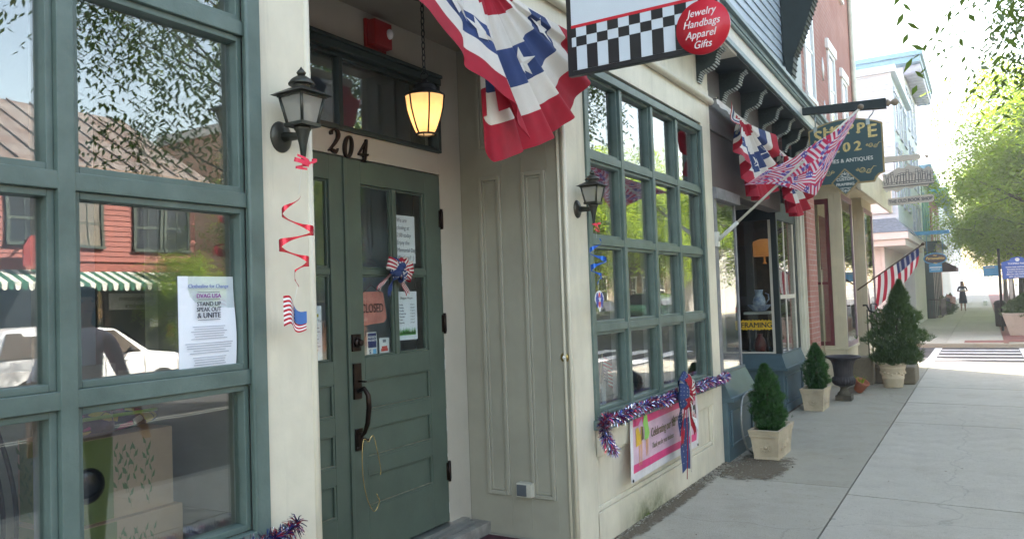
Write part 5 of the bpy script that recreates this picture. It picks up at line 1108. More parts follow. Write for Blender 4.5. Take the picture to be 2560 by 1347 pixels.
# ---------------- pleated fan buntings ----------------
hemr=pm('hem_white',(.74,.70,.66),.7,var=.04)
def bunting(hdr0,hdr1,hem,label,pleats=9,x0=-1.985,seed=1,amp=.05,nstars=4,starth=None,bands=None,centre=None,twist=0):
    """hdr0/hdr1 : (y,z) header ends ; hem : list of (t,y,z,x) hem outline from right (t=0) to left (t=1)"""
    rs=random.Random(seed); r=root('bunting',label,'bunting',(x0,(hdr0[0]+hdr1[0])/2,min(h[2] for h in hem)),'pleated fan buntings in red, white and blue')
    cy,cz=centre or ((hdr0[0]+hdr1[0])/2,(hdr0[1]+hdr1[1])/2)
    bands=bands or [(0,.05,1),(.05,.2,0),(.2,.42,1),(.42,.66,2),(.66,.80,1),(.80,1.01,0)]
    def H(t):
        for i in range(len(hem)-1):
            if t<=hem[i+1][0]+1e-9:
                f=(t-hem[i][0])/max(1e-6,(hem[i+1][0]-hem[i][0])); f=f*f*(3-2*f)*.5+f*.5; return [hem[i][k]+(hem[i+1][k]-hem[i][k])*f for k in (1,2,3)]
        return list(hem[-1][1:])
    def P(t,v,off=0):
        hy,hz,hx=H(t); c0=(cy+(hdr0[0]-hdr1[0])*.16*(.5-t)*2*.5, cz-(0.02))
        y=c0[0]+(hy-c0[0])*v; z=c0[1]+(hz-c0[1])*v
        ph=t*pleats*2*math.pi; env=min(1,t*12,(1-t)*12); a=amp*(.25+.75*v)*env
        x=x0+.015+(hx-x0)*v**1.3+a*(math.sin(ph)+.35*math.sin(2.3*ph+1))+off
        th=math.atan2(hz-cz,hy-cy); k_=.35*a*math.cos(ph+.6)*v; y-=k_*math.sin(th); z+=k_*math.cos(th)
        return (x,y,z)
    def bnd(u,v):
        for a,b_,m in bands:
            if a<=v<b_: return m
        return 0
    b=MB(); b.grid(lambda u,v:P(u,v),170,40,0,mf=bnd); b.build('pleated_cloth',[redf,whitef,bluef],r)
    for t in (starth or [.15+.7*k/(nstars-1) for k in range(nstars)]):
        s_=MB(); vb=[q for q in bands if q[2]==2][0]; vc=(vb[0]+vb[1])/2
        hy,hz,_=H(t); Rr=math.hypot(hy-cy,hz-cz); w=math.pi*Rr*vc
        rad=(vb[1]-vb[0])*Rr*.46; ctr=P(t,vc,.0)
        pts=[P(min(.999,max(.001,t+a/w)),vc+b__/Rr,.007) for a,b__ in starP(rad,90+rs.uniform(-20,20))]
        k=s_.add([P(t,vc,.012)]+pts,[(0,i+1,(i+1)%10+1) for i in range(10)],0)
        s_.build('star_applique',[whitef],r)
    h=MB(); h.grid(lambda u,v:(x0+.012+.03*math.sin(u*40)*.3*v,hdr0[0]+(hdr1[0]-hdr0[0])*u,(hdr0[1]+(hdr1[1]-hdr0[1])*u)-.055*v),60,2,0); h.build('header_band',[hemr],r)
    for (y,z) in (hdr0,hdr1):
        g_=MB(); g_.tube([(x0-.03,y,z-.01),(x0+.025,y,z-.012),(x0+.03,y,z+.005)],.0035,6); g_.build('hook',[bronze],r)
    return r
# entry bunting : the left half is blown up and folded over
hem=[(0,3.95,3.0,-1.95),(.07,4.04,2.92,-1.94),(.15,4.06,2.74,-1.92),(.26,3.86,2.50,-1.93),(.38,3.62,2.34,-1.93),(.48,3.38,2.24,-1.95),(.56,3.12,2.15,-1.98),(.62,3.06,2.36,-1.99),(.66,3.2,2.42,-1.96),(.70,3.32,2.28,-1.87),(.77,3.10,2.40,-1.86),(.86,2.745,2.53,-1.86),(.94,2.36,2.68,-1.86),(1,2.12,2.95,-1.93)]
bunting((3.95,3.02),(2.15,3.05),hem,'large red, white and blue fan bunting swagged over the entry, left edge folded over',pleats=8,seed=2,amp=.028,starth=[.10,.34,.52,.80,.90],bands=[(0,.05,1),(.05,.2,0),(.2,.40,1),(.40,.62,2),(.62,.80,1),(.80,1.01,0)])
def halfhem(y0,z0,y1,z1,drop,xo,sag=0,n=14,lean=0):
    o=[]
    for k in range(n+1):
        a=math.pi*k/n; yc=(y0+y1)/2; ry=(y0-y1)/2; o.append((k/n,yc+ry*math.cos(a)*(1-.12*math.sin(a))+lean*math.sin(a),(z0+z1)/2-drop*math.sin(a)**.8+(z0-z1)/2*math.cos(a),xo+.03*math.sin(3*a)))
    return o
bunting((8.68,3.19),(6.93,3.24),halfhem(8.68,3.17,6.93,3.2,.80,-1.86,lean=.0),'red, white and blue fan bunting under the bracketed cornice, nearer of the hanging pair',pleats=8,seed=3,amp=.055,x0=-1.99)
bunting((10.4,3.10),(8.72,3.17),halfhem(10.4,3.08,8.72,3.15,.76,-1.86,lean=0),'red, white and blue fan bunting under the cornice, farther one behind the flag',pleats=8,seed=4,amp=.055,x0=-1.99)
# ---------------- flags ----------------
def flagmat(n,red,blue,whi,tile=1):
    m,t,out=newmat(n); uv=nd(t,'ShaderNodeUVMap'); vec=uv.outputs[0]
    if tile!=1:   # overlapping little flags, each turned its own way
        sc=nd(t,'ShaderNodeVectorMath',operation='MULTIPLY'); L(t,vec,sc.inputs[0]); sc.inputs[1].default_value=(tile*1.7,tile,1)
        vo=nd(t,'ShaderNodeTexVoronoi'); vo.inputs['Scale'].default_value=1; vo.inputs['Randomness'].default_value=.8; vo.voronoi_dimensions='2D'; L(t,sc.outputs[0],vo.inputs['Vector'])
        df=nd(t,'ShaderNodeVectorMath',operation='SUBTRACT'); L(t,sc.outputs[0],df.inputs[0]); L(t,vo.outputs['Position'],df.inputs[1])
        sx_=nd(t,'ShaderNodeSeparateColor'); L(t,vo.outputs['Color'],sx_.inputs[0]); an=nd(t,'ShaderNodeMath',operation='MULTIPLY'); L(t,sx_.outputs[0],an.inputs[0]); an.inputs[1].default_value=3.2
        ro=nd(t,'ShaderNodeVectorRotate'); ro.rotation_type='Z_AXIS'; L(t,df.outputs[0],ro.inputs['Vector']); L(t,an.outputs[0],ro.inputs['Angle'])
        a2=nd(t,'ShaderNodeVectorMath',operation='ADD'); L(t,ro.outputs[0],a2.inputs[0]); a2.inputs[1].default_value=(.5,.5,0); vec=a2.outputs[0]
    sp=nd(t,'ShaderNodeSeparateXYZ'); L(t,vec,sp.inputs[0])
    def M(op,a,b=None):
        q=nd(t,'ShaderNodeMath',operation=op)
        for i,v in enumerate((a,b)):
            if v is None: continue
            if isinstance(v,(int,float)): q.inputs[i].default_value=v
            else: L(t,v,q.inputs[i])
        return q.outputs[0]
    U=M('FRACT',sp.outputs[0]) if tile!=1 else sp.outputs[0]; V=M('FRACT',sp.outputs[1]) if tile!=1 else sp.outputs[1]
    nst=13 if tile==1 else 9
    st=M('GREATER_THAN',M('FRACT',M('MULTIPLY',V,nst/2)),.5)
    c=mixc(t,st,red,whi)
    can=M('MULTIPLY',M('LESS_THAN',U,.42),M('GREATER_THAN',V,.46))
    nx,ny=(11,9) if tile==1 else (6,4)
    su=M('SUBTRACT',M('FRACT',M('MULTIPLY',U,nx/.84)),.5); sv_=M('SUBTRACT',M('FRACT',M('MULTIPLY',V,ny/1.08)),.5)
    d=M('ADD',M('MULTIPLY',su,su),M('MULTIPLY',sv_,sv_)); dot=M('LESS_THAN',d,.055 if tile==1 else .06)
    c2=mixc(t,dot,blue,whi); c=mixc(t,can,c,c2)
    p=nd(t,'ShaderNodeBsdfPrincipled'); L(t,c,p.inputs['Base Color']); p.inputs['Roughness'].default_value=.6
    tl=nd(t,'ShaderNodeBsdfTranslucent'); L(t,c,tl.inputs[0]); mx=nd(t,'ShaderNodeMixShader'); mx.inputs[0].default_value=.4; L(t,p.outputs[0],mx.inputs[1]); L(t,tl.outputs[0],mx.inputs[2]); L(t,mx.outputs[0],out.inputs[0]); return m
def lerpl(pts,u):
    n=len(pts)-1; i=min(n-1,int(u*n)); f=u*n-i; return tuple(pts[i][k]+(pts[i+1][k]-pts[i][k])*f for k in range(len(pts[0])))
# collage flag beside shop 202 : pole leans out from the wall at y 6.9
r=root('flag','flag printed with many small stars and stripes, on a white pole above the framing shop','flag',(-2.0,6.9,1.95),'flags on poles')
b=MB(); p0=Vector((-2.01,6.9,1.955)); p1=Vector((-.80,6.9,2.945)); b.tube([p0+(p1-p0)*.10,p1],.011,10,0); b.tube([p0+(p1-p0)*.60,p0+(p1-p0)*.63],.016,10,0); b.lathe([(.001,-.02),(.02,-.012),(.026,.004),(.02,.02),(.001,.028)],tuple(p1+Vector((.01,0,.012))),12,1)
b.build('flag_pole',[pm('pole_white',(.68,.66,.58),.4,var=.1),pm('pole_knob',(.20,.15,.10),.35)],r)
b=MB(); b.tube([p0-(p1-p0)*.005,p0+(p1-p0)*.15],.018,10,0); b.box(-2.035,-2.0,6.865,6.925,1.90,2.03); b.build('pole_bracket',[pm('bracket_white',(.62,.62,.58),.5)],r)
up=[(-1.744,2.418),(-1.535,2.517),(-1.306,2.606),(-1.109,2.719),(-.934,2.821),(-.814,2.912)]
lo_=[(-1.744,2.418),(-1.497,2.402),(-1.287,2.319),(-1.168,2.273),(-1.051,2.488),(-.825,2.872)]
b=MB()
def fl(u,v):
    a=lerpl(up,u); c_=lerpl(lo_,u); x=a[0]+(c_[0]-a[0])*v; z=a[1]+(c_[1]-a[1])*v
    w=math.sin(math.pi*min(1,u*1.1+.03))
    return (x,6.86-.055*math.sin(v*7+u*5)*w-.03*math.sin(u*13+v*2)*w,z)
b.grid(fl,60,36,0,uv=True); b.build('flag_cloth',[flagmat('collage_flag',(.60,.04,.12),(.12,.09,.36),(.78,.72,.76),3.4)],r)
# bookshop flag
r=root('flag','stars and stripes on a thin pole leaning out of the bookshop bay','flag',(-1.85,14.5,1.45),'flags on poles')
b=MB(); p0=Vector((-1.86,14.5,1.44)); p1=Vector((-.83,14.5,2.16)); b.tube([p0,p1],.012,8); b.sphere(tuple(p1),.028,8); b.build('flag_pole',[pm('pole_brown',(.10,.06,.04),.5)],r)
b=MB()
def fl2(u,v):
    q=p1.lerp(p0,.06+.62*u); sag=.30-.05*u
    return (q.x+.04*v*math.sin(u*4)+.02*v-.06*v*v, q.y-.03+.05*math.sin(u*9+v*4)*v, q.z-(sag+.30*u)*v-.015)
b.grid(fl2,40,24,0,uv=True)
for k_ in list(b.uv): b.uv[k_]=(b.uv[k_][1],1-b.uv[k_][0])
b.build('flag_cloth',[flagmat('national_flag',(.50,.03,.06),(.02,.03,.12),(.75,.72,.70))],r)
# ---------------- hanging signs ----------------
def px2(b,P,y,m,d=.02): b.prism(P,(0,y,0),(1,0,0),(0,0,1),(0,d,0),m)
blk=pm('sign_black',(.012,.012,.014),.3,spec=.5); sgw=pm('sign_white',(.60,.66,.72),.3,var=.03); sgr=pm('sign_red',(.55,.015,.03),.35,var=.04)
r=root('checkered_sign','white sign with a black checkered border and red Jewelry Handbags Apparel Gifts disc','shop sign',(-1.4,3.6,2.62),'projecting shop signs')
Y0=3.6; b=MB(); zl=lambda x,z:z-(x+1.76)*.012
b.box(-1.79,-1.0,Y0,Y0+.035,2.638,3.28,0); b.box(-1.762,-1.028,Y0-.004,Y0,2.662,3.26,1); b.build('sign_board',[blk,sgw],r,bevel=.004)
b=MB(); b.box(-1.762,-1.028,Y0-.006,Y0-.004,2.882,2.897,2)
xs=[-1.762,-1.735]+[-1.735+.0585*k for k in range(1,13)]; xs=[x for x in xs if x<-1.028]+[-1.028]; zs=[2.662,2.785,2.834,2.882]
for i in range(len(xs)-1):
    for j in range(3):
        if (i+j)%2==0: b.box(xs[i],xs[i+1],Y0-.0055,Y0-.004,zs[j],zs[j+1]-.0001,0)
b.build('checker_pattern',[blk,sgw,sgr],r)
b=MB(); k=b.lathe([(.001,-.012),(.122,-.012),(.126,-.008),(.128,.012),(.001,.0121)],(0,0,0),48,0,cap=False); b.xf(k,Matrix.Translation((-1.066,Y0-.022,2.737))@Matrix.Rotation(R(90),4,'X'))
for s,z,x in (('Jewelry',2.793,-1.07),('Handbags',2.742,-1.072),('Apparel',2.690,-1.078),('Gifts',2.640,-1.07)): b.text(s,.05,(x,Y0-.0345,z),(1,0,0),(0,0,1),1,.0004,.28,'CENTER',.88,.0006,1.02)
b.build('red_disc',[sgr,pm('script_white',(.8,.72,.72),.4)],r)
b=MB(); b.tube([(F,Y0+.017,3.36),(-.98,Y0+.017,3.36)],.014,8)
for x in (-1.65,-1.15): b.tube([(x,Y0+.017,3.28),(x,Y0+.017,3.36)],.006,6)
b.build('hanging_bracket',[blackm],r)
# Shoppe 202 sign
sg=pm('sign_deep_green',(.022,.065,.075),.35,var=.1,vs=2); gold=pm('gold_leaf',(.62,.48,.20),.35,metal=.35,var=.25,vs=40); goldb=pm('gold_border',(.32,.24,.11),.4,metal=.3,var=.2)
r=root('shoppe_sign','dark green and gold hanging sign reading SHOPPE 202 with a diamond pendant','shop sign',(-1.3,9.75,2.55),'projecting shop signs')
Y0=9.75; xl,xr=-1.70,-.90; zt,zc,zb=3.36,3.455,2.69; cut=.10
def shp(i):
    P=[]; L_,R_=xl+i,xr-i
    for k in range(13): a=k/12; x=L_+(R_-L_)*a; P.append((x,zt-i+(zc-zt)*(1-(2*a-1)**2)))
    P+=[(R_,zb+cut+i*.3)]+[(R_-cut*math.sin(R(t)),zb+cut-cut+cut*math.cos(R(t))+i*.4) for t in (30,60,80)]+[(R_-cut-.01,zb+i),(L_+cut+.01,zb+i)]+[(L_+cut*math.sin(R(t)),zb+cut*math.cos(R(t))+i*.4) for t in (80,60,30)]+[(L_,zb+cut+i*.3)]
    return P
b=MB(); px2(b,shp(0),Y0,1,.04); px2(b,shp(.016),Y0-.003,0,.003)
dx,dz,hx,hz=-1.32,2.715,.155,.163
b.prism([(0,hz),(hx,0),(0,-hz),(-hx,0)][::-1],(dx,Y0-.006,dz),(1,0,0),(0,0,1),(0,.05,0),1); b.prism([(0,hz-.022),(hx-.021,0),(0,-hz+.022),(-hx+.021,0)][::-1],(dx,Y0-.009,dz),(1,0,0),(0,0,1),(0,.003,0),0)
b.build('sign_board',[sg,goldb],r,bevel=.002)
gm=[gold,goldb,pm('sign_lettering_white',(.72,.72,.66),.45)]; b=MB(); TX=lambda s,sz,x,z,m=0,sx=1,bo=0,sh=0: b.text(s,sz,(x,Y0-.0045,z),(1,0,0),(0,0,1),m,.0008,sh,'CENTER',sx,bo)
def serif(x,z,w,h=.012): b.box(x-w/2,x+w/2,Y0-.0055,Y0-.0035,z,z+h,0)
xx=[-1.592,-1.476,-1.358,-1.245,-1.128,-1.01]; hh=[.155,.125,.12,.12,.125,.155]
for ch,x,h_ in zip('SHOPPE',xx,hh):
    zb_=3.235+(.0 if h_>.14 else .042-(.012 if h_==.125 else 0)); TX(ch,h_*1.35,x,zb_-(.03 if h_>.14 else 0),0,1.02,.006)
for x in (-1.51,-1.442): serif(x,3.262,.045); serif(x,3.345,.045)
for x in (-1.272,-1.155): serif(x,3.272,.045)
b.build('shop_name',gm,r); b=MB()
for k,ch in enumerate('202'): TX(ch,.15,-1.405+.118*k,3.07,0,1.08,.006)
b.build('shop_number',gm,r); b=MB(); TX('FRAMES & ANTIQUES',.062,-1.30,2.945,2,.98,.0008); 
b.build('trade_lettering',gm,r); b=MB(); b.text('CUSTOM',.046,(dx,Y0-.0105,2.733),(1,0,0),(0,0,1),2,.0006,0,'CENTER',1,.0008); b.build('diamond_lettering',gm,r); b=MB(); b.text('FRAMING',.046,(dx,Y0-.0105,2.675),(1,0,0),(0,0,1),2,.0006,0,'CENTER',1,.0008)
def scroll(cx,cz,s,dirn,y=None,m=0,w=.007):
    y=y or Y0-.0042
    for (ox,oz,ro,tn) in ((0,0,.035,1.6),(.065,-.02,.03,1.5),(-.05,.01,.018,1.3)):
        P=[]; n=22
        for i in range(n+1): t=i/n; rr=ro*s*(1-.75*t); a=R(180)+t*tn*2*math.pi; P.append((cx+dirn*(ox*s+rr*math.cos(a)),cz+oz*s+rr*math.sin(a)))
        b.ribbon(P,[w*(1-.5*i/n) for i in range(n+1)],(0,y,0),(1,0,0),(0,0,1),(0,-.001,0),m)
    b.ribbon([(cx+dirn*(.09*s),cz-.01*s),(cx+dirn*.12*s,cz+.03*s),(cx+dirn*.15*s,cz+.025*s)],[w,w*.8,.002],(0,y,0),(1,0,0),(0,0,1),(0,-.001,0),m)
b.build('diamond_lettering',gm,r)
for sa in ((-1.13,2.84,1.0,1),(-1.50,2.84,1.0,-1),(-1.03,3.115,.75,1),(-1.55,3.115,.75,-1)): b=MB(); scroll(*sa); b.build('gilt_scroll',gm,r)
for zz,s in ((2.80,1),(2.625,-1)):
    b=MB()
    for k in (-1,1):
        b.ribbon([(dx,zz),(dx+k*.02,zz+s*.02),(dx+k*.045,zz),(dx+k*.03,zz-s*.012),(dx+k*.02,zz)],[.006]*5,(0,Y0-.0095,0),(1,0,0),(0,0,1),(0,-.001,0),2)
    b.box(dx-.06,dx+.06,Y0-.0105,Y0-.0095,zz-s*.022-.003,zz-s*.022+.002,2); b.box(dx-.003,dx+.003,Y0-.0105,Y0-.0095,min(zz,zz+s*.035),max(zz,zz+s*.035),2)
    b.build('gilt_scroll',gm,r)
b=MB(); k=b.add([(-2.03,Y0-.02,3.585),(-2.03,Y0+.05,3.585),(-.85,Y0+.05,3.51),(-.85,Y0-.02,3.51),(-2.03,Y0-.02,3.655),(-2.03,Y0+.05,3.655),(-.85,Y0+.05,3.625),(-.85,Y0-.02,3.625)],[(0,3,2,1),(4,5,6,7),(0,1,5,4),(1,2,6,5),(2,3,7,6),(3,0,4,7)],0); 
k=b.lathe([(.03,0),(.045,.02),(.02,.04),(.02,.05),(.035,.07),(.042,.09),(.035,.115),(.001,.13)],(0,0,0),16,1); b.xf(k,Matrix.Translation((-.85,Y0+.015,3.568))@Matrix.Rotation(R(90),4,'Y'))
b.build('sign_beam',[dteal,pm('finial_tan',(.32,.25,.18),.5)],r,bevel=.004)
b=MB(); b.tube([(-1.0,Y0+.015,3.55),(-.985,Y0+.015,3.50),(-1.0,Y0+.015,3.47),(-1.03,Y0+.015,3.44),(-1.05,Y0+.015,3.39)],.008,8); b.box(-1.07,-1.03,Y0-.005,Y0+.0,3.35,3.42); galv=pm('galvanised',(.35,.4,.42),.4,metal=.7); b.build('hook',[galv],r); b=MB(); b.tube([(-1.62,Y0+.015,3.58),(-1.62,Y0+.015,3.38)],.008,8); b.box(-1.64,-1.60,Y0-.005,Y0+.0,3.33,3.40); b.build('hook',[galv],r)
# The Old Book Shop sign
Y0=15.2; bone=pm('sign_bone',(.52,.47,.40),.5,var=.05); sink=pm('sign_ink',(.04,.04,.07),.5)
r=root('book_shop_sign','cream cut-out sign of shelved books over a board reading THE OLD BOOK SHOP','shop sign',(-1.05,Y0,2.9),'projecting shop signs')
b=MB(); b.add([(-1.82,Y0,3.66),(-1.82,Y0+.07,3.66),(-.84,Y0+.07,3.675),(-.84,Y0,3.675),(-1.82,Y0,3.78),(-1.82,Y0+.07,3.78),(-.84,Y0+.07,3.755),(-.84,Y0,3.755)],[(0,3,2,1),(4,5,6,7),(0,1,5,4),(1,2,6,5),(2,3,7,6),(3,0,4,7)]); b.tube([(-.84,Y0+.035,3.715),(-.76,Y0+.035,3.712)],.012,8); b.sphere((-.735,Y0+.035,3.71),.032,8); b.build('sign_beam',[bone],r)
b=MB(); P=[(-1.44,3.20),(-1.40,3.15),(-1.30,3.17),(-1.22,3.13),(-1.10,3.20),(-1.0,3.17),(-.9,3.21),(-.75,3.19),(-.70,3.25),(-.64,3.28),(-.66,3.33),(-.66,3.48),(-.72,3.53),(-.80,3.49),(-.87,3.54),(-.95,3.56),(-1.03,3.60),(-1.10,3.54),(-1.20,3.56),(-1.30,3.50),(-1.42,3.44),(-1.45,3.30)]
px2(b,P,Y0+.01,0,.03); px2(b,[(p[0]*1.0-.0,p[1]) for p in P],Y0+.0405,1,.004)
b.box(-1.45,-.645,Y0-.006,Y0+.01,3.236,3.262,0); b.box(-1.45,-.645,Y0-.007,Y0+.009,3.226,3.235,1)
rs=random.Random(6); x=-1.435
while x<-.68:
    w=rs.uniform(.022,.05); h_=rs.uniform(.12,.22)+.05*math.sin((x+1.45)*4); a=rs.choice([0,0,0,-.12,.14]); k=b.obox((x+w/2+.004,Y0+.004,3.262+h_/2),w/2,.006,h_/2,m=1,ry=a); k=b.obox((x+w/2+.004,Y0-.001,3.262+h_/2),w/2-.005,.005,h_/2-.006,m=0,ry=a)
    for q in (.2,.8): b.obox((x+w/2+.004+a*(q-.5)*h_,Y0-.005,3.262+h_*q),w/2-.004,.003,.004,m=1,ry=a)
    x+=w+rs.uniform(.002,.008)
b.build('book_shelf_cutout',[bone,sink],r)
b=MB(); P=[(-1.37,2.90),(-.69,2.915),(-.665,2.94),(-.665,3.02),(-.69,3.045),(-1.37,3.03),(-1.385,3.01),(-1.385,2.92)]; px2(b,P,Y0+.01,0,.03); b.text('THE OLD BOOK SHOP',.084,(-1.025,Y0+.009,2.945),(1,0,0.015),(0,0,1),1,.0008,0,'CENTER',.80,.0015); b.build('name_board',[bone,sink],r)
for x in (-1.25,-.85):
    for za,zb_ in ((3.03,3.2),(3.5,3.68)): b=MB(); b.tube([(x,Y0+.02,za),(x,Y0+.02,zb_)],.005,6); b.build('hanging_rod',[blackm],r)
# Personables sign
Y0=29; r=root('oval_shop_sign','blue framed oval sign reading Personables on a blue beam','shop sign',(-1.3,Y0,1.88),'projecting shop signs')
lb=pm('sign_sky_blue',(.06,.30,.55),.4); br_=pm('sign_brown',(.045,.03,.04),.4); yel=pm('sign_yellow',(.75,.52,.12),.4)
b=MB(); px2(b,[(-1.33+.345*math.cos(R(a)),2.325+.19*math.sin(R(a))) for a in range(0,360,12)],Y0,0,.04); px2(b,[(-1.33+.31*math.cos(R(a)),2.325+.155*math.sin(R(a))) for a in range(0,360,12)],Y0-.005,1,.005)
b.text('Personables',.13,(-1.33,Y0-.006,2.295),(1,0,0),(0,0,1),2,.001,.2,'CENTER',.86,.003); b.text('~',.2,(-1.33,Y0-.006,2.37),(1,0,0),(0,0,1),2,.001,0,'CENTER',1,.003); b.text('~',.2,(-1.33,Y0-.006,2.12),(1,0,0),(0,0,1),2,.001,0,'CENTER',1,.003)
b.box(-1.52,-1.14,Y0+.005,Y0+.035,1.88,2.14,0); b.box(-1.5,-1.16,Y0,Y0+.005,2.02,2.05,3); b.box(-1.46,-1.2,Y0,Y0+.005,1.96,1.975,3)
b.build('sign_board',[lb,br_,yel,white],r); b=MB(); b.box(-2.1,-.88,Y0,Y0+.08,3.12,3.24); b.tube([(-1.55,Y0+.02,3.13),(-1.55,Y0+.02,2.45)],.008,6); b.tube([(-1.1,Y0+.02,3.13),(-1.1,Y0+.02,2.45)],.008,6); b.build('sign_beam',[lb],r)

# historical marker
Y0=26.6; r=root('historical_marker','blue historical marker headed THOMAS PAINE behind the big concrete planter','historical marker',(.85,Y0,0))
mb_=pm('marker_blue',(.03,.10,.42),.4); b=MB(); P=[(.46,1.56),(1.22,1.60),(1.24,2.05),(1.05,2.09),(.98,2.17),(.84,2.20),(.70,2.17),(.63,2.09),(.45,2.05)]; px2(b,P,Y0,0,.05)
k=b.lathe([(.001,0),(.055,0),(.055,.01)],(0,0,0),20,1,cap=False); b.xf(k,Matrix.Translation((.845,Y0-.001,2.115))@Matrix.Rotation(R(90),4,'X'))
b.text('THOMAS PAINE',.075,(.845,Y0-.0015,1.975),(1,0,0),(0,0,1),1,.001,0,'CENTER',.9,.001)
for k,s in enumerate(('THOMAS PAINE, PAMPHLETEER OF','THE AMERICAN REVOLUTION,','BOUGHT THIS HOUSE IN 1783','AND LIVED HERE PERIODICALLY','UNTIL HIS DEATH IN 1809')): b.text(s,.058,(.845,Y0-.0015,1.88-k*.068),(1,0,0),(0,0,1),1,.001,0,'CENTER',.66,.001)
b.build('marker_plate',[mb_,pm('marker_white',(.75,.78,.82),.5)],r); b=MB()
for x in (.66,1.03): b.box(x-.04,x+.04,Y0+.01,Y0+.05,0,1.58)
b.build('marker_post',[pm('post_grey',(.45,.42,.38),.6)],r)
r=root('blue_street_sign','plain light blue rectangular sign on a dark pole left of the marker','street sign',(.42,28,0)); b=MB(); b.box(0,.40,28,28.03,1.67,1.99); b.box(.05,.30,27.995,28,1.93,1.945,1); b.build('sign_panel',[lb,yel],r); b=MB(); b.tube([(.42,28.02,0),(.42,28.02,2.5)],.04,10); b.build('pole',[blackm],r)
# ---------------- planters, shrubs, urn ----------------
tcm=pm('cream_terracotta',(.50,.42,.30),.8,var=.12,vs=7,bump=.5,bs=60,bd=.004,dirt=.5); soil=pm('potting_soil',(.035,.025,.018),.95,bump=1,bs=60,bd=.02)
def planter(cx,cy,w,l,h,label,name='planter_box'):
    r=root(name,label,'planter',(cx,cy,0),'square planters by the framing shop'); b=MB(); wb,lb_=w*.84,l*.84
    def ringb(z,sx,sy): return [(cx-sx/2,cy-sy/2,z),(cx+sx/2,cy-sy/2,z),(cx+sx/2,cy+sy/2,z),(cx-sx/2,cy+sy/2,z)]
    secs=[(0,wb,lb_),(h*.1,wb*1.0,lb_*1.0),(h*.101,wb*.985,lb_*.985),(h*.55,w*.90,l*.90),(h*.82,w*.95,l*.95),(h*.83,w*.99,l*.99),(h*.9,w*1.0,l*1.0),(h*.905,w*1.03,l*1.03),(h,w*1.06,l*1.06),(h,w*.9,l*.9),(h*.8,w*.82,l*.82)]
    vs=[]; [vs.extend(ringb(*s)) for s in secs]; fs=[]
    for j in range(len(secs)-1):
        for i in range(4): fs.append((j*4+i,j*4+(i+1)%4,j*4+4+(i+1)%4,j*4+4+i))
    # corners of the rim dip upwards a little
    b.add(vs,fs,0)
    for k,(vx,vy,vz) in enumerate(b.v):
        if k//4 in (7,8,9): b.v[k]=(vx,vy,vz+.02)
    n=12
    # medallion on the side facing the camera (y-) and street side (x+)
    ym=cy-lb_*.5-.03*0; zz=h*.45; fy=cy-(lb_*.985+ (l*.90-lb_*.985)*((zz-h*.1)/(h*.45)))/2; fx=cx+(wb*.985+(w*.90-wb*.985)*((zz-h*.1)/(h*.45)))/2
    for ro in (.048,.028): k=b.lathe([(ro-.005,0),(ro,.005),(ro+.005,0)],(0,0,0),24); b.xf(k,Matrix.Translation((cx,fy,zz))@Matrix.Rotation(R(94),4,'X'))
    for i in range(10): a=R(36*i); b.sphere((cx+.038*math.cos(a),fy-.001,zz+.038*math.sin(a)),.006,4)
    b.sphere((cx,fy,zz),.014,6)
    for ky in (-.13,0,.13):
        k=b.lathe([(.035,0),(.04,.005),(.045,0)],(0,0,0),20); b.xf(k,Matrix.Translation((fx,cy+ky*l/.6,zz))@Matrix.Rotation(R(90),4,'Y')); 
        for i in range(6): a=R(60*i); b.sphere((fx,cy+ky*l/.6+.02*math.cos(a),zz+.02*math.sin(a)),.009,4)
    b.build('planter_body',[tcm],r,bevel=.004)
    s=MB(); s.grid(lambda u,v:(cx+(u-.5)*w*.84,cy+(v-.5)*l*.84,h*.86+.015*math.sin(u*9)*math.sin(v*7)),10,14,0); s.build('soil',[soil],r)
planter(-1.722,7.33,.255,.60,.245,'weathered cream planter box nearest the camera, rust stained rim')
planter(-1.862,10.32,.27,.52,.25,'clean cream planter box beside the dark iron urn')
def conifer(cx,cy,z0,H,Rr,n,lm,name,label,cat,seed,off=(0,0),sz=.045,group=None,zmax=.18,profile=None,ry=1):
    rs=random.Random(seed); r=root(name,label,cat,(cx,cy,z0),group); b=MB(); b.tube([(cx,cy,z0-.03),(cx+off[0]*.5,cy,z0+H*.5),(cx+off[0],cy+off[1],z0+H*.92)],[.014,.01,.003],6); b.build('trunk',[bark],r)
    f=MB(); prof=profile or (lambda t:(math.sin(math.pi*min(1,(t+.13)*.70))**.8)*(1-t)**.5*1.12)
    for i in range(n):
        t=rs.random()**1.15; a=rs.uniform(0,6.283); lump=1+.16*math.sin(a*3+t*9)+.10*math.sin(a*7-t*17)+.13*math.sin(a*2+t*23+seed); k=rs.random()**.38*(1 if rs.random()>.06 else rs.uniform(1.05,1.3)); rr=Rr*prof(t)*k*lump
        c=Vector((cx+off[0]*t+rr*math.cos(a),cy+off[1]*t+rr*math.sin(a)*ry,z0+H*t)); out=Vector((math.cos(a),math.sin(a),0)); up=(Vector((0,0,1))*rs.uniform(.5,1.3)+out*rs.uniform(.1,.9)+Vector((rs.uniform(-.3,.3),rs.uniform(-.3,.3),0))).normalized()
        sd_=up.cross(Vector((rs.uniform(-1,1),rs.uniform(-1,1),rs.uniform(-1,1)))).normalized(); l=sz*rs.uniform(.6,1.25)*(1-.3*t)
        # a fan-like spray : 3 blades
        for s in (-.55,0,.55):
            d=(up+sd_*s).normalized(); w=sd_*(l*.10)+up*0; b0=c; f.add([b0-w*.5,b0+w*.5,b0+d*l*.6+w*.7,b0+d*l,b0+d*l*.6-w*.7],[(0,1,2,3,4)])
    f.build('foliage',[lm],r); return r
conifer(-1.722,7.30,.19,.62,.165,5200,leafC,'cedar_shrub','small conical arborvitae in the nearest cream planter','shrub',1,off=(-.035,0),ry=1.15,group='arborvitae in the planters')
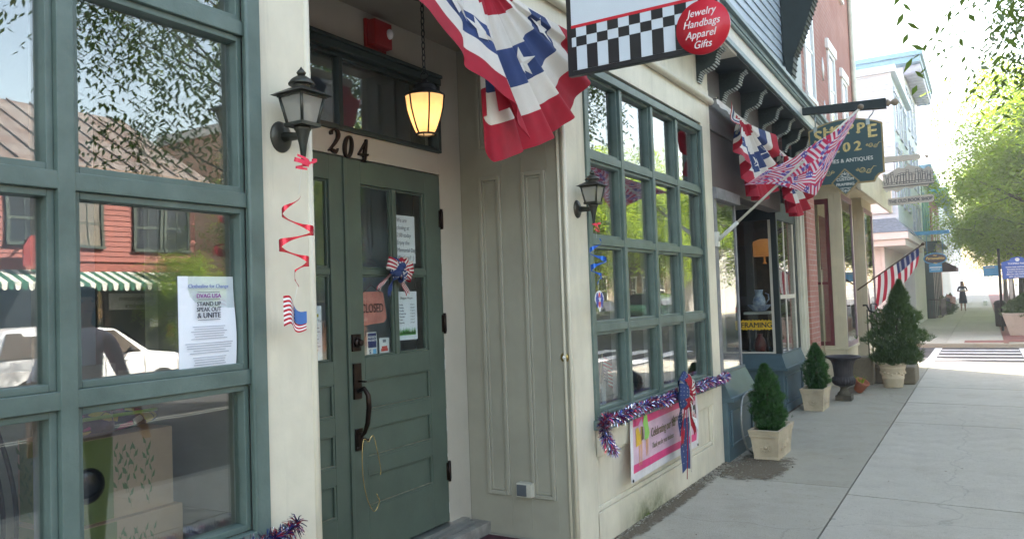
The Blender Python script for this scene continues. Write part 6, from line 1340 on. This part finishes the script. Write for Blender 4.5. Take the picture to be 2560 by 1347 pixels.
conifer(-1.85,10.32,.2,.60,.17,4200,leafC,'cedar_shrub','small conical arborvitae in the planter beside the urn','shrub',2,off=(.0,0),group='arborvitae in the planters')
# urn
r=root('iron_urn','dark cast iron urn on a square foot between planter and terracotta pot','urn',(-1.665,11.21,0)); U=(-1.665,11.21,0)
b=MB(); b.box(U[0]-.10,U[0]+.10,U[1]-.10,U[1]+.10,0,.07); b.lathe([(.088,.07),(.085,.09),(.055,.12),(.045,.155),(.05,.17),(.075,.185)],U,28)
b.build('urn_foot',[pm('cast_iron_foot',(.10,.085,.06),.8,var=.3,vs=12)],r,bevel=.006)
b=MB(); n=96; prof=[(.07,.185,0),(.11,.20,1),(.14,.235,1),(.145,.27,1),(.135,.30,1),(.12,.315,0),(.118,.33,0),(.122,.40,.35),(.130,.47,.35),(.15,.52,.2),(.185,.55,0),(.215,.562,0),(.228,.572,0),(.222,.585,0),(.19,.58,0),(.13,.54,0),(.11,.45,0)]
vs=[]
for (rr,z,fl_) in prof:
    for i in range(n): a=2*math.pi*i/n; q=rr*(1+fl_*.05*math.cos(a*24)); vs.append((U[0]+q*math.cos(a),U[1]+q*math.sin(a),z))
b.add(vs,[(j*n+i,j*n+(i+1)%n,(j+1)*n+(i+1)%n,(j+1)*n+i) for j in range(len(prof)-1) for i in range(n)],0,True)
for i in range(36): a=2*math.pi*i/36; b.sphere((U[0]+.221*math.cos(a),U[1]+.221*math.sin(a),.568),.010,4)
b.build('urn_bowl',[pm('cast_iron',(.035,.03,.034),.6,var=.25,vs=10,bump=.5,bs=50)],r)
s=MB(); s.lathe([(.001,.55),(.14,.545)],U,20,cap=False); s.build('soil',[soil],r)
# terracotta pot leaning
b=MB(); k=b.lathe([(.055,0),(.06,.01),(.085,.13),(.095,.14),(.097,.165),(.085,.165),(.078,.12)],(0,0,0),24); b.xf(k,Matrix.Translation((-1.60,12.0,.03))@Matrix.Rotation(R(28),4,'Y')@Matrix.Rotation(R(15),4,'X'))
top(b,'terracotta_pot',[pm('terracotta',(.34,.12,.065),.8,var=.2,vs=12,dirt=.4)],'orange terracotta pot tilted on the ground behind the urn','flower pot')
b=MB(); rs=random.Random(3)
for i in range(30):
    a=rs.uniform(0,6.28); p=Vector((-1.56+.03*math.cos(a),11.98+.03*math.sin(a),.14)); d=Vector((math.cos(a)*.5,math.sin(a)*.5,1)).normalized()*rs.uniform(.05,.14); w=Vector((.006,0,0)); b.add([p-w,p+w,p+d],[(0,1,2)])
top(b,'weed_plant',[leafB],'bright green weed sprouting from the tilted terracotta pot','plant')
# big pot and bushy tree
r=root('round_pot','big round cream pot holding the tall bushy evergreen','planter',(-1.22,12.82,0)); b=MB()
b.lathe([(.125,0),(.13,.015),(.145,.12),(.15,.125),(.153,.14),(.15,.15),(.168,.27),(.172,.275),(.175,.29),(.172,.295),(.19,.33),(.205,.335),(.21,.355),(.205,.375),(.18,.375),(.165,.33)],(-1.22,12.82,0),40)
for i in range(20): a=2*math.pi*i/20; b.sphere((-1.22+.163*math.cos(a),12.82+.163*math.sin(a),.21+.015*math.sin(i*2)),.018,5,sz=.8)
b.build('pot_body',[pm('cream_pot',(.55,.47,.34),.8,var=.1,vs=8,bump=.5,bs=40,bd=.004,dirt=.35)],r); s=MB(); s.lathe([(.001,.34),(.17,.335)],(-1.22,12.82,0),20,cap=False); s.build('soil',[soil],r)
conifer(-1.18,12.82,.33,1.22,.36,6500,leafD,'evergreen_bush','tall loose evergreen bush growing in the big round pot','shrub',7,off=(.10,0),sz=.075,profile=lambda t:(.55+.48*math.sin(math.pi*min(1,t*1.15+.05)))*(1-t**3)*(1+.14*math.sin(t*24))*.98)
# metal conduit on bay A, railing
b=MB(); b.tube(smooth([(-1.925,7.80,.515),(-1.92,7.62,.545),(-1.915,7.30,.56),(-1.91,7.12,.54),(-1.905,7.02,.46),(-1.90,6.99,.36),(-1.90,7.02,.22),(-1.89,7.12,.08),(-1.87,7.25,.01)]),.0095,10)
top(b,'conduit_pipe',[pm('pipe_metal',(.30,.31,.30),.4,metal=.5,var=.2,vs=20)],'bent grey pipe running down the teal stall riser behind the nearest planter','pipe')
r=root('stair_railing','black iron handrail on the bookshop steps behind the bush','railing',(-1.6,14,0)); b=MB()
for y in (13.95,):
    b.tube([(-1.72,y,1.19),(-1.66,y,1.19),(-1.63,y,1.10),(-1.40,y,1.02)],.016,8); b.tube([(-1.60,y,.25),(-1.60,y,1.21),(-1.52,y,1.21),(-1.50,y,1.12),(-1.3,y,1.04)],.011,8)
    for x in (-1.66,-1.52,-1.42): b.tube([(x,y,.25),(x,y,1.12)],.010,6)
b.build('handrail',[blackm],r)
# ---------------- beyond the crossing ----------------
r=root('concrete_planter','large pale tapered concrete planter at the right edge beyond the crossing','planter',(.95,26.0,0)); b=MB()
x0,y0_=.95,26.0
b.add([(x0-.40,y0_-.4,0),(x0+.40,y0_-.4,0),(x0+.40,y0_+.4,0),(x0-.40,y0_+.4,0),(x0-.57,y0_-.55,.62),(x0+.57,y0_-.55,.62),(x0+.57,y0_+.55,.62),(x0-.57,y0_+.55,.62),(x0-.50,y0_-.48,.62),(x0+.50,y0_-.48,.62),(x0+.50,y0_+.48,.62),(x0-.50,y0_+.48,.62),(x0-.5,y0_-.48,.55),(x0+.5,y0_-.48,.55),(x0+.5,y0_+.48,.55),(x0-.5,y0_+.48,.55)],[(0,3,2,1),(0,1,5,4),(1,2,6,5),(2,3,7,6),(3,0,4,7),(4,5,9,8),(5,6,10,9),(6,7,11,10),(7,4,8,11),(8,9,13,12),(9,10,14,13),(10,11,15,14),(11,8,12,15)],0)
b.build('planter_body',[concrete('pale_concrete',(.50,.43,.37))],r,bevel=.01); b=MB(); b.box(x0-.5,x0+.5,y0_-.48,y0_+.48,.5,.56); b.build('soil',[soil],r)
conifer(.95,26.0,.5,.62,.55,5000,leafD,'planter_shrub','low wide green shrub filling the concrete planter','shrub',12,sz=.11,profile=lambda t:(1-t**2)*.95)
r=root('trash_bin','black round trash bin left of the concrete planter','trash bin',(.42,31,0)); b=MB(); b.lathe([(.15,0),(.16,.02),(.17,.70),(.175,.72)],(.42,31,0),24); b.build('bin_body',[blackm],r); b=MB(); b.lathe([(.19,.72),(.19,.76),(.15,.84),(.05,.88),(.001,.885)],(.42,31,0),24); b.build('bin_lid',[blackm],r)
for k,(x,y,h_,lb_) in enumerate(((-1.75,42.5,.9,'potted shrub by the green shopfront, nearest of its row'),(-1.7,46,.8,'potted shrub under the dark awning'),(-1.65,50,.9,'potted shrub beyond the dark awning'))):
    r=root('potted_shrub',lb_,'potted plant',(x,y,0),'potted shrubs along the far shops'); b=MB(); b.lathe([(.18,0),(.22,.4),(.25,.42),(.25,.46),(.2,.46)],(x,y,0),16); b.build('pot',[pm('dark_pot',(.06,.05,.05),.6)],r)
    f=conifer(x,y,.42,h_,.32,900,leafD,'foliage_tmp','x','x',20+k,sz=.12,profile=lambda t:(1-t**1.5))
    for c_ in list(f.children):
        c_.parent=r
    bpy.data.objects.remove(f)
r=root('iron_fence','low black iron fence before the green shopfront','fence',(-1.9,39,0)); b=MB(); b.tube([(-2.0,36.5,.85),(-1.55,36.5,.85),(-1.55,41,.85)],.02,6); b.tube([(-2.0,36.5,.12),(-1.55,36.5,.12),(-1.55,41,.12)],.015,6)
for i in range(30): b.tube([(-1.55,36.5+.155*i,.1),(-1.55,36.5+.155*i,.85)],.010,5)
for i in range(4): b.tube([(-1.95+.12*i,36.5,.1),(-1.95+.12*i,36.5,.85)],.010,5)
b.build('railing',[blackm],r)
r=root('small_flag','small stars and stripes stuck in a pot near the iron fence','flag',(-1.5,40,0)); b=MB(); b.tube([(-1.62,40,.3),(-1.45,40,1.05)],.01,6); b.build('flag_pole',[pm('pole_brown',(.1,.06,.04),.5)],r); b=MB(); b.grid(lambda u,v:(-1.47+.36*u-.02*v,40+.04*math.sin(u*8),1.02-.30*v-.15*u),12,8,0,uv=True); b.build('flag_cloth',[bpy.data.materials['national_flag']],r)
b=MB(); b.box(-.1,.12,58,58.3,0,.32,0); top(b,'white_bucket',[pm('bucket_white',(.72,.75,.75),.5)],'small white box at the foot of the far kerb trees','box',bevel=.02)
# window display in the second window : picket fence, small flags
r=root('picket_fence','short white picket fence standing inside the second window','picket fence',(-2.3,4.6,.68)); b=MB()
for k in range(5): y=4.34+k*.115; b.prism([(-.022,0),(.022,0),(.022,.26),(0,.30),(-.022,.26)],(-2.22,y,.681),(0,1,0),(0,0,1),(.012,0,0))
b.box(-2.235,-2.221,4.3,4.84,.75,.78); b.box(-2.235,-2.221,4.3,4.84,.88,.91); b.build('pickets',[white],r)
for k,(y,a) in enumerate(((4.42,-.3),(4.60,.35))):
    r=root('small_flag',('small stars and stripes leaning left behind the second window' if k==0 else 'small stars and stripes leaning right behind the second window'),'flag',(-2.18,y,.7),'small flags in the second window'); b=MB(); b.tube([(-2.18,y,.69),(-2.18,y+.12*a*3,1.12)],.004,5); b.build('flag_pole',[pm('stick',(.5,.4,.25),.6)],r)
    b=MB(); s_=1 if a>0 else -1; b.grid(lambda u,v:(-2.175+.012*math.sin(u*7),y+.36*a*(.98-.35*v*0)+ -s_*(-.0)+s_*.17*u*.9,1.10-.16*v-.07*u),12,8,0,uv=True); b.build('flag_cloth',[bpy.data.materials['national_flag']],r)
# vase, wash stand in bay B
r=root('wash_stand','dark wooden marble topped stand in the framing shop window','stand',(-2.5,10.4,.69)); b=MB(); b.box(-2.68,-2.36,10.2,10.6,1.19,1.22,1); b.box(-2.66,-2.38,10.22,10.58,1.10,1.19,0)
for sx in (-2.64,-2.41):
    for sy in (10.25,10.55): b.tube([(sx,sy,.69),(sx,sy,.85),(sx+.0,sy,1.1)],[.016,.02,.014],8,0)
b.build('stand_frame',[pm('dark_walnut',(.05,.022,.012),.4),pm('marble',(.62,.60,.55),.3)],r)
china=pm('china_blue_white',(.62,.66,.72),.25,var=.3,vs=14,col2=(.10,.16,.38),spec=.6)
b=MB(); b.lathe([(.05,0),(.08,.01),(.12,.05),(.15,.085),(.155,.09),(.14,.08),(.06,.02)],(-2.52,10.38,1.22),28); top(b,'wash_bowl',[china],'blue and white china bowl on the wash stand','bowl')
b=MB(); b.lathe([(.05,0),(.075,.03),(.085,.09),(.075,.15),(.045,.20),(.05,.24),(.06,.26),(.052,.255),(.04,.2)],(-2.52,10.38,1.245),28); b.tube([(-2.44,10.38,1.46),(-2.40,10.38,1.44),(-2.395,10.38,1.38),(-2.44,10.38,1.32)],.009,8); top(b,'china_pitcher',[china],'blue and white china pitcher standing in the wash bowl','pitcher')
b=MB(); b.lathe([(.001,0),(.03,.0),(.012,.03),(.012,.14),(.17,.10),(.14,.30),(.06,.33)],(-2.50,10.7,1.85),20); top(b,'orange_lampshade',[pm('orange_shade',(.55,.22,.06),.6,emit=(1,.4,.1),es=.03)],'warm orange lampshade glowing inside the framing shop','lamp shade')
b=MB(); b.lathe([(.04,0),(.07,.04),(.085,.10),(.06,.18),(.03,.22),(.04,.25)],(-2.5,10.25,.69),20); top(b,'dark_vase',[pm('oxblood_vase',(.16,.03,.02),.3)],'dark red vase under the wash stand','vase')
b=MB(); b.box(-2.9,-2.62,10.55,10.60,.7,2.1); top(b,'tall_frame_mirror',[pm('dark_frame',(.04,.025,.02),.5)],'tall dark framed panel at the back of the framing shop window','frame',bevel=.01)
# dirt and crumbled mortar along the foot of the wall
def dirtmask():
    m,t,out=newmat('scattered_dirt'); vec=nd(t,'ShaderNodeTexCoord').outputs['Object']; uv=nd(t,'ShaderNodeUVMap').outputs[0]; sp=nd(t,'ShaderNodeSeparateXYZ'); L(t,uv,sp.inputs[0])
    n=noise_fac(t,7,9,.85,vec,.30,.70)
    def M(op,a,b=None):
        q=nd(t,'ShaderNodeMath',operation=op)
        for i,v in enumerate((a,b)):
            if v is None: continue
            if isinstance(v,(int,float)): q.inputs[i].default_value=v
            else: L(t,v,q.inputs[i])
        return q.outputs[0]
    eu=M('MULTIPLY',M('MULTIPLY',sp.outputs[0],M('SUBTRACT',1,sp.outputs[0])),4); ev=M('MULTIPLY',M('MULTIPLY',sp.outputs[1],M('SUBTRACT',1,sp.outputs[1])),4)
    e=M('MULTIPLY',M('POWER',eu,.6),M('POWER',ev,.6)); s_=M('ADD',n,e); mr=nd(t,'ShaderNodeMapRange'); mr.inputs[1].default_value=.98; mr.inputs[2].default_value=1.22; L(t,s_,mr.inputs[0])
    fine=noise_fac(t,70,4,.8,vec,.40,.60); c=mixc(t,fine,(.26,.22,.17),(.09,.07,.045)); fa=M('MULTIPLY',mr.outputs[0],M('ADD',M('MULTIPLY',fine,.45),.55))
    d=nd(t,'ShaderNodeBsdfDiffuse'); L(t,c,d.inputs[0]); tr=nd(t,'ShaderNodeBsdfTransparent'); mx=nd(t,'ShaderNodeMixShader'); L(t,fa,mx.inputs[0]); L(t,tr.outputs[0],mx.inputs[1]); L(t,d.outputs[0],mx.inputs[2]); L(t,mx.outputs[0],out.inputs[0]); return m
dm=dirtmask(); rs=random.Random(9)
for (x0,x1,y0,y1) in ((F-.03,F+.15,4.0,6.5),(F-.02,F+.62,6.15,7.35),(-1.85,-1.5,11.7,13.0)):
    b=MB(); b.grid(lambda u,v:(x0+(x1-x0)*u,y0+(y1-y0)*v,.0055),6,12,0,uv=True); tag(b.build('dirt_patch',[dm]),kind='structure')
b=MB()
for k in range(1500):
    y=4.1+rs.random()**.9*3.1; x=F+.004+abs(rs.gauss(0,.022))*(1 if y<6.2 else 1+7*min(1,(y-6.2)*2)); sz=rs.uniform(.0012,.0045)*(1.6 if rs.random()<.06 else 1); b.obox((x,y,.004),sz,sz*rs.uniform(.7,1.5),sz*.6,rz=rs.uniform(0,3),rx=rs.uniform(-.5,.5),m=rs.choice([0,0,1,2]))
tag(b.build('wall_foot_debris',[dirtm,concB,pm('pale_grit',(.38,.36,.31),.9)]),kind='stuff')
b=MB(); 
for k in range(40):
    x=rs.uniform(-1.7,1.2); y=rs.uniform(4.2,14); a=rs.uniform(0,6); l=rs.uniform(.008,.022); b.add([(x,y,.006),(x+l*math.cos(a)+.004,y+l*math.sin(a),.009),(x+2*l*math.cos(a),y+2*l*math.sin(a),.006),(x+l*math.cos(a)-.006,y+l*math.sin(a)+.006,.006)],[(0,1,2,3)])
tag(b.build('leaf_litter',[pm('dry_leaf',(.14,.09,.05),.8,var=.4,vs=3)]),kind='stuff')
# ---------------- vehicles ----------------
rubber=pm('tyre_rubber',(.02,.02,.02),.8); alloy=pm('alloy_rim',(.45,.46,.48),.3,metal=.8); carglass=glossyglass('car_glass',(.012,.014,.016)); carglass.node_tree.nodes['Principled BSDF'].inputs['Specular IOR Level'].default_value=.35; blackp=pm('black_plastic',(.025,.025,.028),.5)
lampw=pm('headlamp',(.75,.78,.8),.1,spec=.9); lampr=pm('tail_lamp',(.55,.01,.01),.15,spec=.8)
def car(cx,cy,gz,paint,label,name='parked_car',heading=1,tall=True,L_=4.4):
    r=root(name,label,'car',(cx,cy,gz),'parked cars'); h=L_/2
    roof=1.62 if tall else 1.42; belt=1.02 if tall else .92
    # stations : y , z of centre line top, half width at top, in cabin?
    if tall: st=[(-h,.62,.70,0),(-h+.05,.95,.78,0),(-h+.12,1.05,.80,0),(-h+.35,roof-.05,.62,1),(-h+.8,roof,.64,1),(-.1,roof+.02,.65,1),(.55,roof-.06,.62,1),(1.12,belt+.05,.74,0),(1.7,.98,.74,0),(h-.18,.88,.70,0),(h-.04,.72,.66,0),(h,.55,.64,0)]
    else: st=[(-h,.60,.68,0),(-h+.05,.88,.76,0),(-h+.55,.96,.78,0),(-h+1.15,roof-.06,.58,1),(-.2,roof,.60,1),(.35,roof-.03,.60,1),(1.15,belt+.02,.72,0),(1.7,.86,.74,0),(h-.15,.76,.70,0),(h-.03,.62,.66,0),(h,.50,.64,0)]
    b=MB(); W_=.90; rows=[]
    for (y,zt,wt,cab) in st:
        endf=1-.10*max(0,(abs(y)-h+.5)/.5)**2; w=W_*endf; bl=min(belt,zt-.02); lo=.24 if abs(y)<h-.1 else .34
        mid=[(w*.96,lo),(w,lo+.14),(w*1.0,.62 if bl>.62 else bl*.9),(w*.975,bl)]
        topp=[(wt*(1.0),zt-.03),(wt*.8,zt),(0,zt+.02)] if cab else [(w*.90,bl+(zt-bl)*.7),(wt*.7,zt),(0,zt+.015)]
        half=mid+topp; full=[(x,z) for x,z in half]+[(-x,z) for x,z in half[::-1][1:]]; rows.append([(x,y,z) for x,z in full])
    n=len(rows[0]); vs=[p for rw in rows for p in rw]; fs=[];ms=[]
    for j in range(len(rows)-1):
        for i in range(n-1):
            fs.append((j*n+i,(j+1)*n+i,(j+1)*n+i+1,j*n+i+1))
    fs.append(tuple(range(n))); fs.append(tuple((len(rows)-1)*n+i for i in range(n))[::-1])
    b.add(vs,fs,0,True); b.xf(0,Matrix.Translation((cx,cy,gz))@Matrix.Rotation(0 if heading>0 else math.pi,4,'Z'))
    ob=b.build('body',[paint],r)
    # window bands set just proud of the body
    MT=Matrix.Translation((cx,cy,gz))@Matrix.Rotation(0 if heading>0 else math.pi,4,'Z')
    cab=[s for s in st if s[3]]; ya,yb=cab[0][0],cab[-1][0]
    yf=st[[s[3] for s in st].index(1)-1][0]; yl=[k for k,s in enumerate(st) if s[3]][-1]; yw=st[yl+1][0]
    zr=roof-.09
    for sx in (-1,1):
        segs=[(yf+.22,ya+.06,-.62,ya+.10),] 
        cuts=[ya+.02,-.72,.12,yb+.32]; 
        for k in range(3):
            y0=cuts[k]+.04; y1=cuts[k+1]-.04; x0=W_*.975+.004; x1=.64+.012
            t0=y0+(.10 if k==0 else 0); t1=y1-(.36 if k==2 else 0)
            g_=MB(); g_.add([(sx*x0,y0-(.12 if k==0 else 0),belt+.03),(sx*x0,y1+(.10 if k==2 else 0),belt+.03),(sx*(x1+.01),t1,zr),(sx*(x1+.01),t0,zr)],[(0,1,2,3)]); g_.add([(sx*(x0-.02),y0,belt+.03),(sx*(x0-.02),y1,belt+.03),(sx*(x1-.01),t1,zr),(sx*(x1-.01),t0,zr)],[(3,2,1,0)]); g_.xf(0,MT); g_.build('side_window',[carglass],r)
        for wy in (-h+.82,h-.82):
            w=MB(); k=w.lathe([(.20,-.10),(.31,-.105),(.335,-.08),(.335,.08),(.31,.105),(.20,.10)],(0,0,0),28,0,cap=False); k=w.lathe([(.001,.06),(.05,.085),(.07,.06),(.19,.075),(.205,.098),(.215,.098)],(0,0,0),28,1,cap=False)
            for q in range(5): a=R(72*q); w.obox((.12*math.cos(a),.12*math.sin(a),.08),.09,.018,.012,rz=a,m=1)
            w.lathe([(.001,.05),(.20,.055)],(0,0,0),20,2,cap=False); w.xf(0,MT@Matrix.Translation((sx*(W_-.09),wy,.335))@Matrix.Rotation(R(90*sx),4,'Y')); wo=w.build('wheel',[rubber,alloy,blackp],r)
            a_=MB(); k=a_.lathe([(.33,0),(.40,.0),(.40,.03),(.33,.03)],(0,0,0),20,0,cap=False,a0=0,a1=math.pi); 
            a_.lathe([(.001,.0),(.36,.0)],(0,0,0),24,0,cap=False); a_.xf(0,MT@Matrix.Translation((sx*(W_-.012),wy,.335))@Matrix.Rotation(R(90*sx),4,'Y')@Matrix.Rotation(R(90 if sx<0 else -90),4,'Z')@Matrix.Translation((0,0,.006))); a_.build('wheel_arch',[blackp],r)
        q=MB(); q.sphere((sx*(W_+.09),.62,belt+.09),.07,8,0,.8,.7,1.0); q.box(sx*(W_-.02),sx*(W_+.06),.60,.66,belt+.05,belt+.08); q.xf(0,MT); q.build('wing_mirror',[blackp],r)
        q=MB(); q.sphere((sx*.62,h-.13,.68),.13,8,0,.6,1,.6); q.xf(0,MT); q.build('headlight',[lampw],r)
        q=MB(); q.box(sx*.62,sx*.83,-h-.012,-h+.12,.78,.98); q.xf(0,MT); q.build('tail_light',[lampr],r,bevel=.02)
        q=MB(); q.box(sx*(W_+.002),sx*(W_+.016),-.45,-.25,belt-.14,belt-.11); q.box(sx*(W_+.002),sx*(W_+.016),.45,.65,belt-.14,belt-.11); q.xf(0,MT); q.build('door_handle',[paint],r,bevel=.004)
        q=MB(); 
        for yy in (-.72,.12,.98): q.box(sx*(W_+.0005),sx*(W_+.003),yy-.005,yy+.005,.36,belt); 
        q.box(sx*(W_+.0005),sx*(W_+.02),-.95,.95,.30,.37); q.xf(0,MT); q.build('door_trim',[blackp],r)
    g_=MB(); g_.add([(-.62,yb+.06,zr+.03),(.62,yb+.06,zr+.03),(.74,yw-.02,belt+.08),(-.74,yw-.02,belt+.08)],[(3,2,1,0)]); 
    for k in range(len(g_.v)): g_.v[k]=(g_.v[k][0],g_.v[k][1]+.02,g_.v[k][2]+.012)
    g_.xf(0,MT); g_.build('windscreen',[carglass],r)
    q=MB(); q.box(-.5,.5,h-.03,h+.012,.36,.6); q.xf(0,MT); q.build('grille',[blackp],r,bevel=.01)
    return r
wpaint=pm('white_car_paint',(.80,.81,.82),.2,var=.02,bump=0,coat=.6); spaint=pm('silver_car_paint',(.35,.38,.40),.25,metal=.6,var=.02,bump=0,coat=.6); bpaint=pm('dark_car_paint',(.03,.035,.05),.2,var=.02,bump=0,coat=.7); gpaint=pm('green_car_paint',(.03,.09,.07),.2,var=.02,bump=0,coat=.7)
suv=car(10.35,8.2,-.115,wpaint,'white boxy car parked before the striped awning, mirrored in the left window'); suv.scale=(.9,.9,.88)
car(10.3,1.9,-.115,bpaint,'dark sedan parked behind the white car across the street',tall=False)
car(3.6,33.5,-.145,spaint,'silver car parked behind the blue historical marker',tall=True)
car(3.6,40,-.145,bpaint,'dark sedan parked beyond the silver car down the street',tall=False)
car(10.3,30,-.115,spaint,'silver sedan parked across the street by the side street',tall=False,heading=-1)
car(10.3,36.5,-.115,gpaint,'dark green car parked across the street before the stucco building',heading=-1)
# ---------------- people ----------------
def person(x,y,gz,H,face,zones,label,arms,hair,haircol,name='person',shoulders=.19):
    """zones : list of (zmax fraction, material) from the feet up ; arms : list of two [elbow,wrist] offsets in body frame"""
    r=root(name,label,'person',(x,y,gz)); s=H/1.65
    V=[];E=[];Rr=[]
    def v(p,ra,par=None):
        V.append(Vector(p)*s); Rr.append(ra*s); i=len(V)-1
        if par is not None: E.append((par,i))
        return i
    pel=v((0,0,.90),(.135)); 
    for sx,fw in ((-1,.03),(1,-.03)):
        hp=v((sx*.085,0,.84),.095,pel); kn=v((sx*.09,.02+fw,.47),.058,hp); cf=v((sx*.092,-.005+fw,.32),.056,kn); an=v((sx*.095,-.01+fw,.08),.034,cf); ft=v((sx*.10,.06+fw,.03),.032,an); v((sx*.105,.15+fw,.022),.024,ft)
    wa=v((0,0,1.04),.115,pel); ch=v((0,.0,1.24),.135,wa); nk0=v((0,-.005,1.37),.085,ch); nk=v((0,.0,1.44),.048,nk0); 
    for k,sx in enumerate((-1,1)):
        sh=v((sx*shoulders*.85,0,1.34),.06,nk0); e_=arms[k][0]; el=v(e_,.038,sh); wr=v(arms[k][1],.026,el); d=(Vector(arms[k][1])-Vector(e_)).normalized(); hd=v(Vector(arms[k][1])+d*.05,.032,wr)
        for q in (-.022,-.007,.008,.022): f1=v(Vector(arms[k][1])+d*.11+Vector((q,0,0)),.0095,hd); v(Vector(arms[k][1])+d*.15+Vector((q,0,-.01)),.008,f1)
        v(Vector(arms[k][1])+d*.07+Vector((-sx*.035,.01,.0)),.010,hd)
    h0=v((0,.008,1.50),.062,nk); h1=v((0,.012,1.57),.082,h0); h2=v((0,.005,1.63),.07,h1)
    ns=v((0,.092,1.553),.012,h1)
    me=bpy.data.meshes.new('person'); me.from_pydata(V,E,[]); ob=bpy.data.objects.new('person_tmp',me); COL.objects.link(ob)
    sk=ob.modifiers.new('skin','SKIN'); sk.use_smooth_shade=True
    for i,d in enumerate(me.skin_vertices[0].data): d.radius=(Rr[i],Rr[i]*(.78 if i in (pel,wa,ch,nk0) else 1)); d.use_root=(i==pel)
    sb=ob.modifiers.new('s','SUBSURF'); sb.levels=3; sb.render_levels=3
    dg=bpy.context.evaluated_depsgraph_get(); ev=ob.evaluated_get(dg); m2=bpy.data.meshes.new_from_object(ev)
    bpy.data.objects.remove(ob)
    m2.materials.clear(); mats=[]
    for z_,mt in zones:
        if mt not in mats: mats.append(mt)
    skin=pm('skin',(.45,.26,.18),.55,var=.05,vs=20); 
    if skin not in mats: mats.append(skin)
    for mt in mats: m2.materials.append(mt)
    arm=[Vector(a)*s for k in range(2) for a in arms[k]]
    for p in m2.polygons:
        c=p.center; zf=c.z/H; mt=zones[-1][1]
        for z_,m_ in zones:
            if zf<=z_: mt=m_; break
        for k in (0,2):      # bare forearms and hands
            e_,w_=arm[k],arm[k+1]; dv=w_-e_; q=e_+dv*max(.1,min(1.75,(c-e_).dot(dv)/dv.length_squared))
            if (c-q).length<.052*s: mt=skin
        p.material_index=mats.index(mt); p.use_smooth=True
    o=bpy.data.objects.new('body',m2); COL.objects.link(o); o.parent=r
    r.rotation_euler=(0,0,face)
    def local(mb,nm,mts):
        for k in range(len(mb.v)): mb.v[k]=(mb.v[k][0]+x,mb.v[k][1]+y,mb.v[k][2]+gz)
        return mb.build(nm,mts,r)
    hb=MB(); hz=hair
    def hf(u,v_):
        a=u*2*math.pi; t=v_; rr=.094*math.sin(min(1,.08+t*.95)*math.pi*.62)**.5*(1+.03*math.sin(a*9)); z=1.665-(1.665-hz*(1 if math.sin(a)<.25 else 0)-(1.60 if math.sin(a)>=.25 else 0))*t**1.6
        return (rr*math.cos(a)*s,(-.004+rr*math.sin(a)*1.08)*s,z*s)
    hb.grid(hf,28,14,0); hm=pm('hair_'+label[:6].replace(' ','_')+str(len(MATS)),haircol,.5,var=.3,vs=40,stretch=(1,1,.1)); local(hb,'hair',[hm])
    eb=MB()
    for sx in (-1,1): eb.sphere((sx*.031*s,.082*s,1.575*s),.011*s,6)
    local(eb,'eyes',[ink])
    mb_=MB(); mb_.obox((0,.083*s,1.515*s),.022*s,.006*s,.005*s); local(mb_,'mouth',[pm('lips',(.35,.10,.09),.5)])
    for sx in (-1,1): q=MB(); q.sphere((sx*.083*s,.0,1.56*s),.022*s,6,0,1.2,.4,.8); local(q,'ear',[skin])
    return r
navy=pm('navy_dress',(.02,.03,.055),.8,var=.2); pinkfl=pm('pink_floral_shirt',(.85,.68,.72),.8,var=.25,vs=25,col2=(.8,.75,.78)); jean=pm('dark_trousers',(.03,.035,.06),.8); skin_=pm('skin',(.45,.26,.18),.55,var=.05,vs=20); shoe=pm('tan_sandal',(.18,.11,.06),.6)
p1=person(-1.02,48.8,0,1.56,R(180),[(.035,shoe),(.27,skin_),(.84,navy),(1.2,skin_)],'person in dark knee length dress holding a folded map on the far pavement',[[(-.25,.04,1.12),(-.06,.24,1.14)],[(.25,.04,1.12),(.06,.24,1.12)]],1.42,(.16,.06,.03))
sk_=MB(); sk_.lathe([(.20,.40),(.19,.55),(.165,.75),(.145,.96),(.13,1.02)],(0,0,0),20,0,cap=False); sk_.xf(0,Matrix.Translation((-1.02,48.8,0))@Matrix.Diagonal((1,.75,1,1))); sk_.build('skirt',[navy],p1)
bk=MB(); bk.obox((-1.02,48.50,1.10),.09,.02,.06,rx=R(30)); top(bk,'folded_map',[paper],'white folded map held by the walking person','map')
p2=person(.47,2.66,0,1.66,R(95),[(.04,shoe),(.52,jean),(.86,pinkfl),(1.2,skin_)],'person with black hair and pink shirt beside the camera, mirrored in the left window',[[(-.27,-.03,1.10),(-.30,.07,.87)],[(.27,-.03,1.10),(.30,.07,.87)]],1.36,(.008,.007,.007))
sk_=MB(); sk_.lathe([(.172,.79),(.170,.84),(.158,.93),(.146,1.02),(.140,1.08)],(0,0,0),32,0,cap=False); sk_.xf(0,Matrix.Translation((.47,2.66,0))@Matrix.Diagonal((1,.80,1,1))); sk_.build('shirt_hem',[pinkfl],p2)
# ---------------- lens flare wash imitated by added haze ----------------
HAZE=.0026
def haze():
    m,t,out=newmat('flare_haze'); v=nd(t,'ShaderNodeVolumePrincipled'); v.inputs['Color'].default_value=(.95,.97,1,1); v.inputs['Density'].default_value=HAZE; v.inputs['Anisotropy'].default_value=.35
    L(t,v.outputs[0],out.inputs['Volume']); b=MB(); b.box(-30,40,-35,180,-1.4,13); o=b.build('haze',[m]); tag(o,kind='stuff')
if HAZE: haze()
